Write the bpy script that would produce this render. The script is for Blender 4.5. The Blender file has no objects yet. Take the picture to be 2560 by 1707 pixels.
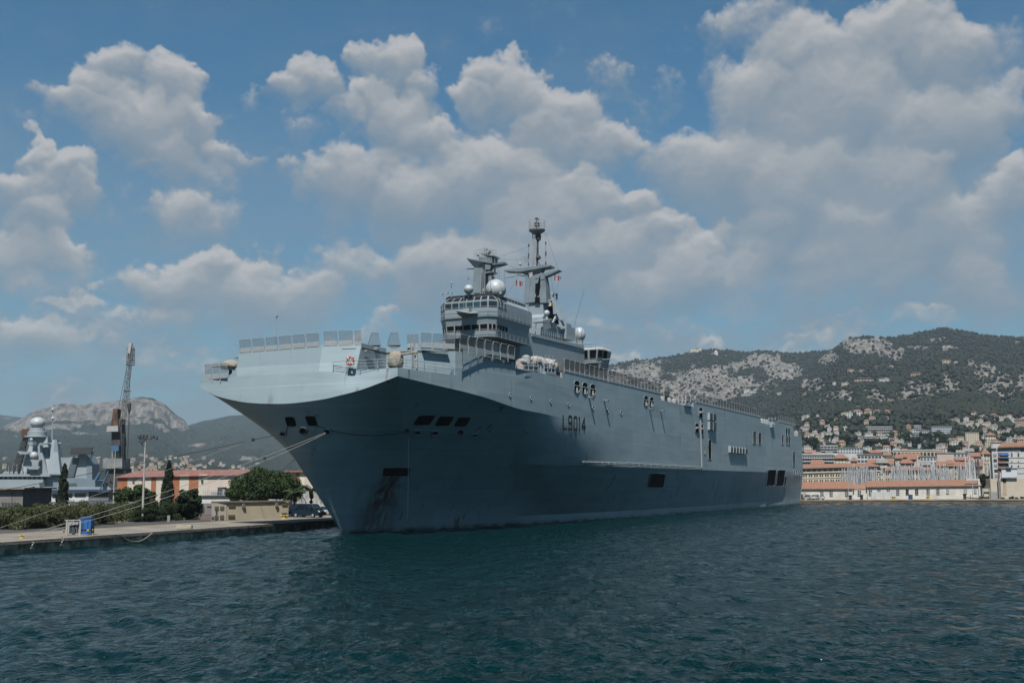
import bpy, bmesh, math, random
import numpy as np
from mathutils import Vector, Matrix
from mathutils.bvhtree import BVHTree
R = math.radians
rnd = random.Random(11)
scene = bpy.context.scene
COL = scene.collection
# ------------------------------------------------------------------ camera
F_PX, PITCH, ROLL, AZ, CAMH = 2800.0, .1263, -.0035, R(24.847), 5.86
_cp, _sp, _cr, _sr = math.cos(PITCH), math.sin(PITCH), math.cos(ROLL), math.sin(ROLL)
CAMP = Vector((0, 0, CAMH))
def ray(x, y):
    X, Y = x - 1280, 853.5 - y
    X, Y = X*_cr - Y*_sr, X*_sr + Y*_cr
    return Vector((X, F_PX*_cp - Y*_sp, F_PX*_sp + Y*_cp))
def proj(P):                                   # world point -> photo pixel, used to place rock and forest on the hills
    x, y, z = P[0], P[1], P[2] - CAMH
    u, w = -y*_sp + z*_cp, y*_cp + z*_sp
    X, Y = F_PX*x/w, F_PX*u/w
    return 1280 + X*_cr + Y*_sr, 853.5 - (-X*_sr + Y*_cr)
def G(x, y, z=0.0):
    d = ray(x, y); return CAMP + d*((z - CAMH)/d.z)
def V(x, y, Y):
    d = ray(x, y); return CAMP + d*(Y/d.y)
def azel(x, y):
    d = ray(x, y); return math.degrees(math.atan2(d.x, d.y)), math.degrees(math.atan2(d.z, math.hypot(d.x, d.y)))
AXV, NXV, Z0, C0 = Vector((math.sin(AZ), math.cos(AZ), 0)), Vector((-math.cos(AZ), math.sin(AZ), 0)), 112.0, 76.0
def toS(P): return Vector((AXV.dot(P) - Z0, NXV.dot(P) - C0, P[2]))
def SL(x, y, lat):                             # on a ship plane at a lateral distance
    d = ray(x, y); return toS(CAMP + d*(lat/NXV.dot(d)))
def SZ(x, y, Z):                               # on a ship cross section
    d = ray(x, y); return toS(CAMP + d*(Z/AXV.dot(d)))
def SH(x, y, z): return toS(G(x, y, z))
SHIPM = Matrix.Translation(AXV*Z0 + NXV*C0) @ Matrix.Rotation(math.atan2(AXV.y, AXV.x), 4, 'Z')
SHIPI = SHIPM.inverted()
# ------------------------------------------------------------------ mesh builder
class MB:
    def __init__(s): s.v, s.f, s.m, s.mi = [], [], [], 0
    def add(s, vs, fs):
        o = len(s.v); s.v += [Vector(p) for p in vs]
        for f in fs: s.f.append([i + o for i in f]); s.m.append(s.mi)
        return s
    def box(s, c, size, rz=0.0):
        c = Vector(c); hx, hy, hz = size[0]/2, size[1]/2, size[2]/2
        M = Matrix.Rotation(rz, 3, 'Z')
        vs = [c + M @ Vector((sx*hx, sy*hy, sz*hz)) for sz in (-1, 1) for sx, sy in ((-1, -1), (1, -1), (1, 1), (-1, 1))]
        return s.add(vs, [[3, 2, 1, 0], [4, 5, 6, 7], [0, 1, 5, 4], [1, 2, 6, 5], [2, 3, 7, 6], [3, 0, 4, 7]])
    def bar(s, p, q, w, h=None):
        p, q = Vector(p), Vector(q); d = (q - p).normalized(); h = h or w
        a = d.cross(Vector((0, 0, 1)))
        a = Vector((1, 0, 0)) if a.length < 1e-4 else a.normalized()
        b = a.cross(d)
        vs = [e + a*(i*w/2) + b*(j*h/2) for e in (p, q) for i, j in ((-1, -1), (1, -1), (1, 1), (-1, 1))]
        return s.add(vs, [[3, 2, 1, 0], [4, 5, 6, 7], [0, 1, 5, 4], [1, 2, 6, 5], [2, 3, 7, 6], [3, 0, 4, 7]])
    def tube(s, p, q, r, n=6, r2=None):
        p, q = Vector(p), Vector(q); d = (q - p).normalized(); r2 = r if r2 is None else r2
        a = d.cross(Vector((0, 0, 1)))
        a = Vector((1, 0, 0)) if a.length < 1e-4 else a.normalized()
        b = a.cross(d)
        vs = []
        for e, rr in ((p, r), (q, r2)):
            vs += [e + a*(rr*math.cos(2*math.pi*k/n)) + b*(rr*math.sin(2*math.pi*k/n)) for k in range(n)]
        fs = [[k, (k+1) % n, n + (k+1) % n, n + k] for k in range(n)]
        return s.add(vs, fs + [list(range(n))[::-1], list(range(n, 2*n))])
    def path(s, pts, r, n=5, closed=False):
        pts = [Vector(p) for p in pts]; k = len(pts); vs, fs = [], []
        for i, p in enumerate(pts):
            d = (pts[(i+1) % k] - pts[i-1]) if closed or 0 < i < k-1 else (pts[1] - pts[0] if i == 0 else pts[-1] - pts[-2])
            d.normalize(); a = d.cross(Vector((0, 0, 1)))
            a = Vector((1, 0, 0)) if a.length < 1e-3 else a.normalized()
            b = a.cross(d)
            vs += [p + a*(r*math.cos(2*math.pi*j/n)) + b*(r*math.sin(2*math.pi*j/n)) for j in range(n)]
        for i in range(k if closed else k-1):
            o, q = i*n, ((i+1) % k)*n
            fs += [[o+j, o+(j+1) % n, q+(j+1) % n, q+j] for j in range(n)]
        return s.add(vs, fs)
    def prism(s, poly, d):
        poly = [Vector(p) for p in poly]; d = Vector(d); n = len(poly)
        return s.add(poly + [p + d for p in poly], [list(range(n))[::-1], list(range(n, 2*n))] + [[k, (k+1) % n, n+(k+1) % n, n+k] for k in range(n)])
    def loft(s, rings, cap=True):
        n = len(rings[0]); vs = [Vector(p) for r_ in rings for p in r_]; fs = []
        for i in range(len(rings)-1):
            fs += [[i*n+k, i*n+(k+1) % n, (i+1)*n+(k+1) % n, (i+1)*n+k] for k in range(n)]
        if cap: fs += [list(range(n))[::-1], list(range((len(rings)-1)*n, len(rings)*n))]
        return s.add(vs, fs)
    def lathe(s, c, prof, n=20, sx=1, sy=1):
        c = Vector(c)
        return s.loft([[c + Vector((r_*sx*math.cos(2*math.pi*k/n), r_*sy*math.sin(2*math.pi*k/n), z)) for k in range(n)] for r_, z in prof])
    def sphere(s, c, r, n=20, m=12, sz=1.0, lo=-90):
        return s.lathe(c, [(max(1e-3, r*math.cos(R(lo + (90-lo)*i/m))), r*sz*math.sin(R(lo + (90-lo)*i/m))) for i in range(m+1)], n)
    def build(s, name, mats, parent=None, local=False, origin=None, smooth=False, angle=None, fix=True):
        me = bpy.data.meshes.new(name)
        if parent is not None and not local:
            M = WM[parent.name].inverted(); vs = [M @ p for p in s.v]
        elif origin is not None:
            o = Vector(origin); vs = [p - o for p in s.v]
        else: vs = s.v
        me.from_pydata(vs, [], s.f)
        for m in (mats if isinstance(mats, (list, tuple)) else [mats]): me.materials.append(m)
        if any(s.m): me.polygons.foreach_set('material_index', s.m)
        if fix:
            b = bmesh.new(); b.from_mesh(me); bmesh.ops.recalc_face_normals(b, faces=b.faces); b.to_mesh(me); b.free()
        if smooth: me.shade_smooth()
        if smooth and angle: me.set_sharp_from_angle(angle=R(angle))
        me.update()
        ob = bpy.data.objects.new(name, me); COL.objects.link(ob)
        if parent is not None: ob.parent = parent; WM[ob.name] = WM[parent.name]
        elif origin is not None: ob.location = Vector(origin); WM[ob.name] = Matrix.Translation(Vector(origin))
        else: WM[ob.name] = Matrix.Identity(4)
        return ob
WM = {}
def tag(o, label=None, cat=None, group=None, kind=None):
    if label: o['label'] = label
    if cat: o['category'] = cat
    if group: o['group'] = group
    if kind: o['kind'] = kind
    return o
def thing(name, label, cat, loc=(0, 0, 0), rz=0.0, group=None):
    o = bpy.data.objects.new(name, None); COL.objects.link(o); o.empty_display_size = .5
    o.location = loc; o.rotation_euler = (0, 0, rz)
    WM[o.name] = Matrix.Translation(Vector(loc)) @ Matrix.Rotation(rz, 4, 'Z')
    return tag(o, label, cat, group)
def dup(root, loc, rz=None, label=None, scale=None, group=None):
    r = root.copy(); COL.objects.link(r); r.location = loc
    if rz is not None: r.rotation_euler = (0, 0, rz)
    if scale: r.scale = scale if isinstance(scale, tuple) else (scale,)*3
    if label: r['label'] = label
    if group: r['group'] = group
    for ch in list(root.children):
        c = ch.copy(); COL.objects.link(c); c.parent = r
        for g in ch.children:
            d = g.copy(); COL.objects.link(d); d.parent = c
    return r
# ------------------------------------------------------------------ materials
MC = {}
TONE = .50                                      # the photo is exposed for the sky: paint reads darker
def nt(name):
    m = bpy.data.materials.new(name); m.use_nodes = True; t = m.node_tree
    return m, t, t.nodes['Principled BSDF'], t.nodes.new, t.links.new
def pm(name, c, c2=None, scale=.5, rough=.65, bump=0.0, bscale=4.0, metal=0.0, streak=0.0, streak_c=None, spec=.4, contrast=(.35, .65), stretch=(1, 1, 1)):
    """painted / stone / cloth surface: two tones mixed by noise, optional vertical grime streaks and bump"""
    if name in MC: return MC[name]
    m, t, b, N, L = nt(name)
    c2 = c2 or tuple(x*.82 for x in c)
    c, c2 = tuple(x*TONE for x in c), tuple(x*TONE for x in c2)
    tc = N('ShaderNodeTexCoord'); mp = N('ShaderNodeMapping'); L(tc.outputs['Object'], mp.inputs[0]); mp.inputs['Scale'].default_value = stretch
    no = N('ShaderNodeTexNoise'); no.inputs['Scale'].default_value = scale; no.inputs['Detail'].default_value = 5; L(mp.outputs[0], no.inputs['Vector'])
    rp = N('ShaderNodeMapRange'); rp.inputs['From Min'].default_value, rp.inputs['From Max'].default_value = contrast; L(no.outputs[0], rp.inputs[0])
    mx = N('ShaderNodeMix'); mx.data_type = 'RGBA'; L(rp.outputs[0], mx.inputs[0])
    mx.inputs[6].default_value = (*c, 1); mx.inputs[7].default_value = (*c2, 1); out = mx.outputs[2]
    if streak:
        m2 = N('ShaderNodeMapping'); L(tc.outputs['Object'], m2.inputs[0]); m2.inputs['Scale'].default_value = (1.6, 1.6, .07)
        n2 = N('ShaderNodeTexNoise'); n2.inputs['Scale'].default_value = 1.2; n2.inputs['Detail'].default_value = 6; L(m2.outputs[0], n2.inputs['Vector'])
        r2 = N('ShaderNodeMapRange'); r2.inputs['From Min'].default_value, r2.inputs['From Max'].default_value = .52, .78; r2.inputs['To Max'].default_value = streak; L(n2.outputs[0], r2.inputs[0])
        x2 = N('ShaderNodeMix'); x2.data_type = 'RGBA'; L(r2.outputs[0], x2.inputs[0]); L(out, x2.inputs[6]); x2.inputs[7].default_value = (*(streak_c or (.08, .06, .045)), 1); out = x2.outputs[2]
    L(out, b.inputs['Base Color'])
    b.inputs['Roughness'].default_value = rough; b.inputs['Metallic'].default_value = metal; b.inputs['Specular IOR Level'].default_value = spec
    if bump:
        n3 = N('ShaderNodeTexNoise'); n3.inputs['Scale'].default_value = bscale; n3.inputs['Detail'].default_value = 6; L(tc.outputs['Object'], n3.inputs['Vector'])
        bp = N('ShaderNodeBump'); bp.inputs['Strength'].default_value = bump; bp.inputs['Distance'].default_value = .1; L(n3.outputs[0], bp.inputs['Height']); L(bp.outputs[0], b.inputs['Normal'])
    MC[name] = m; return m
def netmat(name, c, opacity):
    m, t, b, N, L = nt(name); b.inputs['Base Color'].default_value = (*c, 1); b.inputs['Roughness'].default_value = .7
    tr = N('ShaderNodeBsdfTransparent'); mx = N('ShaderNodeMixShader')
    tc = N('ShaderNodeTexCoord'); no = N('ShaderNodeTexNoise'); no.inputs['Scale'].default_value = 3; L(tc.outputs['Object'], no.inputs['Vector'])
    mr = N('ShaderNodeMapRange'); mr.inputs['To Min'].default_value, mr.inputs['To Max'].default_value = opacity*.8, min(1, opacity*1.2); L(no.outputs[0], mr.inputs[0]); L(mr.outputs[0], mx.inputs[0])
    L(tr.outputs[0], mx.inputs[1]); L(b.outputs[0], mx.inputs[2]); L(mx.outputs[0], t.nodes['Material Output'].inputs[0]); return m
# ------------------------------------------------------------------ numpy noise
def _grid(seed, n): return np.random.RandomState(seed).rand(n, n).astype(np.float32)
def vnoise(x, y, seed):
    g = _grid(seed, 256); xi, yi = np.floor(x), np.floor(y); fx, fy = (x-xi).astype(np.float32), (y-yi).astype(np.float32)
    xi, yi = xi.astype(np.int64) & 255, yi.astype(np.int64) & 255; x1, y1 = (xi+1) & 255, (yi+1) & 255
    fx, fy = fx*fx*fx*(fx*(fx*6-15)+10), fy*fy*fy*(fy*(fy*6-15)+10)
    return (g[yi, xi]*(1-fx)+g[yi, x1]*fx)*(1-fy)+(g[y1, xi]*(1-fx)+g[y1, x1]*fx)*fy
def fbm(x, y, seed, octv=6, gain=.5, ridged=False):
    s, a, w = 0, 1.0, 0
    for k in range(octv):
        n = vnoise(x*2**k + 17.3*k, y*2**k + 9.1*k, seed + k)
        if ridged: n = 1 - np.abs(2*n - 1)
        s = s + a*n; w += a; a *= gain
    return s/w
def sst(a, b, x):
    t = np.clip((x-a)/(b-a), 0, 1); return t*t*(3-2*t)
def npmesh(name, co, quads, mats, smooth=True, attrs=None, tris=None):
    me = bpy.data.meshes.new(name); co = np.ascontiguousarray(co, np.float32); me.vertices.add(len(co)); me.vertices.foreach_set('co', co.ravel())
    q = np.ascontiguousarray(quads, np.int32); k = q.shape[1]
    me.loops.add(q.size); me.loops.foreach_set('vertex_index', q.ravel()); me.polygons.add(len(q)); me.polygons.foreach_set('loop_start', np.arange(0, q.size, k, dtype=np.int32))
    for m in (mats if isinstance(mats, (list, tuple)) else [mats]): me.materials.append(m)
    me.update(calc_edges=True); me.validate()
    if smooth: me.shade_smooth()
    for n_, a in (attrs or {}).items():
        at = me.attributes.new(n_, 'FLOAT', 'POINT'); at.data.foreach_set('value', np.ascontiguousarray(a, np.float32).ravel())
    o = bpy.data.objects.new(name, me); COL.objects.link(o); WM[o.name] = Matrix.Identity(4); return o
def gridquads(nr, nc):
    i = np.arange(nr-1)[:, None]*nc + np.arange(nc-1)[None, :]
    return np.stack([i, i+1, i+nc+1, i+nc], -1).reshape(-1, 4)
# ------------------------------------------------------------------ camera object, sun, sky
cam = bpy.data.cameras.new('camera'); cam.sensor_width = 36; cam.lens = F_PX/2560*36; cam.clip_start = .5; cam.clip_end = 40000
camo = bpy.data.objects.new('camera', cam); COL.objects.link(camo); scene.camera = camo
r0, u0, f0 = Vector((1, 0, 0)), Vector((0, -_sp, _cp)), Vector((0, _cp, _sp))
rr, uu = r0*_cr + u0*_sr, u0*_cr - r0*_sr
camo.matrix_world = Matrix(((rr.x, uu.x, -f0.x, 0), (rr.y, uu.y, -f0.y, 0), (rr.z, uu.z, -f0.z, CAMH), (0, 0, 0, 1)))
SUN_AZ, SUN_EL = R(186.5), R(57)
sd = Vector((math.sin(SUN_AZ)*math.cos(SUN_EL), math.cos(SUN_AZ)*math.cos(SUN_EL), math.sin(SUN_EL)))
sl = bpy.data.lights.new('sun', 'SUN'); sl.energy = 5.0; sl.angle = R(.5); sl.color = (1, .95, .88)
so = bpy.data.objects.new('sun', sl); COL.objects.link(so); so.rotation_euler = sd.to_track_quat('Z', 'Y').to_euler()
scene.view_settings.view_transform = 'Standard'; scene.view_settings.look = 'None'; scene.view_settings.exposure = .84; scene.view_settings.gamma = 1
scene.cycles.use_denoising = True; scene.cycles.max_bounces = 6; scene.cycles.transparent_max_bounces = 24; scene.cycles.volume_bounces = 0
scene.cycles.caustics_reflective = False; scene.cycles.caustics_refractive = False
# clouds: puffs (x, y, r, weight) placed by direction; a height field is grown from them with noise, lit from the sun's side
PUFFS = """
290 150 62 1;240 225 85 1;400 205 82 1;130 240 50 .9;90 225 40 .8;440 290 85 1;330 300 105 1;510 365 55 .9;390 370 75 .8;470 420 60 .55;250 300 70 .8;190 260 60 .9;560 385 30 .7
70 350 48 1;40 430 78 1;140 400 70 1;90 500 80 1;170 440 50 .9;140 570 60 .8;30 580 80 .8;180 620 70 .5;60 660 80 .5
825 130 38 .95;905 150 75 1;720 185 62 1;660 205 42 .9;965 205 55 1;850 235 66 1;920 280 80 1;985 320 66 1;780 260 60 .7;590 230 34 .5;690 290 40 .5
800 420 105 .8;700 420 60 .75;900 400 90 .8;1100 430 140 .95;950 470 100 .85;1130 360 55 1;1200 400 80 1;640 400 40 .6
1140 205 72 1;1215 240 88 1;1310 275 86 1;1395 315 62 1;1095 250 55 1;1240 320 78 .9;1440 320 40 .9;1330 350 80 .7;1180 170 40 .9
1130 65 36 .5;1100 55 24 .45;1410 175 50 .55;1520 200 44 .45;1460 230 40 .4;1380 210 40 .4
1850 150 135 .85;1720 60 70 .72;2050 120 130 .85;2190 150 110 .9;1950 300 190 .95;1740 250 110 .85;2160 320 150 .9;1570 370 110 .72;1480 330 50 .55;1700 420 150 .9;1860 480 170 .9;2060 470 160 .9;2280 250 90 .8;1800 30 70 .6;1650 80 50 .55;2130 60 80 .8;2300 120 80 .6;1660 180 60 .6
1455 475 55 1;1500 540 70 1;1590 600 75 1;1560 650 90 .95;1420 600 110 .95;1330 480 100 .95;1230 560 150 .9;1010 640 110 .85;1640 640 60 .85;1300 640 110 .8;1130 640 120 .8;1480 680 90 .8;1700 640 90 .6;1250 430 80 .95;1350 420 60 .9;1640 560 50 .9
500 615 52 .9;440 640 70 .9;600 660 80 .85;330 650 60 .75;700 700 90 .75;420 690 90 .7;270 640 40 .55;560 700 90 .8;420 500 70 .75;370 480 50 .7;500 520 55 .7;330 390 40 .5;800 650 80 .6;880 620 60 .6;380 760 60 .65
80 780 85 .72;20 770 70 .72;250 800 55 .55;140 810 60 .55;330 830 50 .4;200 850 60 .35
2200 560 130 .8;2300 470 90 .8;2340 420 60 .85;2150 420 80 .9;2250 660 110 .55;1900 640 110 .55;2050 620 110 .55;1480 770 40 .5;1510 790 40 .5;1560 770 50 .4;1700 720 80 .4;1870 790 50 .4;760 600 60 .55;1750 560 90 .7;1950 560 120 .7
"""
CW, CH, CA0, CA1, CE0, CE1 = 2200, 1150, -40.0, 40.0, -2.0, 40.0
def clouds():
    az = np.linspace(CA0, CA1, CW, dtype=np.float32)[None, :]*np.ones((CH, 1), np.float32)
    el = np.linspace(CE0, CE1, CH, dtype=np.float32)[:, None]*np.ones((1, CW), np.float32)
    w1, w2 = fbm(az*.33, el*.4, 3, 6, .55) - .5, fbm(az*.33 + 40, el*.4 + 7, 13, 6, .55) - .5
    d1, d2 = fbm(az*1.6, el*1.8, 23, 5, .6) - .5, fbm(az*1.6 + 9, el*1.8 + 4, 33, 5, .6) - .5
    ax, ay = az + 2.4*w1 + .7*d1, el + 2.2*w2 + .7*d2
    T = np.zeros_like(az); Wt = np.zeros_like(az); Rl = np.zeros_like(az); LP = np.zeros_like(az)
    k = 1.0884
    rows = sorted([tuple(float(q) for q in row.split()) for row in PUFFS.replace('\n', ';').split(';') if row.strip()], key=lambda r_: r_[1] - .4*r_[2])
    for x, y, r, w in rows:
        a0, e0 = azel(x*k, y*k); a1, e1 = azel((x+r)*k, y*k); rd = abs(a1 - a0)*1.1
        x0, x1 = [int(np.clip((a0 + q*(rd*1.25+2) - CA0)/(CA1-CA0)*CW, 0, CW)) for q in (-1, 1)]
        y0, y1 = [int(np.clip((e0 + q*(rd*1.25+2) - CE0)/(CE1-CE0)*CH, 0, CH)) for q in (-1, 1)]
        if x1 <= x0 or y1 <= y0: continue
        s = np.s_[y0:y1, x0:x1]
        dx, dy = (ax[s]-a0)/rd, (ay[s]-e0)/rd
        q = np.clip(1 - (dx*dx + dy*dy*1.15), 0, 1); h = np.sqrt(q)*w
        T[s] = (T[s]**4 + (h*(.55+.45*min(1.5, rd/2)))**4)**.25
        f_ = sst(.02, .45, q*w); LP[s] = LP[s]*(1-f_) + f_*np.clip(dy*1.25 + .1, -1, 1); ww = q*q*w*rd; Wt[s] += ww; Rl[s] += ww*np.clip(dy, -1, 1)
    rel = .35*Rl/np.maximum(Wt, 1e-4) + .65*LP
    lo0 = fbm(ax*.24+6, ay*.5, 171, 5, .55); LO = sst(.47, .78, lo0)*sst(18, 10, el)*sst(.5, 3, el)*.44; rel = np.where(LO > T, np.clip((fbm(ax*.24+6, ay*.5+.22, 171, 5, .55) - lo0)*-5 + .25, -.6, .9), rel); T = np.maximum(T, LO)
    n1 = fbm(az*.9, el*1.1, 51, 7, .58); n2 = fbm(az*.35+3, el*.5, 71, 5, .5)
    bil = 1 - np.abs(2*fbm(ax*.85+5, ay*.95, 91, 5, .55) - 1)         # billowy
    D = T*1.3 - .22 + .20*sst(19, 8, el) - 1.0*(n1-.42)*(1.1 - .45*T) - .42*(n2-.5)
    n3 = fbm(az*4.2, el*4.6, 111, 5, .6) - .5
    D = D - .55*n3*np.clip(1.15 - T, .15, 1)
    up = sst(-.5, .6, rel)
    alpha = sst(-.17, 1.14 - .44*up, D)*(.78 + .18*up)
    veil = np.maximum(.88*sst(5.5, .5, el), sst(12, 3, el)*.34) + sst(22, 6, el)*(.06 + .55*sst(.3, .7, fbm(az*.12+8, el*.45, 141, 6, .55))) + .13*sst(.35, .7, fbm(az*.2, el*.5+3, 151, 6, .6))
    veil = np.clip(veil + .10*sst(24, 10, el), 0, .94)
    H = D*.9 + .34*bil + .25*n1
    gy = np.gradient(H, axis=0)*CH/(CE1-CE0); gx = np.gradient(H, axis=1)*CW/(CA1-CA0)
    def blur(a, n):
        c = np.cumsum(np.pad(a, ((n, n), (0, 0)), 'edge'), 0); a = (c[2*n:] - c[:-2*n])/(2*n)
        c = np.cumsum(np.pad(a, ((0, 0), (n, n)), 'edge'), 1); return (c[:, 2*n:] - c[:, :-2*n])/(2*n)
    light = -.16*blur(gy, 4) - .28*blur(gy, 14) + .05*blur(gx, 6)
    thick = blur(np.clip(D, 0, 1.2), 10)
    sh = .58 + .32*rel + light*.66 - .13*sst(.35, 1.1, thick)*(1-np.clip(rel, -1, 1)) + .14*(bil-.6)
    edge = sst(40, 34, np.abs(az))*sst(40, 32, el); sh = np.clip(sh, 0, 1.15)
    tot = 1 - (1-alpha)*(1-veil); sh = (sh*alpha + .2*veil*(1-alpha))/np.maximum(tot, 1e-3); alpha = tot*edge
    im = np.zeros((CH, CW, 4), np.float32); im[..., 0] = sh; im[..., 1] = alpha; im[..., 3] = 1
    img = bpy.data.images.new('cloud_field', CW, CH, alpha=True, float_buffer=True); img.colorspace_settings.name = 'Non-Color'
    img.alpha_mode = 'CHANNEL_PACKED'; img.pixels.foreach_set(im.ravel()); img.update(); img.pack(); return img
w = bpy.data.worlds.new('World'); scene.world = w; w.use_nodes = True; t = w.node_tree; N, L = t.nodes.new, t.links.new
bg = t.nodes['Background']; w.cycles.sampling_method = 'MANUAL'; w.cycles.sample_map_resolution = 512
sky = N('ShaderNodeTexSky'); sky.sky_type = 'NISHITA'; sky.sun_disc = False; sky.sun_elevation = SUN_EL; sky.sun_rotation = SUN_AZ; sky.air_density = 1.0; sky.dust_density = .7; sky.ozone_density = 1.6
tc = N('ShaderNodeTexCoord'); sx = N('ShaderNodeSeparateXYZ'); L(tc.outputs['Generated'], sx.inputs[0])
def mth(op, a, b=None, c=None):
    n = N('ShaderNodeMath'); n.operation = op
    for i, q in enumerate((a, b, c)):
        if q is None: continue
        if isinstance(q, (int, float)): n.inputs[i].default_value = q
        else: L(q, n.inputs[i])
    return n.outputs[0]
azn = mth('ARCTAN2', sx.outputs[0], sx.outputs[1]); eln = mth('ARCSINE', sx.outputs[2])
un = mth('DIVIDE', mth('SUBTRACT', azn, R(CA0)), R(CA1-CA0)); vn = mth('DIVIDE', mth('SUBTRACT', eln, R(CE0)), R(CE1-CE0))
cx = N('ShaderNodeCombineXYZ'); L(un, cx.inputs[0]); L(vn, cx.inputs[1])
it = N('ShaderNodeTexImage'); it.image = clouds(); it.extension = 'CLIP'; it.interpolation = 'Cubic'; L(cx.outputs[0], it.inputs[0])
sc = N('ShaderNodeSeparateColor'); L(it.outputs[0], sc.inputs[0])
rp = N('ShaderNodeValToRGB'); L(sc.outputs[0], rp.inputs[0]); e = rp.color_ramp.elements
e[0].position, e[0].color = .10, (.28, .385, .48, 1); e[1].position, e[1].color = 1.05, (.76, .75, .745, 1)
for p, c in ((.36, (.335, .415, .49)), (.58, (.415, .47, .525)), (.80, (.565, .59, .61))):
    q = e.new(p); q.color = (*c, 1)
SKY_K = .05
sm = N('ShaderNodeMix'); sm.data_type = 'RGBA'; sm.blend_type = 'MULTIPLY'; sm.inputs[0].default_value = 1; L(sky.outputs[0], sm.inputs[6]); sm.inputs[7].default_value = (.39, .80, .915, 1)
cm = N('ShaderNodeMix'); cm.data_type = 'RGBA'; cm.blend_type = 'MULTIPLY'; cm.inputs[0].default_value = 1; L(rp.outputs[0], cm.inputs[6]); cm.inputs[7].default_value = (.385/SKY_K,)*3 + (1,)
fin = N('ShaderNodeMix'); fin.data_type = 'RGBA'; L(mth('MULTIPLY', sc.outputs[1], .93), fin.inputs[0]); L(sm.outputs[2], fin.inputs[6]); L(cm.outputs[2], fin.inputs[7])
L(fin.outputs[2], bg.inputs[0]); bg.inputs[1].default_value = SKY_K
# ------------------------------------------------------------------ water
def water():
    naz = 760; az = np.radians(np.linspace(-52, 52, naz))
    rs = [10.0]
    while rs[-1] < 420:
        r = rs[-1]; rs.append(r + max(.10, min(r*r/9000 + .04, .45 + max(0, r-150)*.0022 + max(0, r-350)*.1)))
    rs = np.array(rs); A, RR = np.meshgrid(az, rs); X, Y = RR*np.sin(A), RR*np.cos(A); Zw = np.zeros_like(X)
    g = np.random.RandomState(5)
    lam = np.exp(np.linspace(np.log(.42), np.log(9), 66))
    # neighbourhood spacing limits which waves the grid can carry
    sp = np.maximum(np.gradient(rs)[:, None]*np.ones((1, naz)), RR*(az[1]-az[0]))
    for l_ in lam:
        th = R(205) + g.randn()*.9; k = 2*np.pi/l_; amp = .0105*l_**.62*(.6+.8*g.rand())/(1 + (l_/4)**2*.7)
        fade = np.clip((l_/sp - 2.2)/2.5, 0, 1)
        ph = k*(X*np.sin(th)+Y*np.cos(th)) + g.rand()*6.28
        s = np.sin(ph); Zw += amp*fade*(s + .25*np.cos(2*ph))
    gust = .55 + .8*fbm(X/16+50, Y/26+50, 7, 3)
    Zw *= gust*(1 + np.clip((RR-90)/200, 0, .8))
    m, t, b, N, L = nt('harbour_water'); geo = N('ShaderNodeNewGeometry')
    b.inputs['Base Color'].default_value = (.0004, .0092, .0100, 1); b.inputs['Roughness'].default_value = .09; b.inputs['IOR'].default_value = 1.33; b.inputs['Specular IOR Level'].default_value = .27; b.inputs['Specular Tint'].default_value = (.30, .88, .95, 1)
    hs = None
    for scl, dist, stretch in ((3.2, .06, (1, .8, 1)), (1.05, .16, (1, .6, 1)), (.33, .28, (1, .45, 1))):
        mp = N('ShaderNodeMapping'); L(geo.outputs['Position'], mp.inputs[0]); mp.inputs['Scale'].default_value = stretch; mp.inputs['Rotation'].default_value = (0, 0, .35)
        no = N('ShaderNodeTexNoise'); no.inputs['Scale'].default_value = scl; no.inputs['Detail'].default_value = 4; no.inputs['Distortion'].default_value = .6; L(mp.outputs[0], no.inputs['Vector'])
        mu = N('ShaderNodeMath'); mu.operation = 'MULTIPLY'; mu.inputs[1].default_value = dist; L(no.outputs[0], mu.inputs[0])
        if hs is None: hs = mu.outputs[0]
        else:
            ad = N('ShaderNodeMath'); L(hs, ad.inputs[0]); L(mu.outputs[0], ad.inputs[1]); hs = ad.outputs[0]
    bp = N('ShaderNodeBump'); bp.inputs['Strength'].default_value = 1.0; bp.inputs['Distance'].default_value = 3.2; L(hs, bp.inputs['Height']); L(bp.outputs[0], b.inputs['Normal'])
    o = npmesh('water', np.stack([X, Y, Zw], -1).reshape(-1, 3), gridquads(len(rs), naz), m); o['kind'] = 'structure'
    return o
water()
sb = MB(); sb.add([(-20000, -20000, -1.2), (20000, -20000, -1.2), (20000, 900, -1.2), (-20000, 900, -1.2)], [[0, 1, 2, 3]])
o = sb.build('seabed', pm('dark_seabed', (.004, .02, .026))); o['kind'] = 'structure'
# ================================================================== the grey assault ship
GREY = pm('navy_grey', (.34, .415, .46), (.30, .37, .415), .35, .5, .05, 3, streak=.22, streak_c=(.16, .17, .17))
GREYP = pm('navy_grey_plain', (.34, .415, .46), (.31, .38, .425), .8, .5)
GREYM = pm('mast_grey_shaded', (.215, .27, .305), (.18, .23, .265), .6, .55, streak=.3, streak_c=(.05, .05, .05))  # ship grey darkened for the masts; their shade is put into the colour
DARKG = pm('dark_grey_deck', (.06, .07, .08), (.045, .055, .06), .6, .8)
WHITEP = pm('white_paint', (.50, .51, .51), (.40, .41, .41), 2, .5, streak=.25)
BLACK = pm('black_recess', (.006, .007, .008), (.012, .012, .013), 3, .9, spec=.03)
GLASS = pm('bridge_glass', (.012, .016, .02), (.02, .027, .032), 1.2, .06, spec=.6)
STEEL = pm('galvanised_steel', (.42, .45, .47), (.34, .37, .39), 4, .5)
TARP = pm('beige_tarpaulin', (.42, .38, .31), (.30, .27, .22), 2.5, .85, .6, 3)
RUST = pm('rust', (.16, .07, .03), (.07, .035, .02), 3, .9, .4, 9)
DRUST = pm('dark_brown_recess', (.03, .018, .012), (.012, .009, .008), 2, .9, spec=.05)
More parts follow.
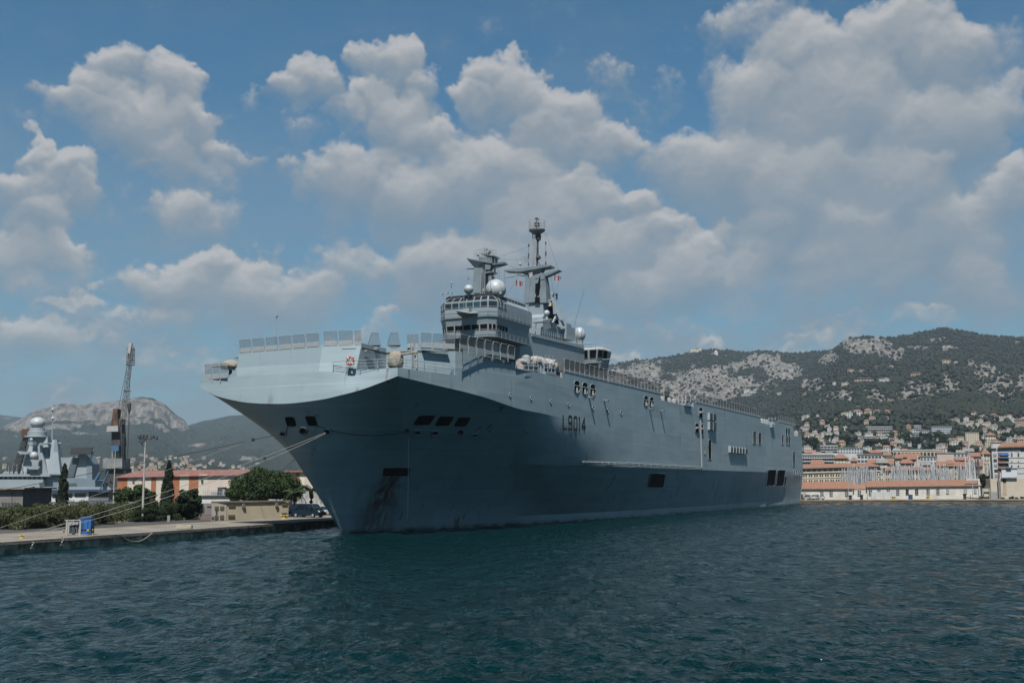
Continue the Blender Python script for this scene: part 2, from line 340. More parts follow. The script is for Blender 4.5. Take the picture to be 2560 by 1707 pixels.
ORPAN = pm('orange_vent_panel', (.42, .22, .09), (.27, .2, .14), 6, .7, stretch=(1, 1, 6))
WHTARP = pm('white_canvas', (.52, .50, .48), (.33, .32, .31), 1.6, .85, .6, 3)
NET = netmat('safety_net_mesh', (.08, .10, .115), .52); NET2 = netmat('dense_net', (.06, .055, .05), .85)
def hullmat():
    m, t, b, N, L = nt('hull_paint'); tc = N('ShaderNodeTexCoord'); ob = tc.outputs['Object']
    def mapd(scale): q = N('ShaderNodeMapping'); L(ob, q.inputs[0]); q.inputs['Scale'].default_value = scale; return q.outputs[0]
    def noise(v, sc_, det=5): q = N('ShaderNodeTexNoise'); q.inputs['Scale'].default_value = sc_; q.inputs['Detail'].default_value = det; L(v, q.inputs['Vector']); return q.outputs[0]
    def rng(v, a, b_, c=0, d=1): q = N('ShaderNodeMapRange'); L(v, q.inputs[0]); [setattr(q.inputs[n_], 'default_value', x) for n_, x in (('From Min', a), ('From Max', b_), ('To Min', c), ('To Max', d))]; return q.outputs[0]
    def mix(f, a, c, blend='MIX'):
        q = N('ShaderNodeMix'); q.data_type = 'RGBA'; q.blend_type = blend; L(f, q.inputs[0])
        for i, x in ((6, a), (7, c)):
            if isinstance(x, tuple): q.inputs[i].default_value = (*x, 1)
            else: L(x, q.inputs[i])
        return q.outputs[2]
    def ma(op, a, c):
        q = N('ShaderNodeMath'); q.operation = op
        for i, x in enumerate((a, c)):
            if isinstance(x, (int, float)): q.inputs[i].default_value = x
            else: L(x, q.inputs[i])
        return q.outputs[0]
    c = mix(rng(noise(ob, .06, 4), .3, .7), (.184, .234, .258), (.150, .197, .222))
    c = mix(rng(noise(mapd((.5, .5, .10)), 1.0, 6), .5, .75, 0, .4), c, (.215, .26, .285))
    c = mix(rng(noise(mapd((.12, .12, 1.0)), 1.0, 5), .48, .68, 0, .6), c, (.118, .16, .185))
    # long welds and plate seams stand as pale lines
    sx = N('ShaderNodeSeparateXYZ'); L(ob, sx.inputs[0])
    def seam(v, per, w_):
        f = ma('ABSOLUTE', ma('SUBTRACT', ma('FRACT', ma('DIVIDE', v, per), 0), .5), 0); return rng(f, .5 - w_, .5, 0, 1)
    s1 = ma('MULTIPLY', seam(sx.outputs[2], 2.45, .05), rng(noise(mapd((.05, .05, 1)), 1.3, 3), .42, .60, 0, .38))
    s2 = ma('MULTIPLY', seam(sx.outputs[0], 9.3, .016), rng(noise(mapd((.2, .2, .2)), 1.0, 3), .4, .6, 0, .35))
    c = mix(ma('MAXIMUM', s1, s2), c, (.30, .345, .365))
    wn = N('ShaderNodeTexWhiteNoise'); wn.noise_dimensions = '2D'; cv = N('ShaderNodeCombineXYZ'); L(ma('FLOOR', ma('DIVIDE', sx.outputs[0], 9.3), 0), cv.inputs[0]); L(ma('FLOOR', ma('DIVIDE', sx.outputs[2], 2.45), 0), cv.inputs[1]); L(cv.outputs[0], wn.inputs['Vector'])
    c = mix(rng(wn.outputs['Value'], .45, 1, 0, .45), c, (.128, .174, .20)); c = mix(rng(wn.outputs['Value'], .3, 0, 0, .3), c, (.21, .265, .295))
    # rust weeping down in thin runs
    r_ = ma('MULTIPLY', rng(noise(mapd((.9, .9, .045)), 1.0, 4), .615, .69), rng(noise(ob, .11, 4), .5, .62))
    c = mix(ma('MULTIPLY', r_, .8), c, (.075, .042, .025))
    # scuffed dark scraping on the lower strakes
    low = ma('MULTIPLY', rng(sx.outputs[2], 7.5, 5.0), rng(noise(mapd((.25, .25, .12)), 1.0, 6), .55, .75, 0, .55))
    c = mix(low, c, (.07, .09, .105))
    fo = ma('MULTIPLY', rng(sx.outputs[2], .55, .1), rng(noise(mapd((.6, .6, .6)), 1.0, 5), .3, .6)); c = mix(fo, c, (.03, .04, .03))
    # rust fan spilling from the anchor pocket
    an = ANCH
    u = ma('SUBTRACT', sx.outputs[0], an[0]); h = ma('SUBTRACT', an[2], sx.outputs[2])
    spread = ma('ADD', 1.7, ma('MULTIPLY', h, .30))
    core = rng(ma('DIVIDE', ma('ABSOLUTE', ma('SUBTRACT', u, ma('MULTIPLY', h, .25)), 0), spread), 1.0, .35)
    fan = ma('MULTIPLY', ma('MULTIPLY', core, rng(h, -.1, .1)), ma('MULTIPLY', rng(h, 9.5, 3, .35, 1), rng(noise(mapd((1.3, 1.3, .16)), 1.0, 6), .30, .58)))
    c = mix(ma('MULTIPLY', fan, .97), c, (.05, .024, .012))
    L(c, b.inputs['Base Color']); b.inputs['Roughness'].default_value = .5; b.inputs['Specular IOR Level'].default_value = .28
    bp = N('ShaderNodeBump'); bp.inputs['Strength'].default_value = .35; bp.inputs['Distance'].default_value = .08
    L(ma('ADD', noise(mapd((.35, .35, .5)), 1.0, 3), ma('MULTIPLY', ma('ADD', s1, s2), .5)), bp.inputs['Height']); L(bp.outputs[0], b.inputs['Normal']); return m
def P(Z, lat, z): return Vector((Z - Z0, lat - C0, z))
def vplane(x, y, A, B):                         # photo point on the upright plane through two (Z, lat) points
    d = ray(x, y); az_, nz_ = AXV.dot(d), NXV.dot(d)
    n0, n1 = -(B[1]-A[1]), (B[0]-A[0]); t = (n0*A[0] + n1*A[1])/(n0*az_ + n1*nz_); return toS(CAMP + d*t)
ZDK = SL(1287, 897, 60).z; ZPL = 18.6; FS, FC_, FP = SZ(597.3, 880.3, 107.1), SZ(806, 862.8, 106.8), SZ(904, 860.5, 107.8); STERN = SL(2004, 1120, 60).x + Z0; SQ = SL(1983, 1064, 60).x + Z0
def cat(pts, n):                                # Catmull-Rom
    pts = np.array(pts, float); out = []
    for i in range(len(pts)-1):
        p0, p1, p2, p3 = pts[max(i-1, 0)], pts[i], pts[i+1], pts[min(i+2, len(pts)-1)]
        for k in range(n):
            t = k/n; out.append(.5*((2*p1) + (p2-p0)*t + (2*p0-5*p1+4*p2-p3)*t*t + (3*p1-p0-3*p2+p3)*t**3))
    out.append(pts[-1]); return np.array(out)
def zk(px, py, A, B): return vplane(px, py, A, B).z
CEN, PC, SC = (105.8, 76.0), (106.2, 63.1), (107.0, 90.9)
fr = []
for x, y in ((720, 1008.5), (800, 999), (850, 988), (900, 975), (950, 957), (994, 940)):
    q = vplane(x, y, CEN, PC); fr.append((q.x + Z0, q.y + C0, q.z))
stb = []
for x, y in ((500, 968), (540, 989), (600, 1003.5), (650, 1008.5)):
    q = vplane(x, y, CEN, SC); stb.append((q.x + Z0, q.y + C0, q.z))
BW = [(115.3, 0), (117, .3), (120, 1.0), (130, 3.3), (140, 5.4), (151, 7.5), (165, 9.8), (180, 11.6), (191, 12.6), (215, 13.7), (240, 13.9), (265, 14.1), (300, 14.7), (336, 15.3)]
def bw(Z): return float(np.interp(Z, [b[0] for b in BW], [b[1] for b in BW]))
# knuckle columns (Z, lat, z) with the waterline station below them and how concave the flare is
front_cols = [(f, w, e) for f, w, e in zip([(stb[3]), fr[0], fr[1], fr[2], fr[3], fr[4], fr[5]], [(115.5, 76.12), (115.3, 76.0), (115.8, 75.86), (117.5, 75.5), (120, 75.0), (123, 74.2), (126.5, 73.4)], [1.0, 1.0, 1.08, 1.16, 1.26, 1.36, 1.45])]
stb_cols = [(stb[0], (125, 78.8), 1.5), (stb[1], (122, 77.4), 1.4), (stb[2], (118, 76.6), 1.2), (stb[3], (115.5, 76.12), 1.0)]
side_k = [fr[5]]
for x, y, A in ((1098.5, 964.6, 61.9), (1160, 979, 61.2), (1220, 995.6, 60.6), (1295, 1021, 60.2)):
    q = SL(x, y, A); side_k.append((q.x + Z0, A, q.z))
side_cols = [(side_k[0], (126.5, 73.4), 1.45)]
for k_, Zw, e in zip(side_k[1:], (133, 138, 143, 149), (1.45, 1.42, 1.38, 1.33)):
    side_cols.append((k_, (max(Zw, k_[0]), C0 - bw(max(Zw, k_[0]))), e))
for Z, Zw, zz_ in ((139, 154, 15.3), (147, 160, 15.0), (156, 166, 14.7), (166, 173, 14.4), (177, 181, 14.0), (190, 192, 13.8), (205, 205, 13.6), (230, 230, 13.5), (255, 255, 13.5), (280, 280, 13.5), (305, 305, 13.5), (325, 325, 13.5), (STERN, STERN, 13.5)): side_cols.append(((Z, 60.0, zz_), (Zw, C0 - bw(Zw)), 1.3))
def cols(cs, n):
    return cat([(*k_, *w_, e) for k_, w_, e in cs], n)
def PLX(y): return float(np.interp(y, [63.1-C0, FP.y, FC_.y, .0, FS.y, 90.9-C0], [106.2-Z0, 106.7-Z0, 106.15-Z0, 106.1-Z0, 106.75-Z0, 107-Z0]))
def hull():
    m = MB()
    NT = 14
    def lower(cs):
        rows = []
        for c in cs:
            K_, W_, e = c[:3], c[3:5], c[5]; col = []
            cb = float(np.clip((K_[0]-131)/14, 0, 1)) if cs is not D_REF else 0; i8 = float(np.interp(K_[0], (131, 139, 147, 156, 166, 178), (4.8, 3.3, 2.0, .95, .28, 0)))
            for j in range(NT+1):
                z = 8.5*j/(NT//2) if j <= NT//2 else 8.5 + (K_[2]-8.5)*(j-NT//2)/(NT-NT//2)
                t = z/K_[2]; gt = t**e; p = P(W_[0] + (K_[0]-W_[0])*gt, W_[1] + (K_[1]-W_[1])*gt, z)
                if cb > 0:
                    if z <= 8.5: f = max(0, (z/8.5 - .16)/.84); la = W_[1] + (K_[1] + i8 - W_[1])*f; Zq = W_[0] + (K_[0]-W_[0])*f
                    else: u = (z-8.5)/(K_[2]-8.5); la = K_[1] + i8*(1-u)**2; Zq = K_[0]
                    p = p.lerp(P(Zq, la, z), cb)
                col.append(p)
            col.insert(0, P(W_[0]+.4, W_[1], -1.6)); rows.append(col)
        o = len(m.v); n = NT+2
        m.add([p for r_ in rows for p in r_], [[i*n+j, (i+1)*n+j, (i+1)*n+j+1, i*n+j+1] for i in range(len(rows)-1) for j in range(n-1)])
    D_REF = None
    A, B, C = cols(stb_cols, 8), cols(front_cols, 6), cols(side_cols, 6)
    lower(A); lower(B); lower(C)
    # starboard mirror aft of the front, unseen from the water but closing the body
    D = C.copy(); D[:, 1] = 150 - D[:, 1]; D[:, 4] = 152 - D[:, 4]; D[0, :3] = A[0, :3]; D[:6, 0] = np.linspace(A[0, 0], D[6, 0], 6); D[:6, 1] = np.linspace(A[0, 1], D[6, 1], 6); D_REF = D[::-1]; lower(D_REF)
    def strip(a, b): 
        n = len(a); m.add(list(a)+list(b), [[i, i+1, n+i+1, n+i] for i in range(n-1)])
    # upright bow face up to the gun platforms
    for cs in (A, B):
        k_ = [P(*c[:3]) for c in cs]; strip(k_, [Vector((PLX(p.y), p.y, ZPL)) for p in k_])
    # port side up to the rail, stepping up from platform to deck and down at the boat bays
    prof = [(PC[0], ZPL), (117.0, ZPL), (117.6, ZPL+.15), (118.0, ZPL+.6), (118.2, ZPL+1.3), (118.25, ZDK)]
    for (xa, xb, ya, yb) in NOTCH:
        a, b_ = SL(xa, 1000, 60).x+Z0, SL(xb, 1000, 60).x+Z0; f0, f1 = SL(xa, ya, 60).z, SL(xb, yb, 60).z
        prof += [(a, ZDK), (a+.9, (f0+f1)/2), (b_-.05, (f0+f1)/2), (b_, ZDK)]
    f0 = (SL(1985, 1082, 60).z + SL(2003, 1098, 60).z)/2
    prof += [(SQ, ZDK), (SQ+.05, f0), (STERN, f0)]
    Zs = sorted(set([c[0] for c in C] + [p[0] for p in prof])); pz = [p[0] for p in prof]; pt = [p[1] for p in prof]
    cz = [c[0] for c in C]; cl = [c[1] for c in C]; ck = [c[2] for c in C]
    lo = [P(Z, np.interp(Z, cz, cl), np.interp(Z, cz, ck)) for Z in Zs]; hi = [P(Z, np.interp(Z, cz, cl), np.interp(Z, pz, pt)) for Z in Zs]
    nn = 5; rows = [[l_.lerp(h_, j/nn) for l_, h_ in zip(lo, hi)] for j in range(nn+1)]
    for j in range(nn): strip(rows[j], rows[j+1])
    globals()['HTOP'] = (pz, pt, f0)
    # starboard side and transom
    m.add([P(A[0, 0], A[0, 1], A[0, 2]), P(140, 90, 8.5), P(STERN, 90, 8.5), P(STERN, 90, f0), P(SQ, 90, ZDK), P(118, 90, ZDK), P(118, 90.4, ZPL), P(A[0, 0], A[0, 1], ZPL)], [[0, 1, 2, 3, 4, 5, 6, 7]])
    m.add([P(STERN, 60, f0), P(STERN, 60, 8.5), P(STERN, C0-bw(STERN), 0), P(STERN, C0-bw(STERN), -1.6), P(STERN, 74.5+bw(STERN), -1.6), P(STERN, 74.5+bw(STERN), 0), P(STERN, 90, 8.5), P(STERN, 90, f0)], [[0, 1, 2, 3, 4, 5, 6, 7]])
    # forward block between the gun platforms
    lo_ = [Vector((PLX(FP.y), FP.y, ZPL)), Vector((PLX(FC_.y), FC_.y, ZPL)), Vector((PLX(FS.y), FS.y, ZPL))]; up = [FP, FC_, FS]
    strip(lo_, up)
    W1 = [(FP.x+Z0, FP.y+C0), (113.5, 69.0), (113.5, 64.6), (117.0, 61.6), (118.25, 61.3)]
    strip([P(a, b_, ZPL-.5) for a, b_ in W1], [P(a, b_, ZDK) for a, b_ in W1])
    m.add([Vector((PLX(FP.y), FP.y, ZPL)), FP, Vector((FP.x+.05, FP.y, ZPL))], [[0, 1, 2]])
    W2 = [(FS.x+Z0, FS.y+C0), (112, FS.y+C0+.3), (112, 88), (118, 90)]
    strip([P(a, b_, ZPL-.5) for a, b_ in W2], [P(a, b_, ZDK) for a, b_ in W2])
    # starboard corner swelling out of the block foot, gun platform floors
    m.add([FS + Vector((0, 0, ZPL+2.4-FS.z)), FS + Vector((.02, 0, ZPL-FS.z)), FS + Vector((.6, 2.5, ZPL-FS.z)), FS + Vector((.3, .9, ZPL+.7-FS.z)), FS + Vector((.15, .3, ZPL+1.5-FS.z))], [[0, 1, 2, 3, 4]])
    for pl in ([(106.3, 63.2), (107.0, 69.4), (113.6, 69.1), (113.6, 64.5), (118.0, 61.5)], [(FS.x+Z0+.1, FS.y+C0), (107.1, 90.8), (118, 90), (112, FS.y+C0+.1)]):
        m.add([P(a, b_, ZPL-.35) for a, b_ in pl], [list(range(len(pl)))])
    return m
NOTCH = [(1291, 1408, 921, 943), (1650, 1735, 1001, 1016), (1899, 1937, 1056, 1063.5)]
_a = SL(992, 1169, 66); ANCH = (_a.x, _a.y, _a.z)
hm = hull()
_bv = BVHTree.FromPolygons(hm.v, hm.f)
_o = SHIPI @ CAMP; _M3 = SHIPI.to_3x3()
def HP(x, y, off=.04):
    d = (_M3 @ ray(x, y)).normalized(); h = _bv.ray_cast(_o, d)
    if h[0] is None: return SL(x, y, 60 - off), Vector((0, -1, 0))
    n = h[1] if h[1].dot(d) < 0 else -h[1]; return h[0] + n*off, n
_a = HP(992, 1169)[0]; ANCH = (_a.x, _a.y, _a.z)
SHIP = thing('warship', 'huge grey amphibious assault warship moored along the quay, its number painted on the side', 'warship', AXV*Z0 + NXV*C0, math.atan2(AXV.y, AXV.x))
HULL = hm.build('hull', hullmat(), SHIP, local=True, smooth=True, angle=10)
# ---- flight deck
nb = [(FP.x+Z0+.1, FP.y+C0), (113.5, 69.0), (113.5, 64.6), (117.0, 61.6), (118.25, 61.3)]
dk = list(nb)
for (xa, xb, ya, yb) in NOTCH:
    a, b_ = SL(xa, 1000, 60).x+Z0, SL(xb, 1000, 60).x+Z0; dk += [(a, 60.02), (a, 63.5), (b_, 63.5), (b_, 60.02)]
dk += [(SQ, 60.02), (SQ, 89.9), (118.2, 89.9), (112.1, 88), (112.1, FS.y+C0+.3), (FS.x+Z0+.1, FS.y+C0), (FC_.x+Z0+.1, FC_.y+C0)]
m = MB(); m.prism([P(a, b_, ZDK-.3 - (.45 if a < 116 else 0)) for a, b_ in dk], (0, 0, .28)); m.build('flight_deck', DARKG, SHIP, local=True)
for (xa, xb, ya, yb) in NOTCH:
    m = MB(); a, b_ = SL(xa, 1000, 60).x+Z0, SL(xb, 1000, 60).x+Z0; zf = (SL(xa, ya, 60).z + SL(xb, yb, 60).z)/2
    m.add([P(a, 60.05, zf-.1), P(b_, 60.05, zf-.1), P(b_, 63.5, zf-.1), P(a, 63.5, zf-.1), P(a, 63.5, ZDK-.3), P(b_, 63.5, ZDK-.3), P(a, 60.1, ZDK-.3), P(b_, 60.1, ZDK-.3)], [[0, 1, 2, 3], [3, 2, 5, 4], [0, 3, 4, 6], [1, 2, 5, 7]]); m.build('boat_bay', GREYP, SHIP, local=True)
m = MB(); m.add([P(SQ, 60.05, HTOP[2]-.1), P(STERN, 60.05, HTOP[2]-.1), P(STERN, 89.9, HTOP[2]-.1), P(SQ, 89.9, HTOP[2]-.1), P(SQ+.02, 60.1, ZDK-.3), P(SQ+.02, 89.9, ZDK-.3)], [[0, 1, 2, 3], [0, 3, 5, 4]])
m.build('stern_platform', GREYP, SHIP, local=True)
# ---- hull fittings
def patch(name, poly, mat, off=.05, rim=None, rimmat=None, parent=None, closed=True):
    pts = [HP(x, y, off)[0] for x, y in poly]; nrm = sum((HP(x, y)[1] for x, y in poly), Vector()).normalized()
    m = MB(); m.prism(pts, -nrm*(off*.7))
    mats = [mat, rimmat or GREYP]
    if rim: m.mi = 1; m.path([p + nrm*rim*.2 for p in pts], rim, 5, closed=True)
    return m.build(name, mats, parent or HULL, local=True)
def rr(x0, x1, y0, y1, sk=0.0, n=3, rad=.25, dy=0.0):           # rounded, sheared photo rectangle; dy drops its right side
    w_, h_ = x1-x0, y1-y0; rx, ry = w_*rad, h_*rad*.6; out = []
    for cx_, cy_, a0 in ((x1-rx, y0+ry, -90), (x1-rx, y1-ry, 0), (x0+rx, y1-ry, 90), (x0+rx, y0+ry, 180)):
        for k in range(n+1):
            a = R(a0 + 90*k/n); X, Y = cx_+rx*math.cos(a), cy_+ry*math.sin(a); out.append((X + sk*(y1-Y)/h_, Y + dy*(X-x0)/w_))
    return out
def oval(cx_, cy_, rx, ry, n=12): return [(cx_ + rx*math.cos(2*math.pi*k/n), cy_ + ry*math.sin(2*math.pi*k/n)) for k in range(n)]
for x, y in ((1273.8, 987), (1326.8, 995.2), (1376, 1003.3), (1420.7, 1010.5), (1482, 1019.6), (1518.7, 1025.8), (1552.3, 1031.5)):
    patch('porthole', oval(x, y, 1.9, 4.3), BLACK, .05, .045, STEEL)
for x0, x1, y0, y1, dy in ((1434, 1447.5, 950, 981, 2.6), (1454.5, 1467.5, 954.6, 984.5, 2.4), (1474.3, 1487, 959, 988, 2.3), (1608.7, 1618.6, 988, 1013.6, 1.8), (1623, 1632.6, 991.2, 1016.3, 1.8)):
    o = patch('side_opening', rr(x0, x1, y0, y1, 0, 3, .45, dy), BLACK, .05, .05, GREYP)
    m = MB(); w_ = x1-x0
    for f in (.42, .58): m.tube(HP(x0+w_*f, y0+(y1-y0)*.55+dy*f, .12)[0], HP(x0+w_*f, y1-1+dy*f, .12)[0], .07)
    m.tube(HP(x0, y0+(y1-y0)*.42, .12)[0], HP(x1, y0+(y1-y0)*.42+dy, .12)[0], .06)
    m.build('rail', WHITEP, o, local=True)
for x0, x1, y0, y1 in ((1746.6, 1755.3, 1018, 1043), (1737.2, 1746, 1057.5, 1081.5), (1748.2, 1757, 1059.5, 1084)):
    o = patch('side_opening', rr(x0, x1, y0, y1, 0, 2, .2, 1.6), BLACK, .05, .05, GREYP)
    m = MB(); a, b_ = HP(x0+1.2, (y0+y1)/2-.5, .18)[0], HP(x1-1.2, (y0+y1)/2+1, .18)[0]; m.tube(a, b_, .22, 10); m.build('raft_canister', WHITEP, o, local=True)
for x0, x1, y0, y1 in ((1768.8, 1776.2, 1032, 1049.5), (1777.4, 1784.8, 1034, 1051), (1769, 1776.4, 1053, 1074), (1777.6, 1785.2, 1055, 1076)):
    pts = [HP(x, y, .5)[0] for x, y in ((x0, y0), (x1, y0+1.5), (x1, y1+1), (x0, y1))]; m = MB(); m.prism(pts, (0, .52, 0)); o = m.build('louvre_box', GREYP, HULL, local=True)
    m = MB()
    for k in range(7):
        f = (k+.6)/7.4; m.bar(pts[0].lerp(pts[3], f)+Vector((.08, -.02, 0)), pts[1].lerp(pts[2], f)+Vector((-.08, -.02, 0)), .05, .13)
    m.build('louvre_slat', DARKG, o, local=True)
for k in range(6):
    x0 = 1821 + k*7.35; y0 = 1114.5 + k*.75
    pts = [HP(x, y, .55)[0] for x, y in ((x0, y0), (x0+5.2, y0+.5), (x0+5.2, y0+16.5), (x0, y0+16))]; m = MB(); m.prism(pts, (0, .57, 0)); o = m.build('vent_hood', GREYP, HULL, local=True)
    m = MB(); m.prism([p + Vector((0, -.03, 0)) for p in (pts[0].lerp(pts[3], .25), pts[1].lerp(pts[2], .25), pts[2].lerp(pts[1], .06), pts[3].lerp(pts[0], .06))], (0, .02, 0)); m.build('grille', DARKG, o, local=True)
for x0, x1, y0, y1, mt in ((1770, 1777.5, 1099.5, 1147, DRUST), (1760.2, 1762.4, 1107.5, 1134, DRUST), (1882, 1889.6, 1078, 1107.5, DARKG), (1896, 1902, 1081, 1109, DRUST), (1963.8, 1968.3, 1068.5, 1088), (1969.5, 1974, 1069.5, 1089), (1964.5, 1969, 1090, 1110), (1970, 1974.5, 1091, 1111), (1953.5, 1958.3, 1087, 1110), (1982, 1986.6, 1128, 1165)) if False else \
    [(1770, 1777.5, 1099.5, 1147, DRUST), (1760.2, 1762.4, 1107.5, 1134, DRUST), (1882, 1889.6, 1078, 1107.5, DARKG), (1896, 1902, 1081, 1109, DRUST), (1963.8, 1968.3, 1068.5, 1088, BLACK), (1969.5, 1974, 1069.5, 1089, BLACK), (1964.5, 1969, 1090, 1110, DRUST), (1970, 1974.5, 1091, 1111, DRUST), (1953.5, 1958.3, 1087, 1110, DARKG), (1982, 1986.6, 1128, 1165, BLACK)]:
    patch('exhaust_slot', [(x0, y0), (x1, y0+.8), (x1, y1+.5), (x0, y1)], mt, .05, .06, GREYP)
for k in range(4):
    x0 = 1983.5 + k*4.5; patch('stern_window', rr(x0, x0+3.2, 1174 + k*.3, 1188.5 + k*.3, 1.2, 2, .3), BLACK, .05, .05)
patch('stern_opening', rr(1914, 1935, 1173.8, 1213.5, 4.5, 2, .12), BLACK, .16, .04); patch('stern_opening', rr(1938.5, 1957.5, 1174.5, 1214, 4.5, 2, .12), BLACK, .16, .04); patch('stern_opening', rr(1960, 1963.5, 1190, 1214, 2, 2, .2), BLACK, .06, .05)
o = patch('side_door', rr(1619, 1656, 1182, 1217.5, 6, 2, .12), BLACK, .16, .05); patch('door_leaf', [(1626, 1193), (1652, 1195), (1649, 1209.5), (1623.5, 1208)], GREYP, .10, .05, RUST, o)
for x0, x1, y0, y1, dy in ((1206, 1225.6, 890, 897, 3.6), (1234.5, 1254, 896, 903.5, 4), (1261.7, 1277.5, 901, 908.5, 3.4)):
    patch('orange_vent', [(x0, y0), (x1, y0+dy), (x1, y1+dy), (x0, y1)], ORPAN, .05, .06, GREYP)
for p in (rr(1033, 1072, 1038.5, 1060, 15, 3, .12), rr(1087.7, 1122, 1041, 1062, 12, 3, .12), rr(1135, 1164, 1043, 1064, 12, 3, .12)): patch('mooring_opening', p, BLACK, .05, .05, BLACK)
for p in (rr(719, 740.5, 1042, 1064, -6, 3, .25), rr(771.5, 794, 1040, 1062, -8, 3, .2)): patch('mooring_opening', p, BLACK, .05, .05, BLACK)
for x, y, rx, ry in ((759, 1075.7, 9, 8), (1017.5, 1075, 4.6, 4), (1151, 1079.5, 6, 5)): patch('fairlead_ring', oval(x, y, rx, ry, 16), BLACK, .06, .12 if rx > 8 else .07, DARKG)
for p in (rr(702, 716, 1078, 1089, -2), rr(811, 826, 1072, 1085, -2), rr(1034, 1050, 1075, 1086, 2), rr(1078, 1094, 1076, 1087, 2), rr(1178, 1193, 1084, 1091, 2, 3, .4)): patch('fairlead', p, DRUST, .06, .08, GREYP)
patch('anchor_pocket', rr(957, 1022, 1169.5, 1188, 2, 2, .08), DRUST, .04, .04, DRUST)
pts = []
m = MB()                                                             # drain brackets that throw long shadows
for x, y in ((1472, 993), (1510, 1000.5), (1623.5, 1021.5), (1651, 1026)):
    m = MB(); a = HP(x, y, 0)[0]; m.box(a + Vector((0, -.4, 0)), (.55, .8, .12)); m.tube(a + Vector((.1, -.7, 0)), a + Vector((.1, -.7, -.25)), .1); m.build('drain_spout', GREYP, HULL, local=True)
m = MB()                                                             # white pipe run and its drop line
for x0, y0, x1, y1 in ((1453, 1152.5, 1562, 1157.5), (1562, 1156.5, 1750, 1167.5)):
    for dy in (0, 4.2):
        if dy and x0 > 1500: dy = 3.4
        m.tube(HP(x0, y0+dy, .3)[0], HP(x1, y1+dy, .3)[0], .11)
for k in range(20):
    x = 1456 + k*15.2; y = 1152.6 + (x-1453)*.0505; m.tube(HP(x, y, .3)[0], HP(x, y+4.4, .3)[0], .09)
m.tube(HP(1747.3, 1050, .3)[0], HP(1750.5, 1168, .3)[0], .16); m.build('pipe_run', STEEL, HULL, local=True)
# pennant number
GL = {'L': [(0, 0, 0, 1), (0, 1, 1, 1)], '9': [(1, .5, 0, .5), (0, .5, 0, .1), (0, .1, .2, 0), (.2, 0, .8, 0), (.8, 0, 1, .1), (1, .1, 1, .9), (1, .9, .8, 1), (.8, 1, .2, 1), (.2, 1, 0, .9), (0, .9, 0, .86)],
      '0': [(0, .1, 0, .9), (0, .9, .2, 1), (.2, 1, .8, 1), (.8, 1, 1, .9), (1, .9, 1, .1), (1, .1, .8, 0), (.8, 0, .2, 0), (.2, 0, 0, .1)], '1': [(.4, 0, .4, 1), (.4, 0, 0, .08)], '4': [(.75, 0, 0, .72), (0, .72, 1.08, .72), (.75, 0, .75, 1)]}
m = MB()
for ch, xa, xb in (('L', 697, 736), ('9', 763, 798), ('0', 825, 858), ('1', 882, 898), ('4', 918, 955)):
    for u0, v0, u1, v1 in GL[ch]:
        e = []
        for u, v in ((u0, v0), (u1, v1)):
            X = xa + (xb-xa)*u; yt, yb = 843 + (X-697)*.112, 996 + (X-697)*.078; e.append(SL(1260 + X/4.704, 860 + (yt + (yb-yt)*v)/4.704, 59.985))
        d_ = (e[1]-e[0]).normalized(); s_ = Vector((-d_.z, 0, d_.x))*.19; d_ = d_*.12; m.prism([e[0]-d_-s_, e[1]+d_-s_, e[1]+d_+s_, e[0]-d_+s_], (0, .012, 0))
m.build('hull_number', pm('black_lettering', (.012, .013, .016)), HULL, local=True)
# ---- life-nets round the flight deck
def net_run(A, B, n, h, kick=.55, name='safety_net', mat=NET, gap=.06, out=.0, lean=Vector((0, 0, 0)), low=.35, open_top=False):
    A, B = Vector(A), Vector(B)
    for k in range(n):
        a, b_ = A.lerp(B, (k+gap)/n), A.lerp(B, (k+1-gap)/n); up = Vector((0, 0, h)) + lean
        m = MB(); w_ = (b_-a)
        if low: m.prism([a + Vector((0, 0, -.1)), b_ + Vector((0, 0, -.1)), b_ + Vector((0, 0, low)), a + Vector((0, 0, low))], lean.normalized()*.06 if lean.length else Vector((.05, .05, 0)))
        m.path([a + Vector((0, 0, low)), a + up*.9, a + up + w_*.05, b_ + up - w_*.05, b_ + up*.9, b_ + Vector((0, 0, low))], .032, 4, closed=True)
        m.tube(a + Vector((0, 0, -kick)), a + up*.3, .06, 5)
        m.mi = 1; m.add([a + Vector((0, 0, low)), a + up*.97, b_ + up*.97, b_ + Vector((0, 0, low))], [[0, 1, 2, 3]])
        m.build(name, [STEEL, mat], SHIP, local=True)
zb = ZDK
def onz(x, y, dz=0): return SH(x, y, ZDK + dz)

FW = Vector((-.12, 0, 0))
net_run(FS, FC_ + Vector((0, .35, 0)), 6, 1.45, lean=FW, low=.42)
net_run(FC_ + Vector((0, -.1, 0)), FC_.lerp(FP, .8), 2, 1.6, lean=FW, low=.42); net_run(FC_.lerp(FP, .83), FP, 2, 1.6, lean=FW)
for xs in ((920, 952, 929, 947), (968, 1002, 977, 996)):                 # two net wings hanging low over the gun
    a, b_, c_, d_ = SZ(xs[0], 862, 110.5), SZ(xs[1], 862, 110.5), SZ(xs[3], 832, 110.5), SZ(xs[2], 832, 110.5)
    m = MB(); m.path([a, d_, c_, b_], .05, 4, closed=True); sag = [a.lerp(b_, k/8) + Vector((.1, 0, -.55*math.sin(math.pi*k/8))) for k in range(9)]
    m.add(sag + [a, b_], [[0, 1, 2, 3, 4, 5, 6, 7, 8, 10, 9]]); m.mi = 1; m.add([a, d_, c_, b_], [[0, 1, 2, 3]]); m.build('safety_net', [GREYP, NET], SHIP, local=True)
net_run(P(113.4, 66.1, zb), P(113.6, 64.6, zb), 3, 1.5, low=.4, lean=FW); net_run(P(113.6, 64.5, zb), P(117, 61.6, zb), 3, 1.65, low=.5, lean=Vector((-.1, -.1, 0)))
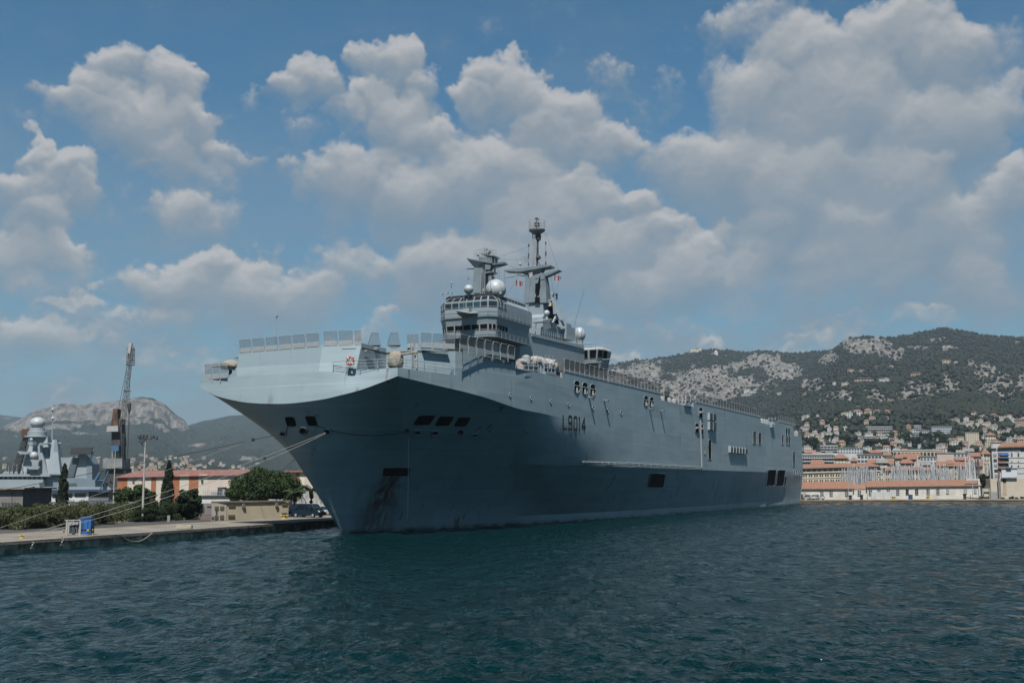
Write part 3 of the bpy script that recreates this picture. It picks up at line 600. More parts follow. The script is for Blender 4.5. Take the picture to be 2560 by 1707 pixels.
SP = Vector((0, -.1, 0))
net_run(SL(1148, 868, 60.6), SL(1287, 897, 60), 7, 1.6, low=.35, lean=SP, mat=netmat('light_net', (.12, .14, .155), .2))
def run_px(x0, x1, n, h, mat):
    a, b_ = SL(x0, 900, 60), SL(x1, 900, 60); a.z = b_.z = ZDK; net_run(a, b_, n, h, kick=.3, mat=mat, gap=.02, lean=SP, low=.2)
run_px(1410, 1518, 9, 1.75, NET2); run_px(1519, 1649, 15, 1.75, netmat('brown_net', (.06, .055, .05), .6)); run_px(1737, 1897, 24, 1.7, netmat('brown_net_far', (.06, .058, .055), .5)); run_px(1941, 1983, 10, 1.6, NET)
m = MB(); sp0 = FS.lerp(FC_, .45); m.tube(sp0, sp0 + Vector((0, 0, 3.9)), .035); q = sp0 + Vector((0, 0, 3.9)); m.box(q, (.3, .3, .18)); m.build('signal_pole', STEEL, SHIP, local=True)
# ---- gun platforms
def life_line(pts, h=1.05, wires=3, step=1.9, name='guard_rail'):
    m = MB()
    for a, b_ in zip(pts, pts[1:]):
        a, b_ = Vector(a), Vector(b_); n = max(1, round((b_-a).length/step))
        for k in range(n+1): p = a.lerp(b_, k/n); m.tube(p, p + Vector((0, 0, h)), .035, 5)
        for w_ in range(wires): z = Vector((0, 0, h*(w_+1)/wires)); m.tube(a+z, b_+z, .026 if w_ < wires-1 else .034, 4)
    return m.build(name, STEEL, SHIP, local=True)
life_line([P(106.25, 71.6, ZPL), P(106.1, 68, ZPL), P(106.3, 63.3, ZPL), P(111, 62.4, ZPL), P(116.6, 61.7, ZPL)])
def gun(base, sx, sc_=1.0, tilt=0):
    b_ = Vector(base); m = MB(); m.lathe(b_, [(1.25*sc_, 0), (1.25*sc_, .12), (.55, .16), (.45, .7)], 16); m.box(b_ + Vector((-.9, 0, .35)), (.12, 3.0*sc_, .35)); g = m.build('deck_gun', GREYP, SHIP, local=True)
    m = MB(); n = 18; rings = []
    for z, r_ in ((.55, .55), (.75, .78), (1.2, .9), (1.7, .85), (2.15, .75), (2.4, .55), (2.5, .1)):
        rings.append([b_ + Vector((math.cos(2*math.pi*k/n)*r_*(1+.16*math.sin(5*k+z*4)), math.sin(2*math.pi*k/n)*r_*sc_*(1+.13*math.cos(3*k+z*5)), z + .08*math.sin(4*k))) for k in range(n)])
    m.loft(rings); m.build('tarpaulin', TARP, g, local=True, smooth=True)
    m = MB(); m.tube(b_ + Vector((0, 0, 2.1)), b_ + Vector((-.2, sx*3.0, 2.25 + tilt)), .17, 9, .11); m.build('barrel_cover', TARP, g, local=True, smooth=True, angle=40)
    return g
gb = vplane(990, 912, (109.3, 60), (109.3, 80)); gun(P(109.2, gb.y + C0, ZPL-.3), -1)
# starboard gun stands low behind its own nets
sbp = [P(107.1, 90.7, ZPL), P(106.6, 86.8, ZPL)]
net_run(sbp[0], sbp[1], 3, 1.75, lean=FW, low=.5); sg0 = P(109.3, 88.6, ZPL-.3)
m = MB(); m.lathe(sg0, [(.5, 0), (.45, .1), (.22, .2), (.2, 1.9)], 10); sgun = m.build('deck_gun', DARKG, SHIP, local=True)
m = MB(); n = 18; m.loft([[sg0 + Vector((math.cos(2*math.pi*k/n)*r_*(1+.14*math.sin(3*k+z)), math.sin(2*math.pi*k/n)*r_*1.25*(1+.1*math.cos(5*k)), z + .1*math.sin(4*k))) for k in range(n)] for z, r_ in ((1.55, .35), (1.75, 1.0), (2.1, 1.05), (2.45, .75), (2.7, .15))]); m.build('tarpaulin', TARP, sgun, local=True, smooth=True)
m = MB(); m.tube(sg0 + Vector((0, .6, 2.1)), sg0 + Vector((-.2, 2.7, 2.0)), .2, 8, .12); m.build('barrel_cover', TARP, sgun, local=True)
# forward block fittings
def vp2(x, y): return vplane(x, y, (113.45, 60), (113.45, 80))
def vp3(x, y): return vplane(x, y, (113.4, 64.55), (116.95, 61.5))
m = MB()
for x in (1029.5, 1035.5): m.tube(vp2(x, 921), vp2(x, 855), .05)
for k in range(11): m.tube(vp2(1029.5, 917-k*5.6), vp2(1035.5, 917-k*5.6), .035)
m.build('ladder', STEEL, SHIP, local=True)
m = MB(); a, b_ = vp3(1054, 875), vp3(1119, 881); m.bar(a + Vector((-.2, -.2, 0)), b_ + Vector((-.2, -.2, 0)), .5, .12); m.bar(vp3(1054, 873), vp3(1119, 874), .08, .08); m.build('cable_tray', GREYP, SHIP, local=True)
m = MB(); m.prism([vp2(x, y) for x, y in ((1041, 921), (1044.5, 921), (1044.5, 886), (1041, 886))], (-.12, 0, 0)); m.box(vp2(1040, 882), (.3, .35, .5)); m.build('access_door', STEEL, SHIP, local=True)
m = MB(); m.prism([SL(x, y, FP.y+C0-.1) for x, y in ((910, 875), (930, 880), (930, 883), (910, 878))], (0, -.4, 0)); m.build('floodlight', STEEL, SHIP, local=True)
m = MB(); q = vp2(917, 914); m.box(q + Vector((-1.2, .3, .1)), (1.0, 1.0, 1.5)); m.box(q + Vector((-.6, -1.4, .6)), (.7, .9, .8)); m.build('ammunition_locker', GREYP, SHIP, local=True)
m = MB(); a, b_ = vplane(857, 873, (FP.x+Z0, FP.y+C0), (FC_.x+Z0, FC_.y+C0)), vplane(892, 872, (FP.x+Z0, FP.y+C0), (FC_.x+Z0, FC_.y+C0)); m.bar(a + Vector((-.15, 0, 0)), b_ + Vector((-.15, 0, 0)), .1, .1); m.build('pipe', DARKG, SHIP, local=True)
m = MB(); a = FS + Vector((0, .3, ZPL+2.4-FS.z)); m.box(a + Vector((.5, .3, 0)), (.9, .7, .1)); m.path([a + Vector((.1, .6, 0)), a + Vector((.1, .6, 1.6)), a + Vector((.9, .6, 1.6)), a + Vector((.9, .6, 0))], .04, 4); m.build('side_ladder', STEEL, SHIP, local=True)
# ================================================================== island, masts and deck gear of the assault ship
def C7(x, y): return 1160 + x/6.532, 560 + y/6.532
def C8(x, y): return 1080 + x/7.35, 700 + y/7.35
def C6(x, y): return 1060 + x/3.92, 540 + y/3.92
def lp(f, pts, lat): return [SL(*f(x, y), lat) for x, y in pts]
ZF = 165.8
BASE = [(ZF, 81.2), (ZF, 89.3), (168.0, 91.3), (180.5, 91.3), (180.5, 80.0), (167.1, 80.0)]
def bring(d, z, dz=0):
    off = [(d, .35*d), (d, -.35*d), (.35*d, -d), (0, -d), (0, d), (.35*d, d)]
    return [P(a + o[0], b + o[1], z) for (a, b), o in zip(BASE, off)]
def zh(y): return SZ(1165, y, ZF).z
LV = [(738.5, 1.05), (740.6, .95), (754.4, 0), (770.5, 0), (794, .05), (811, .32), (825.5, .40), (843.8, .55)]
LV2 = LV[::-1]
rings = [bring(d, zh(y)) for y, d in LV]
m = MB(); m.loft(rings[::-1]); ISL = m.build('island', GREY, SHIP, local=True)
m = MB(); m.loft([[p + Vector((0, 0, .02)) for p in bring(.8, rings[0][0].z)], [p + Vector((0, 0, .22)) for p in bring(.8, rings[0][0].z)]]); m.build('bridge_roof', DARKG, ISL, local=True)
def wins(ra, rb, k, us, v0=.1, v1=.9, mat=GLASS, name='bridge_window'):
    a, b, c, d = rings[ra][k], rings[ra][(k+1) % 6], rings[rb][(k+1) % 6], rings[rb][k]
    n = (b-a).cross(d-a).normalized(); cen = sum(rings[ra], Vector())/6
    if n.dot(a - cen) < 0: n = -n
    for u0, u1 in us:
        q = [a.lerp(b, u).lerp(d.lerp(c, u), v) + n*.03 for u, v in ((u0, v0), (u1, v0), (u1, v1), (u0, v1))]
        m = MB(); m.prism(q, n*.03); m.mi = 1; m.path([p + n*.03 for p in q], .045, 4, closed=True); m.build(name, [mat, STEEL], ISL, local=True)
def even(n, g=.12, a=0.0, b=1.0): w = (b-a)/n; return [(a + (k+g/2)*w, a + (k+1-g/2)*w) for k in range(n)]
TEAL = pm('teal_glass', (.02, .06, .075), (.03, .08, .10), 1.5, .08, spec=.6)
wins(1, 2, 0, even(6), .12, .9); wins(1, 2, 5, even(1, .15)); wins(1, 2, 1, even(1, .2)); wins(1, 2, 4, [(.80, .88), (.91, .99)], .2, .9)
ew = even(6); wins(2, 3, 0, ew[:1]+ew[4:], .12, .9); wins(2, 3, 0, ew[1:4], .12, .9, TEAL); wins(2, 3, 5, even(1, .15), .08, .92); wins(2, 3, 1, even(2, .25), .1, .9); wins(2, 3, 4, [(.76, .82), (.86, .915), (.94, .985)], .15, .85)
wins(5, 6, 0, even(5, .14), .06, .94, BLACK); wins(5, 6, 5, even(2, .22), .06, .94, BLACK); wins(5, 6, 1, even(2, .2), .06, .94, BLACK); wins(5, 6, 4, [(.67, .73), (.76, .82), (.85, .90), (.93, .985)], .05, .95, BLACK)
for y, d in ((783, -.5), (777, -.5)):                                    # walkway rail round the bridge front
    pass
zr = zh(794)
for nm, zz_, o_ in (('bridge_ledge', zr, -.12), ('lower_walkway', zh(843.8), .1)):
    rg = bring(o_, zz_); m = MB(); m.prism([rg[4], rg[5], rg[0], rg[1], rg[2], rings[4 if o_ < 0 else 7][2], rings[4 if o_ < 0 else 7][1], rings[4 if o_ < 0 else 7][0], rings[4 if o_ < 0 else 7][5], rings[4 if o_ < 0 else 7][4]], (0, 0, .1)); o = m.build(nm, GREYP, ISL, local=True)
    m = MB(); pts = [rg[4], rg[5], rg[0], rg[1], rg[2]]
    for a, b in zip(pts, pts[1:]):
        n = max(1, round((b-a).length/1.6))
        for k in range(n+1): p = a.lerp(b, k/n); m.tube(p, p + Vector((0, 0, 1.0)), .03, 4)
        for h_ in (.5, 1.0): m.tube(a + Vector((0, 0, h_)), b + Vector((0, 0, h_)), .026, 4)
    m.build('handrail', STEEL, o, local=True)
# forward-jutting director platform and its thin whip mast
q = [SZ(*C8(x, y), ZF) for x, y in ((565, 605), (850, 640), (850, 690), (565, 690))]
m = MB(); a, b = q[0], q[1]; zt, zl = q[0].z, q[3].z
m.loft([[a + Vector((-2.6, 0, 0)), b + Vector((-2.3, .4, 0)), Vector((b.x, b.y, zt)), a], [Vector((a.x-2.6, a.y, zl+.35)), Vector((b.x-.3, b.y, zl+.5)), Vector((b.x, b.y, zl)), Vector((a.x, a.y, zl))]][::-1]); m.build('director_platform', GREYP, ISL, local=True)
m = MB(); m.box(a.lerp(b, .55) + Vector((-1.4, 0, .35)), (1.0, 1.1, .7)); p = SZ(*C8(660, 590), ZF) + Vector((-1.5, 0, 0)); m.tube(p, Vector((p.x, p.y, SZ(*C8(660, 30), ZF-1.5).z)), .03, 4); m.build('whip_antenna', STEEL, ISL, local=True)
# pedestal below the bridge and long after-body of the island
WL = 82.3
def wl(x, y): return SL(*C6(x, y), WL)
zt = rings[7][0].z
m = MB(); ap = SL(*C6(1050, 1370), WL)
m.loft([[P(170.5, WL, ZDK-.05), P(170.5, 92.5, ZDK-.05), P(181, 92.5, ZDK-.05), P(181, WL, ZDK-.05)], [P(169.3, WL, zt+.1), P(169.3, 91, zt+.1), P(181, 91, zt+.1), P(181, WL, zt+.1)]]); m.build('pedestal', GREY, ISL, local=True)
top = [wl(840, 1090), wl(1010, 1090), wl(1040, 1145), wl(1570, 1270), wl(1578, 1460)]
e = top[-1]; st_ = P(180, WL, ZDK-.05)
m = MB(); m.prism([P(172, WL, ZDK-.05), Vector((P(172, WL, 0).x, WL-C0, top[0].z)), top[1], top[2], top[3], Vector((e.x, e.y, ZDK-.05))], (0, 10.2, 0)); AFT = m.build('deckhouse', GREY, SHIP, local=True)
m = MB(); m.bar(wl(1050, 1170) + Vector((0, -.12, 0)), wl(1560, 1295) + Vector((0, -.12, 0)), .2, .28); m.build('rubbing_strake', GREYP, AFT, local=True)
m = MB(); a, b = top[2] + Vector((0, .2, 0)), top[3] + Vector((0, .2, 0))
for k in range(27): p = a.lerp(b, k/26); m.tube(p, p + Vector((0, 0, 1.15)), .05, 4)
for h_ in (.6, 1.15): m.tube(a + Vector((0, 0, h_)), b + Vector((0, 0, h_)), .035, 4)
m.build('roof_rail', STEEL, AFT, local=True)
def mpr(m, f, pts, lat0, dep): m.prism([p for p in lp(f, pts, lat0)], (0, dep, 0))
ZM1, ZM2 = SL(1205, 720, 86.0).x + Z0, SL(1345, 720, 87.0).x + Z0
ZM = ZM1
def lz(f, pts, dx=0): return [SZ(*f(x, y), ZM + dx) for x, y in pts]
def mz(m, f, pts, off, dep): m.prism(lz(f, pts, off), (dep, 0, 0))
def mbox(m, f, pts, lat0, dep): mz(m, f, pts, -dep/2, dep)
def S1(x, y, dx=0): return SZ(*C7(x, y), ZM + dx)
def pxr(px, p): return px*(SHIPM @ p - CAMP).length/F_PX
# tall block under the main mast with a pale front
ZM = ZM2 - 1.0
m = MB(); mz(m, C6, [(1020, 1170), (1022, 850), (1165, 850), (1174, 1000), (1174, 1170)], 0, 4); BLK = m.build('mast_block', GREY, SHIP, local=True)
m = MB(); m.prism(lp(C6, [(800, 850), (1025, 915), (1058, 960), (1058, 1095), (1020, 1105), (840, 1060), (800, 1040)], 80.6), (0, 6, 0)); m.build('signal_house', GREY, SHIP, local=True)
m = MB(); a, b = SL(*C6(800, 850), 80.7), SL(*C6(1025, 912), 80.7)
for k in range(9): p = a.lerp(b, k/8); m.tube(p, p + Vector((0, 0, 1.05)), .035, 4)
for h_ in (.5, 1.05): m.tube(a + Vector((0, 0, h_)), b + Vector((0, 0, h_)), .03, 4)
m.build('roof_rail', STEEL, SHIP, local=True)
# ---- forward mast
ZM = ZM1
ML = 86.0
m = MB()
foot, head = lz(C7, [(192, 1150), (338, 1150)]), lz(C7, [(218, 735), (352, 735)])
def sq(a, b, w): return [a + Vector((-w, 0, 0)), b + Vector((-w, 0, 0)), b + Vector((w, 0, 0)), a + Vector((w, 0, 0))]
m.loft([sq(*foot, 1.5), sq(*head, 1.2)]); FM = m.build('forward_mast', GREYM, SHIP, local=True)
m = MB(); r_ = lambda pts, w: [p for p in sq(*lz(C7, pts), w*.75)]
m.loft([r_([(215, 742), (398, 742)], .9), r_([(100, 590), (345, 640)], 1.8), r_([(105, 578), (345, 625)], 1.8)]); m.build('yard_platform', GREYM, FM, local=True)
m = MB(); m.loft([r_([(425, 742), (505, 720)], .5), r_([(440, 690), (682, 658)], 1.1), r_([(455, 660), (680, 630)], 1.1)]); m.build('yard_platform', GREYM, FM, local=True)
m = MB(); mbox(m, C7, [(345, 745), (425, 745), (445, 640), (345, 620)], ML, 2.0); m.build('mast_head', GREYM, FM, local=True)
m = MB(); mbox(m, C7, [(245, 610), (455, 645), (455, 545), (245, 535)], ML, 2.4); o = m.build('radar_cabin', GREYM, FM, local=True)
m = MB(); mbox(m, C7, [(250, 600), (290, 606), (290, 545), (250, 540)], 0-1.23, .06); mbox(m, C7, [(340, 614), (360, 617), (360, 552), (340, 549)], 0-1.23, .06); m.build('cabin_window', BLACK, o, local=True)
m = MB(); m.loft([r_([(420, 556), (525, 568)], 1.2), r_([(335, 520), (530, 548)], 1.8), r_([(335, 508), (530, 530)], 1.8)]); m.build('top_platform', GREYM, FM, local=True)
m = MB()
def rails(m, f, pts, lat, h, n):
    p_ = lz(f, pts, lat)
    for a, b in zip(p_, p_[1:]):
        for k in range(n+1): q = a.lerp(b, k/n); m.tube(q, q + Vector((0, 0, h)), .035, 4)
        for w in (.5, 1): m.tube(a + Vector((0, 0, h*w)), b + Vector((0, 0, h*w)), .03, 4)
rails(m, C7, [(165, 545), (335, 515), (525, 535)], 0-1.5, 1.2, 4); rails(m, C7, [(340, 510), (528, 528)], 0+1.5, 1.2, 3); rails(m, C7, [(500, 660), (675, 632)], 0-1, 1.0, 3); m.build('mast_rail', STEEL, FM, local=True)
m = MB(); mbox(m, C7, [(335, 490), (400, 470), (410, 430), (345, 450)], ML, 1.0); mbox(m, C7, [(310, 455), (345, 465), (372, 395), (350, 380), (318, 400)], ML, .4); m.build('navigation_radar', STEEL, FM, local=True)
m = MB(); m.sphere(S1(228, 505, -1.2), .28, 12, 8); m.build('small_dome', WHITEP, FM, local=True, smooth=True)
m = MB(); mbox(m, C7, [(35, 728), (215, 742), (215, 730), (60, 722)], ML, .5); m.build('yard_arm', GREYM, FM, local=True)
m = MB(); m.loft([r_([(375, 848), (450, 842)], .4), r_([(360, 822), (515, 798)], 1.1), r_([(400, 785), (515, 788)], 1.1)]); m.build('side_platform', GREYM, FM, local=True)
m = MB(); mbox(m, C7, [(440, 790), (485, 790), (485, 715), (440, 715)], ML, .8); m.build('sensor_box', STEEL, FM, local=True)
m = MB()
for x in (268, 300, 333): m.tube(S1(x, 1140, -1.55), S1(x + 12, 740, -1.3), .05, 4)
for k in range(14): m.tube(S1(268 + k*.8, 1130-k*28, -1.55), S1(333+k*.8, 1130-k*28, -1.55), .03, 4)
m.build('mast_ladder', STEEL, FM, local=True)
m = MB(); mbox(m, C7, [(405, 920), (450, 920), (450, 840), (405, 845)], ML, 1.2); rails(m, C7, [(490, 920), (575, 900)], 0-.6, 2.2, 3); m.build('side_cabin', GREYM, FM, local=True)
m = MB(); m.tube(S1(75, 890, 0), S1(215, 880, 0), .04, 4); m.tube(S1(62, 1000, 0), S1(62, 870, 0), .04, 4); m.box(S1(60, 882, 0), (.3, .3, .35)); m.tube(S1(60, 990, 0), S1(58, 690, 0), .025, 4); m.build('wire_antenna', STEEL, FM, local=True)
# radomes
def dome(c, r, name='radome', lat=84, ped=0.0, sz=1.0):
    a = SL(*c, lat); rr_ = (SL(c[0]+r, c[1], lat) - a).length*.985
    b = SL(c[0], c[1]-r*sz, lat); hz = (b-a).z
    m = MB(); m.sphere(a, hz/sz if sz != 1 else hz, 28, 18, sz, -62)
    if ped: m.mi = 1; m.lathe(Vector((a.x, a.y, a.z)), [(hz*.5, -hz*.83), (hz*.42, -hz*.83-ped)], 16)
    return m.build(name, [pm('radome_white', (.50, .55, .58), (.45, .50, .53), 1, .45), GREYP], SHIP, local=True, smooth=True, angle=50), a, hz
dome(C7(520, 1070), 25.4, lat=81.6, ped=1.2)
a = SL(*C7(75, 1068), 85); hz = (SL(*C7(75, 992), 85) - a).z
m = MB(); m.sphere(a, hz, 22, 8, 1, 0); m.mi = 1; m.lathe(a, [(hz*1.0, 0), (hz*.96, -hz*.35), (hz*.5, -hz*1.0), (hz*.18, -hz*1.15), (hz*.18, -hz*1.6)], 22); m.build('satellite_dome', [pm('radome_white', ()), GREYP] if False else [MC['radome_white'], GREYP], SHIP, local=True, smooth=True, angle=50)
dome(C6(1525, 1160), 14.8, lat=86, ped=1.5, sz=1.22)
m = MB(); a = SL(*C7(1352, 1480), 84)
m.sphere(SL(*C7(1352, 1455), 84), .6, 14, 10); m.tube(a + Vector((0, 0, -1.4)), SL(*C7(1352, 1455), 84), .25, 8); m.build('small_radome', MC['radome_white'], SHIP, local=True, smooth=True, angle=60)
m = MB(); p = SL(*C8(357, 320), 86); t_ = SL(*C8(357, 20), 86); m.tube(p, p.lerp(t_, .6), .04, 5); m.lathe(p.lerp(t_, .58), [(.03, 0), (.16, .35), (.05, .4)], 8); m.lathe(p.lerp(t_, .78), [(.05, 0), (.17, .32), (.05, .5)], 8); m.build('rod_antenna', STEEL, SHIP, local=True)
ZM = ZM2
# ---- main mast
MM = 87.0
def r2(pts, w): return sq(*lz(C7, pts), w*.75)
m = MB(); m.loft([r2([(1025, 1310), (1205, 1290)], 1.9), r2([(1042, 1000), (1240, 1000)], 1.6), r2([(1045, 850), (1275, 850)], 1.5)]); m.mi = 0; MAIN = m.build('main_mast', GREYM, SHIP, local=True)
m = MB(); m.loft([r2([(1205, 1300), (1385, 1300)], 1.6), r2([(1278, 1060), (1372, 1060)], 1.3), r2([(1275, 800), (1340, 830)], 1.2)]); m.build('mast_leg', GREYM, MAIN, local=True)
m = MB(); mz(m, C7, [(1165, 970), (1235, 965), (1225, 1140), (1160, 1140)], -1.32, .1); m.build('mast_opening', BLACK, MAIN, local=True)
m = MB(); mz(m, C7, [(1158, 1195), (1235, 1190), (1235, 1290), (1158, 1290)], -1.5, .1); m.build('mast_opening', BLACK, MAIN, local=True)
m = MB(); m.loft([r2([(1035, 852), (1280, 800)], .8), r2([(920, 775), (1290, 735)], 1.6), r2([(940, 755), (1300, 715)], 1.6)]); m.build('platform_web', GREYM, MAIN, local=True)
m = MB(); mbox(m, C7, [(650, 768), (930, 778), (1400, 692), (1400, 668), (1300, 665), (930, 728), (650, 748)], MM, 2.6); YD = m.build('yard_platform', GREYM, MAIN, local=True)
m = MB(); m.loft([r2([(1285, 850), (1345, 852)], .6), r2([(1285, 800), (1345, 815)], .9)]); mbox(m, C7, [(1290, 852), (1345, 850), (1558, 752), (1540, 738), (1350, 795), (1290, 810)], MM, 1.6); m.build('yard_arm', GREYM, MAIN, local=True)
m = MB(); rails(m, C7, [(925, 730), (1100, 700)], 0-1.2, 2.3, 5); m.build('mast_rail', STEEL, MAIN, local=True); m = MB(); rails(m, C7, [(1000, 640), (1130, 610)], 0-1.0, 1.4, 4); m.build('mast_rail', STEEL, MAIN, local=True)
m = MB(); mbox(m, C7, [(850, 832), (1030, 862), (1030, 850), (870, 826)], MM, .4); m.build('yard_arm', GREYM, MAIN, local=True)
m = MB(); m.tube(S1(640, 890, 0), S1(870, 850, 0), .05, 4); m.tube(S1(1160, 830, -1.6), S1(1320, 805, -1.6), .06, 4); m.build('boom', STEEL, MAIN, local=True)
m = MB()                                                                # lattice topmast
A0, A1 = (1120, 700), (1118, 135); B0, B1 = (1170, 700), (1168, 135)
for dl in (-.5, .5):
    m.tube(S1(*A0, +dl), S1(*A1, +dl), .07, 5); m.tube(S1(*B0, +dl), S1(*B1, +dl), .07, 5)
for k in range(19):
    y = 690 - k*30; m.tube(S1(1119, y, -.5), S1(1169, y, -.5), .05, 4)
    if k % 2: m.tube(S1(1119, y, -.5), S1(1169, y-30, -.5), .04, 4)
m.build('lattice_topmast', WHITEP, MAIN, local=True)
m = MB(); m.tube(S1(1192, 690, 0), S1(1203, 140, 0), .2, 8, .16); m.tube(S1(1215, 560, 0), S1(1213, 200, 0), .07, 5); m.lathe(S1(1215, 225, 0), [(.15, -.7), (.5, -.4), (.55, .4), (.3, .9)], 10); m.lathe(S1(1210, 545, 0), [(.2, -.5), (.6, -.2), (.5, .2), (.2, .5)], 10)
m.tube(S1(1190, 580, 0), S1(1245, 680, 0), .08, 5); m.build('pole_mast', DARKG, MAIN, local=True)
c = S1(1192, 105, 0); rad = pxr(20.5, c)
m = MB(); m.lathe(c, [(rad*.45, -.75), (rad*.95, -.2), (rad, 0), (rad, .12)], 16); TP = m.build('top_platform', GREYM, MAIN, local=True)
m = MB()
for k in range(14): a_ = 2*math.pi*k/14; p = c + Vector((math.cos(a_)*rad, math.sin(a_)*rad, .1)); m.tube(p, p + Vector((0, 0, 1.75)), .05, 4)
for h_ in (.7, 1.2, 1.8): m.path([c + Vector((math.cos(2*math.pi*k/14)*rad, math.sin(2*math.pi*k/14)*rad, h_)) for k in range(14)], .04, 4, closed=True)
m.build('platform_rail', WHITEP, MAIN, local=True)
m = MB(); m.box(c + Vector((0, 0, 1.2)), (.8, .8, .9)); m.tube(c + Vector((0, 0, .1)), c + Vector((0, 0, 2.6)), .12, 6); m.box(c + Vector((0, 0, 2.3)), (1.1, .5, .25)); m.build('beacon', DARKG, MAIN, local=True)
for x, ys in ((1056, (350, 500, 535, 660)), (1335, (315, 470, 500, 640))):
    m = MB(); m.tube(S1(x, 690 if x < 1100 else 660, -1), S1(x, ys[0], -1), .03, 4)
    for y in ys: m.lathe(S1(x, y, -1), [(.05, -.3), (.14, -.25), (.14, .25), (.05, .3)], 7)
    if x > 1100: m.tube(S1(x, 315, -1), S1(1322, 140, -1), .02, 4)
    m.build('dipole_antenna', DARKG, MAIN, local=True)
m = MB(); m.sphere(S1(918, 655, -1.2), .3, 10, 8); m.build('searchlight', WHITEP, MAIN, local=True)
m = MB()
for x, y0, y1 in ((880, 730, 690), (862, 740, 560), (1520, 740, 640), (1400, 570, 520), (655, 740, 700)): m.tube(S1(x, y0, 0), S1(x, y1, 0), .03, 4)
m.build('whip_antenna', STEEL, MAIN, local=True)
# stays and aerials strung between the masts
m = MB()
for (xa, ya), (xb, yb) in (((675, 640), (940, 740)), ((455, 560), (1056, 560)), ((530, 540), (1190, 300)), ((700, 1150), (920, 780)), ((1400, 690), (1480, 1240)), ((1558, 745), (1500, 1240)), ((655, 770), (690, 1180)), ((1340, 140), (1540, 740))):
    a, b = SZ(*C7(xa, ya), ZM1 + (ZM2-ZM1)*min(1, max(0, (xa-450)/500))), SZ(*C7(xb, yb), ZM1 + (ZM2-ZM1)*min(1, max(0, (xb-450)/500))); m.path([a.lerp(b, k/10) - Vector((0, 0, .25*4*(k/10)*(1-k/10))) for k in range(11)], .022, 3)
m.build('stay_wire', DARKG, MAIN, local=True)
for x, y, h_ in ((1000, 735, 3.2), (1105, 738, 2.4), (1128, 736, 1.6), (1210, 728, 4.2), (1226, 727, 2.6), (1252, 735, 3.0)):
    p = SZ(x if x > 1100 else 1118, y, ZF + 2); m = MB(); m.tube(p, p + Vector((0, 0, h_)), .03, 4, .015); m.box(p + Vector((0, 0, .2)), (.35, .35, .4)); m.build('whip_antenna', STEEL, ISL, local=True)
# ---- funnel casing: sloping braces, ledges, lamps
m = MB(); mbox(m, C7, [(1365, 1240), (1445, 1220), (1480, 1270), (1620, 1568), (1560, 1568), (1440, 1300), (1380, 1290)], 0, .7); FN = m.build('funnel_brace', GREYP, SHIP, local=True)
m = MB(); mpr(m, C6, [(1165, 1170), (1165, 990), (1215, 900), (1250, 940), (1290, 1070), (1380, 1110), (1380, 1200)], 85.2, 5.5); m.build('funnel', GREYP, SHIP, local=True)
m = MB(); mpr(m, C6, [(1165, 1020), (1250, 1005), (1262, 1012), (1215, 1045), (1165, 1035)], 82.8, 2.5); m.build('funnel_ledge', GREYP, SHIP, local=True)
m = MB(); mpr(m, C6, [(1240, 890), (1262, 880), (1268, 1000), (1245, 1030)], 83.8, .6); m.mi = 1; mpr(m, C6, [(1272, 1020), (1300, 1050), (1325, 1060), (1310, 1000), (1285, 960)], 84.2, .4); m.build('funnel_recess', [BLACK, BLACK], SHIP, local=True)
for x, y in ((1254, 868), (1312, 982)):
    m = MB(); mpr(m, C6, [(x-13, y+14), (x+13, y+14), (x+8, y-18), (x-6, y-18)], 83.6, .4); m.build('yellow_lamp_cover', pm('ochre_paint', (.48, .38, .24)), SHIP, local=True)
m = MB()
for x0, y0, x1, y1 in ((1260, 1050, 1310, 950), (1310, 950, 1372, 1072), (1285, 1000, 1345, 1020)): m.bar(SL(*C6(x0, y0), 83.4), SL(*C6(x1, y1), 83.4), .35)
m.build('funnel_truss', GREYP, SHIP, local=True)
m = MB(); a = SL(*C7(1325, 1260), 84); m.bar(a, SL(*C7(1465, 1248), 84), .3, .15); m.tube(SL(*C7(1445, 1250), 84), SL(*C7(1462, 1135), 84), .14, 6); m.box(SL(*C7(1452, 1140), 84), (.9, .5, .5)); m.tube(SL(*C7(1515, 1245), 84), SL(*C7(1512, 1140), 84), .16, 6, .22); m.lathe(SL(*C7(1512, 1160), 84), [(.1, -.3), (.3, 0), (.15, .3)], 8); m.build('lamp_bracket', STEEL, SHIP, local=True)
m = MB(); m.tube(SL(*C6(1465, 1100), 84), SL(*C6(1572, 720), 84), .035, 4); m.build('whip_aerial', DARKG, SHIP, local=True)
m = MB(); mpr(m, C6, [(1395, 1200), (1480, 1225), (1480, 1100), (1450, 1095), (1440, 1060), (1395, 1050)], 84, 4); m.build('aft_cabin', GREYP, SHIP, local=True)
m = MB()
for x in (1483, 1510): m.tube(SL(*C6(x, 1250), 84), SL(*C6(x, 1110), 84), .05, 4)
for k in range(9): m.tube(SL(*C6(1483, 1245-k*16), 84), SL(*C6(1510, 1245-k*16), 84), .04, 4)
m.build('dome_ladder', STEEL, SHIP, local=True)
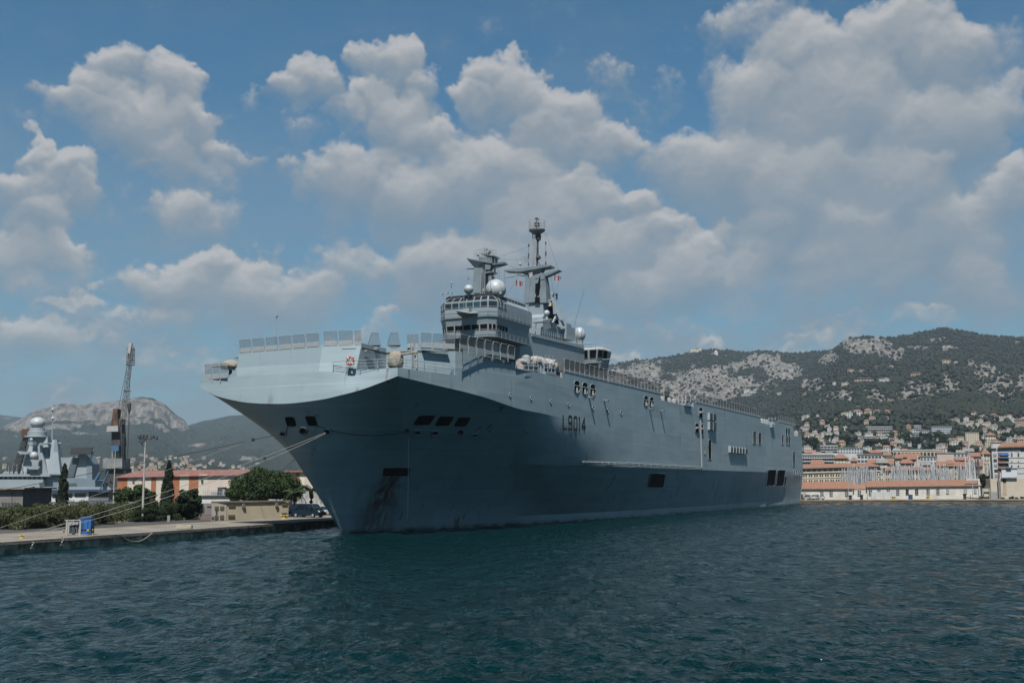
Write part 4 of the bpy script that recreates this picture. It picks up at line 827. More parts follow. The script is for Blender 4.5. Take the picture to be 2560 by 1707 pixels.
# ---- flight control cabin at the after corner
ZC = 213.0
g_ = lambda x, y: SZ(*C6(x, y), ZC)
a, b = g_(1558, 1310), g_(1702, 1310); y0_, y1_ = a.y, b.y                 # starboard and port edges (port is negative)
zt, zs, zw, zb_, zz0 = g_(1630, 1280).z, g_(1630, 1312).z, g_(1630, 1385).z, g_(1630, 1440).z, g_(1630, 1490).z
xf = ZC - Z0
def cr(ins, z): return [Vector((xf+ins, y0_+.2, z)), Vector((xf+ins, y1_+ins, z)), Vector((xf+1.2+ins*.5, y1_-.8+ins, z)), Vector((xf+6, y1_-.8+ins, z)), Vector((xf+6, y0_+.2, z))]
m = MB(); m.loft([cr(1.0, zz0), cr(.7, zb_), cr(.35, zw), cr(0, zs), cr(0, zs+.15), cr(.45, zt)]); FC = m.build('control_cabin', pm('pale_cabin_paint', (.40, .45, .48)), SHIP, local=True)
for u0, u1, k in ((.08, .36, 0), (.50, .93, 0), (.12, .9, 1), (.05, .5, 2)):
    A_, B_ = cr(.33, zw), cr(.02, zs); p = [A_[k].lerp(A_[k+1], u) for u in (u0, u1)] + [B_[k].lerp(B_[k+1], u) for u in (u1, u0)]
    n = (Vector((-1, 0, 0)), Vector((-.6, -.8, 0)), Vector((0, -1, 0)))[k]; m = MB(); m.prism([q + n*.05 for q in p], n*.04); m.build('cabin_window', BLACK, FC, local=True)
m = MB(); m.box((xf+.2, (y0_+y1_)/2-.4, zb_), (1.6, abs(y1_-y0_)*1.3, .12)); m.tube((xf+1, y1_-.6, zb_+.7), (xf+1, y1_-2.6, zb_+.7), .08); m.build('cabin_ledge', GREYP, FC, local=True)
m = MB(); p = g_(1680, 1282); m.tube(p, p + Vector((0, 0, 1.9)), .06, 5); m.tube(g_(1500, 1250), g_(1660, 1248), .1, 5); m.build('cabin_antenna', STEEL, FC, local=True)
# ---- gear in the boat bays: each its own thing
def at_bay(x, y, lat): return SL(1260 + x/4.704, 860 + y/4.704, lat)
def wp(p): return SHIPM @ p
def solid(name, mbuild, mats, label, cat, origin, group=None, smooth=False, angle=None):
    mbuild.v = [wp(p) for p in mbuild.v]; o = mbuild.build(name, mats, origin=wp(origin), smooth=smooth, angle=angle); return tag(o, label, cat, group)
def lumpy(a, b, r, sz=1.0, seed=1):
    m = MB(); n, k = 14, 12; g = random.Random(seed); rings = []
    for i in range(k+1):
        f = i/k; c = a.lerp(b, f); rad = r*(.25 + .75*math.sin(math.pi*min(1, max(0, f*.92+.04)))**.35)*(.88+.2*g.random()); d = (b-a).normalized(); s_ = d.cross(Vector((0, 0, 1))).normalized(); u_ = s_.cross(d)
        rings.append([c + s_*(rad*math.cos(2*math.pi*j/n)*(1+.1*g.random())) + u_*(rad*sz*math.sin(2*math.pi*j/n)*(1+.15*g.random())) for j in range(n)])
    m.loft(rings); return m
a, b = at_bay(255, 212, 62), at_bay(525, 232, 62); m = MB()
for k_, (f, r_, l_) in enumerate(((.05, .7, .9), (.2, .95, 1.5), (.38, .85, 1.4), (.52, 1.0, 1.7), (.7, .8, 1.4), (.86, .9, 1.3), (.98, .6, .8))):
    cc = a.lerp(b, f) + Vector((0, .2*math.sin(k_*2), .22*math.cos(k_*3))); q_ = lumpy(cc - Vector((l_, 0, .1*math.sin(k_))), cc + Vector((l_, 0, .1*math.cos(k_))), r_, .8, k_+3); m.add(q_.v, q_.f)
for k_ in range(6): p_ = a.lerp(b, (k_+.5)/6); m.tube(p_ + Vector((0, -.9, -1)), p_ + Vector((0, -.9, 1.15)), .03, 4)
solid('covered_boat', m, WHTARP, 'long white canvas covered boat lying in the forward bay of the big warship', 'boat', a.lerp(b, .5) - Vector((0, 0, .8)), smooth=True, angle=50)
a, b = at_bay(505, 262, 61.4), at_bay(592, 268, 61.4); m = lumpy(a, b, .95, .9, 8); solid('canvas_bundle', m, WHTARP, 'rounded white canvas bundle beside the tall covered locker in the warship bay', 'bundle', a.lerp(b, .5) - Vector((0, 0, .9)), smooth=True, angle=50)
c = lp(lambda x, y: (1260 + x/4.704, 860 + y/4.704), [(594, 385), (592, 200), (610, 182), (680, 184), (694, 200), (692, 390)], 60.6)
m = MB(); m.prism(c, (0, 2.2, 0)); solid('covered_locker', m, WHTARP, 'tall white canvas covered locker at the after end of the warship bay', 'locker', sum(c, Vector())/6 - Vector((0, 0, 1.2)))
m = MB(); q = lp(lambda x, y: (1260 + x/4.704, 860 + y/4.704), [(608, 330), (684, 340), (684, 370), (608, 362)], 60.5); m.prism([p + Vector((0, -.06, 0)) for p in q], (0, .05, 0))
solid('winch_panel', m, BLACK, 'small dark control panel low on the tall covered locker', 'panel', q[0])
for (x0, x1, y0, y1), lb in (((228, 400, 250, 375), 'grey tubular cradle frame under the canvas covered boat'), ((470, 598, 225, 350), 'grey tubular davit frame beside the white canvas bundle')):
    m = MB()
    for k in range(4):
        x = x0 + (x1-x0)*k/3; m.tube(at_bay(x, y1-14+ (k*5), 60.5), at_bay(x, y0, 60.5), .09, 5); m.tube(at_bay(x, y0, 60.5), at_bay(x+20, y0-8, 62), .08, 5)
    for f in (0, .5, 1): m.tube(at_bay(x0, y0+(y1-y0-25)*f, 60.5), at_bay(x1, y0+14+(y1-y0-25)*f, 60.5), .07, 5)
    m.bar(at_bay(x0, y1-12, 60.3), at_bay(x1, y1+6, 60.3), .5, .35); solid('davit_frame', m, GREYP, lb, 'davit', at_bay(x0, y1, 61))
PINKP = pm('red_white_drum', (.45, .30, .28), (.5, .48, .46), 4, .6)
for x, y, lb, mt in ((180, 250, 'pale drum of hose at the forward corner of the warship bay', PINKP), (205, 215, 'canvas wrapped gear heaped over the hose drum', WHTARP), (262, 190, 'white capsule liferaft by the forward end of the covered boat', WHITEP), (435, 290, 'pale blue upright gas bottle rack in the warship bay', pm('pale_blue_paint', (.36, .44, .5))), (560, 335, 'orange lifebuoy rack low beside the davit frame', pm('orange_red_paint', (.45, .16, .09)))):
    p = at_bay(x, y, 61.2); m = MB()
    if mt is WHITEP: m.lathe(p + Vector((0, 0, -.7)), [(.2, 0), (.6, .15), (.62, 1.2), (.2, 1.4)], 14)
    elif mt is WHTARP: m = lumpy(p + Vector((-1, 0, 0)), p + Vector((1.2, 0, .1)), .5, .8, 5)
    elif mt is PINKP: m.tube(p + Vector((-.6, 0, -.4)), p + Vector((.6, 0, -.4)), .65, 14); m.tube(p + Vector((-.7, 0, -.4)), p + Vector((-.6, 0, -.4)), .85, 14)
    elif y == 290: 
        for k in range(3): m.tube(p + Vector((-.4+.4*k, 0, -1.0)), p + Vector((-.4+.4*k, 0, .7)), .19, 10)
        m.box(p + Vector((0, 0, -1.05)), (1.5, .6, .12))
    else: m.path([p + Vector((.42*math.cos(2*math.pi*k/14), 0, .42*math.sin(2*math.pi*k/14))) for k in range(14)], .12, 6, closed=True); m.box(p + Vector((0, .1, -.6)), (.9, .1, .15))
    solid('deck_gear' if False else {WHITEP: 'liferaft_canister', WHTARP: 'canvas_heap', PINKP: 'hose_drum'}.get(mt, 'bottle_rack' if y == 290 else 'lifebuoy_rack'), m, mt, lb, 'deck gear', p - Vector((0, 0, .8)), smooth=True, angle=40)
# second and third bays
for i, (xs, y, lb) in enumerate((((1655, 1662, 1672, 1684), 1000, 'second'), ((1904, 1910, 1916), 1053, 'third'))):
    for j, x in enumerate(xs):
        p = SL(x, y + (x-xs[0])*.22, 61); m = MB(); m.lathe(p + Vector((0, 0, -.8)), [(.2, 0), (.5, .1), (.52, 1.3), (.2, 1.5)], 12)
        solid('liferaft_canister', m, WHITEP, f'white liferaft canister standing in the {lb} boat bay of the warship', 'liferaft', p - Vector((0, 0, .8)), f'liferaft canisters in the {lb} bay', True, 40)
m = MB()
for x, y0, y1 in ((1696, 1012, 990), (1705, 1012, 988), (1714, 1014, 990)): m.tube(SL(x, y0, 60.6), SL(x, y1, 60.6), .1, 6); m.tube(SL(x, y1, 60.6), SL(x+7, y1+3, 61.6), .1, 6)
solid('boat_davit', m, WHITEP, 'white goose-necked boat davits bolted together in the second bay', 'davit', SL(1705, 1012, 60.6))
m = MB(); q = [SL(x, y, 60.5) for x, y in ((1726, 1004), (1734, 1006), (1734, 985), (1726, 984))]; m.path(q, .1, 5, closed=True); m.tube(q[0].lerp(q[3], .5), q[1].lerp(q[2], .5), .07); q2 = SL(1722, 1012, 59.6); m.box(q2 + Vector((0, .5, 0)), (4.2, .8, .5)); m.sphere(q2 + Vector((2.2, .4, -.1)), .45, 10, 8)
solid('gangway_winch', m, GREYP, 'grey winch frame overhanging the hull at the after end of the second bay', 'winch', SL(1730, 1006, 60.5))
m = MB(); p = SL(1667, 1002, 60.3); m.tube(p, SL(1667, 981, 60.3), .12, 6); m.lathe(SL(1667, 985, 60.3), [(.15, -.6), (.4, -.4), (.45, .5), (.2, .9)], 10); solid('deck_crane', m, DARKG, 'dark post crane standing up in the second boat bay', 'crane', p)
m = MB(); p = SL(1927, 1062, 60.3)
for x in (1922, 1930, 1938): m.tube(SL(x, 1064, 60.2), SL(x, 1043, 60.2), .1, 5)
m.box(SL(1931, 1065, 59.8), (4, .7, .8)); m.tube(SL(1922, 1046, 60.2), SL(1938, 1049, 60.2), .08); solid('boat_cradle', m, GREYP, 'grey cradle frame overhanging the hull in the third bay', 'cradle', p)
m = MB(); p = SL(1990, 1083, 61); m.lathe(p + Vector((0, 0, -1)), [(.3, 0), (.7, .2), (.7, 1.4), (.2, 1.7)], 12); solid('stern_liferaft', m, WHITEP, 'white liferaft canister on the low stern platform of the warship', 'liferaft', p - Vector((0, 0, 1)), None, True, 40)
life_line([P(SQ+1, 60.1, HTOP[2]), P(STERN-.1, 60.1, HTOP[2])], 1.6, 3, 2.2)
# ---- lifebuoy on the rail, flags, hanging line
TORUS = [(math.cos(2*math.pi*k/20), math.sin(2*math.pi*k/20)) for k in range(20)]
p = vplane(877, 902, (106.0, 63), (105.95, 76)); m = MB(); m.path([p + Vector((-.1, u*.42, v*.42)) for u, v in TORUS], .13, 8, closed=True); m.mi = 1
for k in range(4): a_ = math.pi/4 + k*math.pi/2; m.tube(p + Vector((-.1, math.cos(a_)*.25, math.sin(a_)*.25)), p + Vector((-.1, math.cos(a_)*.58, math.sin(a_)*.58)), .155, 8)
solid('lifebuoy', m, [pm('lifebuoy_orange', (.75, .13, .05), None, 5, .6), WHITEP], 'orange lifebuoy with white bands hung on the bow rail of the grey warship', 'lifebuoy', p, None, True, 50)
def flag(pts, mats, ncol, label, cat, nm):
    a, b, c, d = pts; m = MB(); n = 18; rows = []
    for i in range(n+1):
        f = i/n; o = Vector((0, .16*math.sin(f*7), .06*math.sin(f*9+1))); rows.append((a.lerp(b, f)+o, d.lerp(c, f)+o*1.3))
    for i in range(n):
        m.mi = int(i*ncol/n) % len(mats); m.prism([rows[i][0], rows[i+1][0], rows[i+1][1], rows[i][1]], (0, .012, 0))
    solid(nm, m, mats, label, cat, a)
REDC, WHC, BLC = pm('red_bunting', (.55, .05, .05), None, 6, .85), pm('white_bunting', (.75, .72, .70), None, 6, .85), pm('navy_bunting', (.02, .03, .16), None, 6, .85)
flag([SL(*C7(x, y), 85.4) for x, y in ((850, 915), (968, 950), (972, 1020), (848, 1005))], [REDC, WHC], 5, 'red and white striped signal flag flying between the two masts', 'flag', 'signal_flag')
flag([SL(*C7(x, y), 87) for x, y in ((1478, 822), (1592, 868), (1590, 915), (1476, 925))], [REDC, WHC], 5, 'red and white striped signal flag flying right of the main mast', 'flag', 'signal_flag')
flag([SL(*C7(x, y), 84.8) for x, y in ((1020, 790), (1150, 790), (1125, 835), (1048, 885))], [BLC, WHC, REDC], 3, 'blue white red tricolour flag drooping under the main mast platform', 'flag', 'tricolour_flag')
for (xa, ya), (xb, yb), lb in (((848, 912), (862, 745), 'thin halyard of the flag between the masts'), ((1476, 822), (1520, 745), 'thin halyard of the flag right of the main mast')):
    m = MB(); a = SL(*C7(xa, ya), 86); m.tube(a, SL(*C7(xb, yb), 86), .02, 4); m.tube(a, SL(*C7(xa + 25, ya + 420), 86), .02, 4); solid('halyard', m, STEEL, lb, 'halyard', a)
h0 = HP(1018.6, 1094, .25)[0]; h1 = Vector((h0.x, h0.y, SL(1018.9, 1308, h0.y + C0).z)); m = MB(); m.tube(h0, h1, .03, 5); m.mi = 1; m.tube(h1 + Vector((0, 0, .55)), h1, .07, 6); m.mi = 0
solid('hanging_line', m, [WHITEP, pm('red_weight', (.6, .08, .05))], 'white line with a red weight hanging straight down the bow', 'line', h1)
# ================================================================== land, left quay and what stands on it
QZ = 1.05
def Lz(x, y, o): return (o[0] + x/o[2], o[1] + y/o[2])
CA = (0, 840, 4.3556); CB = (0, 1140, 4.3556); CC = (450, 1100, 5.2267)     # three enlarged readings of the photo
def PA(x, y): return Lz(x, y, CA)
def PB(x, y): return Lz(x, y, CB)
def PCx(x, y): return Lz(x, y, CC)
def VV(p, Y): return V(p[0], p[1], Y)
CONC = pm('quay_concrete', (.34, .31, .265), (.19, .17, .14), .35, .9, .5, 5, contrast=(.3, .7))
CONCW = pm('quay_wall_stone', (.66, .55, .41), (.2, .165, .13), .9, .9, .9, 2.5, streak=.75, streak_c=(.025, .02, .015), contrast=(.38, .6))
EARTH = pm('dry_ground', (.20, .17, .11), (.10, .10, .06), .15, .95, .5, 3)
ASPH = pm('asphalt', (.085, .085, .09), (.06, .06, .065), .4, .9, .3, 8)
e0, e1 = G(0, 1354.7, QZ), G(838, 1298, QZ); qd = (e1 - e0).normalized(); qn = Vector((-qd.y, qd.x, 0))     # qn points inland (left)
def QP(s, n, z): p = e0 + qd*s + qn*n; return Vector((p.x, p.y, z))
S_END = 275.0; S_0 = -90.0
YE = G(2250, 1248.4, QZ).y; rq0, rq1 = V(1994, 1250, YE), V(2560, 1250, YE); rq0.z = rq1.z = QZ; rqd = (rq1 - rq0).normalized(); rqn = Vector((-rqd.y, rqd.x, 0))
def RP(s, n, z): p = rq0 + rqd*s + rqn*n; return Vector((p.x, p.y, z))
# one ground sheet to the horizon
m = MB(); corner = QP(S_END, 0, 0); rl = -((rq0 - corner).dot(rqd)) if True else 0
pl = [QP(S_0, 1.0, QZ-.02), QP(S_END, 1.0, QZ-.02), RP(-45, 1.0, QZ-.02), RP(320, 1.0, QZ-.02), Vector((9000, 420, QZ-.02)), Vector((9000, 12000, QZ-.02)), Vector((-9000, 12000, QZ-.02)), Vector((-9000, 60, QZ-.02))]
m.add(pl, [list(range(8))]); o = m.build('ground', EARTH); tag(o, kind='structure')
m = MB()
for a, b, f in ((S_0, S_END, QP),):
    n = 60
    for k in range(n):
        s0, s1 = a + (b-a)*k/n, a + (b-a)*(k+1)/n
        m.add([f(s0, 0, -2), f(s1, 0, -2), f(s1, .05*math.sin(k*1.7), QZ-.25), f(s0, .05*math.sin((k-1)*1.7), QZ-.25)], [[0, 1, 2, 3]])
o = m.build('quay_wall', CONCW, fix=False); tag(o, 'stained concrete quay wall dropping to the water below the mooring bollards', 'quay wall')
m = MB(); jit = random.Random(4); n = 90
for k in range(n):                                                        # chipped coping
    s0, s1 = S_0 + (S_END-S_0)*k/n, S_0 + (S_END-S_0)*(k+1)/n; e = -.12 - jit.random()*.1
    m.add([QP(s0, e, QZ-.28), QP(s1-.03, e, QZ-.28), QP(s1-.03, e, QZ), QP(s0, e, QZ), QP(s0, 11.5, QZ), QP(s1-.0, 11.5, QZ)], [[0, 1, 2, 3], [3, 2, 5, 4], [0, 1, 5, 4]])
o = m.build('quay', CONC, fix=False); tag(o, kind='structure')
a, b, c, d = G(0, 1331.5, 0), 0, 0, 0
rw = (G(0, 1332, QZ) - e0).dot(qn), (G(0, 1321.5, QZ) - e0).dot(qn)
m = MB(); m.add([QP(S_0, rw[0], QZ+.006), QP(S_END, rw[0], QZ+.006), QP(S_END, rw[1], QZ+.006), QP(S_0, rw[1], QZ+.006)], [[0, 1, 2, 3]]); o = m.build('road', ASPH); tag(o, kind='structure')
m = MB(); m.add([QP(S_0, rw[1]-.35, QZ+.012), QP(S_END, rw[1]-.35, QZ+.012), QP(S_END, rw[1]-.15, QZ+.012), QP(S_0, rw[1]-.15, QZ+.012)], [[0, 1, 2, 3]]); o = m.build('road_marking', pm('worn_road_paint', (.6, .6, .58), (.3, .3, .29), 1.5, .8)); tag(o, kind='structure')
# ---- vegetation makers
def leafmat(name, c, c2, sc_=.8):
    m, t, b, N, L = nt(name); geo = N('ShaderNodeNewGeometry'); oi = N('ShaderNodeObjectInfo')
    no = N('ShaderNodeTexNoise'); no.inputs['Scale'].default_value = sc_; no.inputs['Detail'].default_value = 4; L(geo.outputs['Position'], no.inputs['Vector'])
    mr = N('ShaderNodeMapRange'); mr.inputs['From Min'].default_value, mr.inputs['From Max'].default_value = .3, .7; L(no.outputs[0], mr.inputs[0])
    mx = N('ShaderNodeMix'); mx.data_type = 'RGBA'; mx.inputs[6].default_value = (*c, 1); mx.inputs[7].default_value = (*c2, 1); L(mr.outputs[0], mx.inputs[0])
    L(mx.outputs[2], b.inputs['Base Color']); b.inputs['Roughness'].default_value = .75; b.inputs['Specular IOR Level'].default_value = .2
    return m
LEAFD = leafmat('dark_leaves', (.006, .013, .005), (.014, .026, .009)); LEAFP = leafmat('pine_needles', (.006, .015, .003), (.024, .042, .010)); LEAFO = leafmat('olive_scrub', (.022, .029, .011), (.062, .068, .032), 1.2); LEAFC = leafmat('cypress_leaves', (.005, .010, .005), (.012, .019, .009), 1.5)
LEAFB = leafmat('broad_leaves', (.010, .020, .008), (.027, .041, .015), 1.2)
BARK = pm('bark', (.08, .06, .045), (.04, .03, .022), 3, .95, .8, 8)
def leaves(clumps, per, size, seed, flat=1.0, upright=0.0):
    """clumps: (x,y,z,r) ; many small leaf faces on and inside each clump"""
    g = np.random.RandomState(seed); C_ = np.repeat(np.array(clumps, float), per, 0); n = len(C_)
    d = g.randn(n, 3); d /= np.linalg.norm(d, axis=1)[:, None]; rad = C_[:, 3:4]*(.45 + .6*g.rand(n, 1)**.6)
    c = C_[:, :3] + d*rad*np.array([1, 1, flat])
    nv = d + .9*g.randn(n, 3); nv /= np.linalg.norm(nv, axis=1)[:, None]
    t = np.cross(nv, g.randn(n, 3)); 
    if upright: t = t*(1-upright) + np.array([0, 0, 1])*upright
    t /= np.linalg.norm(t, axis=1)[:, None]; b = np.cross(nv, t); s = size*(.6 + .8*g.rand(n, 1))
    co = np.stack([c - t*s, c + b*s*.6, c + t*s, c - b*s*.6], 1).reshape(-1, 3)
    return co, np.arange(4*n).reshape(-1, 4)
def foliage(name, clumps, per, size, mat, parent, seed=1, flat=1.0, upright=0.0, origin=None):
    co, q = leaves(clumps, per, size, seed, flat, upright)
    base = WM[parent.name].translation if parent is not None else Vector(origin)
    o = npmesh(name, co - np.array(base), q, mat, smooth=False)
    if parent is not None: o.parent = parent; WM[o.name] = WM[parent.name]
    else: o.location = base; WM[o.name] = Matrix.Translation(base)
    return o
def ground_at(p): return Vector((p.x, p.y, QZ))
def crown_tree(name, label, x0, x1, ytop, ybot, Y, mat, seed, nclump=46, per=130, size=.22, dome=False, trunk_y=None, group=None, flat=.8, depth=None):
    a, b = V(x0, ybot, Y), V(x1, ybot, Y); top = V((x0+x1)/2, ytop, Y).z; zb = a.z; w = (b-a).length/2; c = (a+b)/2; h = top - zb; dp = depth or w
    base = Vector((c.x, Y, QZ)); t = thing(name, label, 'tree', base, 0, group); g = random.Random(seed); cl = []
    for k in range(nclump):
        for _ in range(30):
            u, v, z = g.uniform(-1, 1), g.uniform(-1, 1), g.uniform(0, 1)
            lim = (1 - z**2.2)**.5*(1 if not dome else 1) if dome else math.sin(math.pi*min(1, .12 + z*.88))**.6
            rr_ = math.hypot(u, v)
            if .35*lim < rr_ < lim: break
        rc = w*(g.uniform(.10, .19) if dome else g.uniform(.16, .27)); cl.append((c.x + u*(w-rc*.8), Y + v*(dp-rc*.8), zb + rc*.5 + z*(h-rc*1.3), rc))
    foliage('crown', cl, per, size, mat, t, seed, flat)
    m = MB(); fork = Vector((c.x, Y, zb + h*.1)); m.tube(base, fork, .32*max(1, w/4), 9, .22*max(1, w/4))
    for k in range(6): q = cl[g.randrange(len(cl))]; m.tube(fork, Vector(q[:3]), .14, 6, .04)
    m.build('trunk', BARK, t, smooth=True, angle=60); return t
def cypress(label, xm, ytop, ybot, wpx, Y, seed):
    a = V(xm, ybot, Y); top = V(xm, ytop, Y).z; w = wpx/F_PX*Y/2; base = Vector((a.x, Y, QZ)); t = thing('cypress_tree', label, 'tree', base, 0, 'cypress trees along the quay'); g = random.Random(seed); cl = []
    h = top - QZ
    for k in range(64):
        z = k/64; rr_ = w*min(1, (1-z)**.55*1.25)*(.7 if z < .05 else 1); an = g.uniform(0, 6.28); rd = rr_*.6
        cl.append((a.x + math.cos(an)*rd + (z*.25), Y + math.sin(an)*rd, QZ + .5 + z*(h-.7), rr_*.55 + .05))
    foliage('crown', cl, 110, .15, LEAFC, t, seed, 1.5, .6)
    m = MB(); m.tube(base, base + Vector((0, 0, h*.8)), .16, 7, .05); m.build('trunk', BARK, t); return t
cypress('slim dark cypress standing in front of the second warship', 153, 1156, 1274, 27, 150, 3)
cypress('slim dark cypress close to the tall floodlight post', 415.5, 1149, 1280, 31, 160, 4)
crown_tree('pine_tree', 'bushy dark green pine just left of the floodlight post', 283, 388, 1209, 1264, 162, LEAFP, 5, 44, 130, .2)
crown_tree('dark_tree', 'round dark tree between the second cypress and the beige substation', 430, 508, 1207, 1296, 158, LEAFD, 6, 50, 140, .2)
crown_tree('umbrella_pine', 'wide umbrella pine with a domed crown behind the beige substation', 562, 766, 1161, 1252, 185, LEAFP, 7, 230, 130, .17, dome=True, flat=.7)
def palm(label, x, ybase, ycrown, Y, seed, n=22, L_=2.6):
    base = V(x, ybase, Y); base.z = QZ; top = V(x, ycrown, Y); t = thing('palm_tree', label, 'tree', base, 0, 'palms beside the van'); g = random.Random(seed)
    m = MB(); m.path([base.lerp(top, k/6) + Vector((.06*math.sin(k*2), 0, 0)) for k in range(7)], .36, 9); m.build('trunk', BARK, t, smooth=True)
    co, qs = [], []
    for k in range(n):
        an = 2*math.pi*k/n + g.uniform(-.2, .2); up = g.uniform(.1, 1.1); d = Vector((math.cos(an), math.sin(an), 0)); sd_ = Vector((-d.y, d.x, 0)); pts = [top + d*(L_*s*(1-.25*s)) + Vector((0, 0, up*L_*s*.7 - L_*s*s*(.9 if up < .7 else .55))) for s in (0, .2, .4, .6, .8, 1)]
        for i in range(5):
            for j in range(5):
                p = pts[i].lerp(pts[i+1], j/5); l_ = .55*(1-abs((i+j/5)/5-.45))
                for sg in (-1, 1):
                    q = p + sd_*(sg*l_) + d*.2 - Vector((0, 0, .25)); o_ = len(co); co += [p, p + d*.1, q + d*.05, q]; qs.append([o_, o_+1, o_+2, o_+3])
    c_ = np.array([list(p - base) for p in co]); o = npmesh('crown', c_, np.array(qs), LEAFB, smooth=False); o.parent = t; WM[o.name] = WM[t.name]
    return t
palm('thick trunked palm standing left of the dark blue van', 736, 1288, 1232, 172, 2, 20, 2.4); palm('palm with drooping fronds between the van and the ship bow', 778, 1280, 1222, 182, 9, 26, 3.0)
# shrubs beside the road: three of a kind, copied
def shrub_proto(name, label, mat, seed, w=2.2, h=1.9, per=330, size=.065):
    g = random.Random(seed); t = thing(name, label, 'shrub', (0, 0, 0), 0, 'shrubs beside the quay road'); cl = []
    for k in range(26):
        u, v, z = g.uniform(-1, 1), g.uniform(-1, 1), g.random(); rc = g.uniform(.3, .55); cl.append((u*w*(1-.35*z), v*w*.7*(1-.35*z), .25 + z*(h-.5), rc))
    foliage('crown', cl, per, size, mat, t, seed, .85, .55 if mat is LEAFO else .25)
    m = MB()
    for k in range(7): q = cl[k*3]; m.tube((q[0]*.15, q[1]*.15, -.1), q[:3], .035, 5, .015)
    m.build('stem', BARK, t); return t
SH1 = shrub_proto('scrub_bush', '', LEAFO, 21); SH2 = shrub_proto('scrub_bush', '', LEAFO, 22, 2.6, 1.6); SH3 = shrub_proto('green_bush', '', LEAFB, 23, 1.9, 2.0); SH4 = shrub_proto('green_bush', '', LEAFD, 24, 2.0, 2.3)
sg_ = random.Random(8); used = set()
for k, (x, y, hp, pr, lb) in enumerate([(8, 1322, 48, 0, 0), (34, 1321, 55, 1, 0), (62, 1320, 52, 0, 0), (92, 1319, 56, 1, 0), (122, 1317, 50, 0, 0), (152, 1316, 54, 1, 0), (182, 1314, 52, 0, 0), (212, 1312, 50, 1, 0), (240, 1310, 44, 0, 0), (24, 1312, 44, 0, 1), (80, 1309, 40, 1, 1), (140, 1306, 42, 0, 1), (200, 1304, 40, 1, 1), (262, 1304, 42, 1, 0), (282, 1303, 46, 2, 2), (306, 1302, 44, 1, 2), (330, 1302, 44, 2, 2), (352, 1303, 50, 3, 3), (374, 1304, 52, 3, 3), (396, 1301, 48, 2, 2), (418, 1299, 50, 3, 3), (440, 1297, 46, 2, 2), (462, 1296, 46, 3, 3)]):
    p = G(x, y, QZ); pr_ = (SH1, SH2, SH3, SH4)[pr]; s_ = hp/F_PX*p.y/(1.9, 1.6, 2.0, 2.3)[pr]
    lbl = ('olive grey scrub bush in the dense row beside the road, left of the blue unit', 'olive grey scrub bush in the second row towards the fence', 'leafy green bush below the floodlight post', 'dark green bush at the foot of the trees right of the floodlight post')[lb]
    if pr not in used: used.add(pr); o = pr_; o.location = p; o.scale = (s_,)*3; o.rotation_euler.z = sg_.random()*6; o['label'] = lbl
    else: o = dup(pr_, p, sg_.random()*6, lbl, (s_*sg_.uniform(.9, 1.15), s_, s_*sg_.uniform(.62, 1.15)))
# dry grass as one mass
g = np.random.RandomState(3); n = 9000; ss = g.uniform(-60, 150, n); nn_ = rw[1] + .1 + 4.2*g.rand(n)**1.6; pos = np.array([list(QP(s, q, QZ-.02)) for s, q in zip(ss, nn_)]); hgt = (.08+.25*g.rand(n))[:, None]; an = g.rand(n)*6.28; dx = np.stack([np.cos(an), np.sin(an), 0*an], 1)*.07; tip = np.stack([g.randn(n)*.06, g.randn(n)*.06, hgt[:, 0]], 1)
co = np.stack([pos-dx, pos+dx, pos+tip+dx*.3, pos+tip-dx*.3], 1).reshape(-1, 3); o = npmesh('dry_grass', co, np.arange(4*n).reshape(-1, 4), leafmat('straw', (.10, .08, .04), (.17, .135, .07), 1), smooth=False); tag(o, 'dry straw coloured grass along the verge of the road', 'grass', kind='stuff')
# ---- fence
def fence_line(px, Y, h, label, post=STEEL):
    t = thing('wire_fence', label, 'fence', Vector((V(px[0], 1270, Y).x, Y, QZ))); a, b = V(px[0], 1270, Y), V(px[1], 1270, Y); a.z = b.z = QZ; n = int((b-a).length/1.6)
    for k in range(n+1):
        p = a.lerp(b, k/n); m = MB(); m.tube(p, p + Vector((0, 0, h)), .045, 5); m.tube(p + Vector((0, 0, h)), p + Vector((.3, -.2, .35)) + Vector((0, 0, h)), .035, 4); m.tube(p + Vector((0, 0, h)), p + Vector((-.3, -.2, .35)) + Vector((0, 0, h)), .035, 4); m.build('post', post, t)
    m = MB(); m.add([a + Vector((0, 0, .1)), b + Vector((0, 0, .1)), b + Vector((0, 0, h)), a + Vector((0, 0, h))], [[0, 1, 2, 3]]); m.build('wire_mesh', netmat('wire_mesh', (.2, .2, .2), .4), t); return t
fence_line((14, 280), 152, 2.6, 'grey wire fence with forked barbed posts behind the scrub')
# ---- buildings on the left
def pbox(m, x0, x1, yt, yb, Y, dep, z0=None):
    """box whose near face spans the photo rectangle at distance Y"""
    a, b = V(x0, yb, Y), V(x1, yb, Y); zt = V((x0+x1)/2, yt, Y).z; zb = a.z if z0 is None else z0
    m.box(((a.x+b.x)/2, Y + dep/2, (zt+zb)/2), (b.x-a.x, dep, zt-zb)); return a.x, b.x, zb, zt
def quad_on(m, x0, x1, yt, yb, Y, th=.05):
    p = [V(x, y, Y) for x, y in ((x0, yb), (x1, yb), (x1, yt), (x0, yt))]; m.prism([q + Vector((0, -.03, 0)) for q in p], (0, -th, 0))
GREYC = pm('grey_render', (.26, .25, .24), (.2, .19, .185), .8, .9, streak=.3)
t = thing('grey_shed', 'flat roofed grey concrete shed with dark louvres at the far left', 'shed', Vector((V(20, 1277, 145).x, 145, QZ)))
m = MB(); pbox(m, -60, 55, 1222, 1290, 145, 9, QZ); m.build('wall', GREYC, t); m = MB(); pbox(m, -62, 61, 1219, 1223, 144.4, 10.4); m.build('roof', CONC, t)
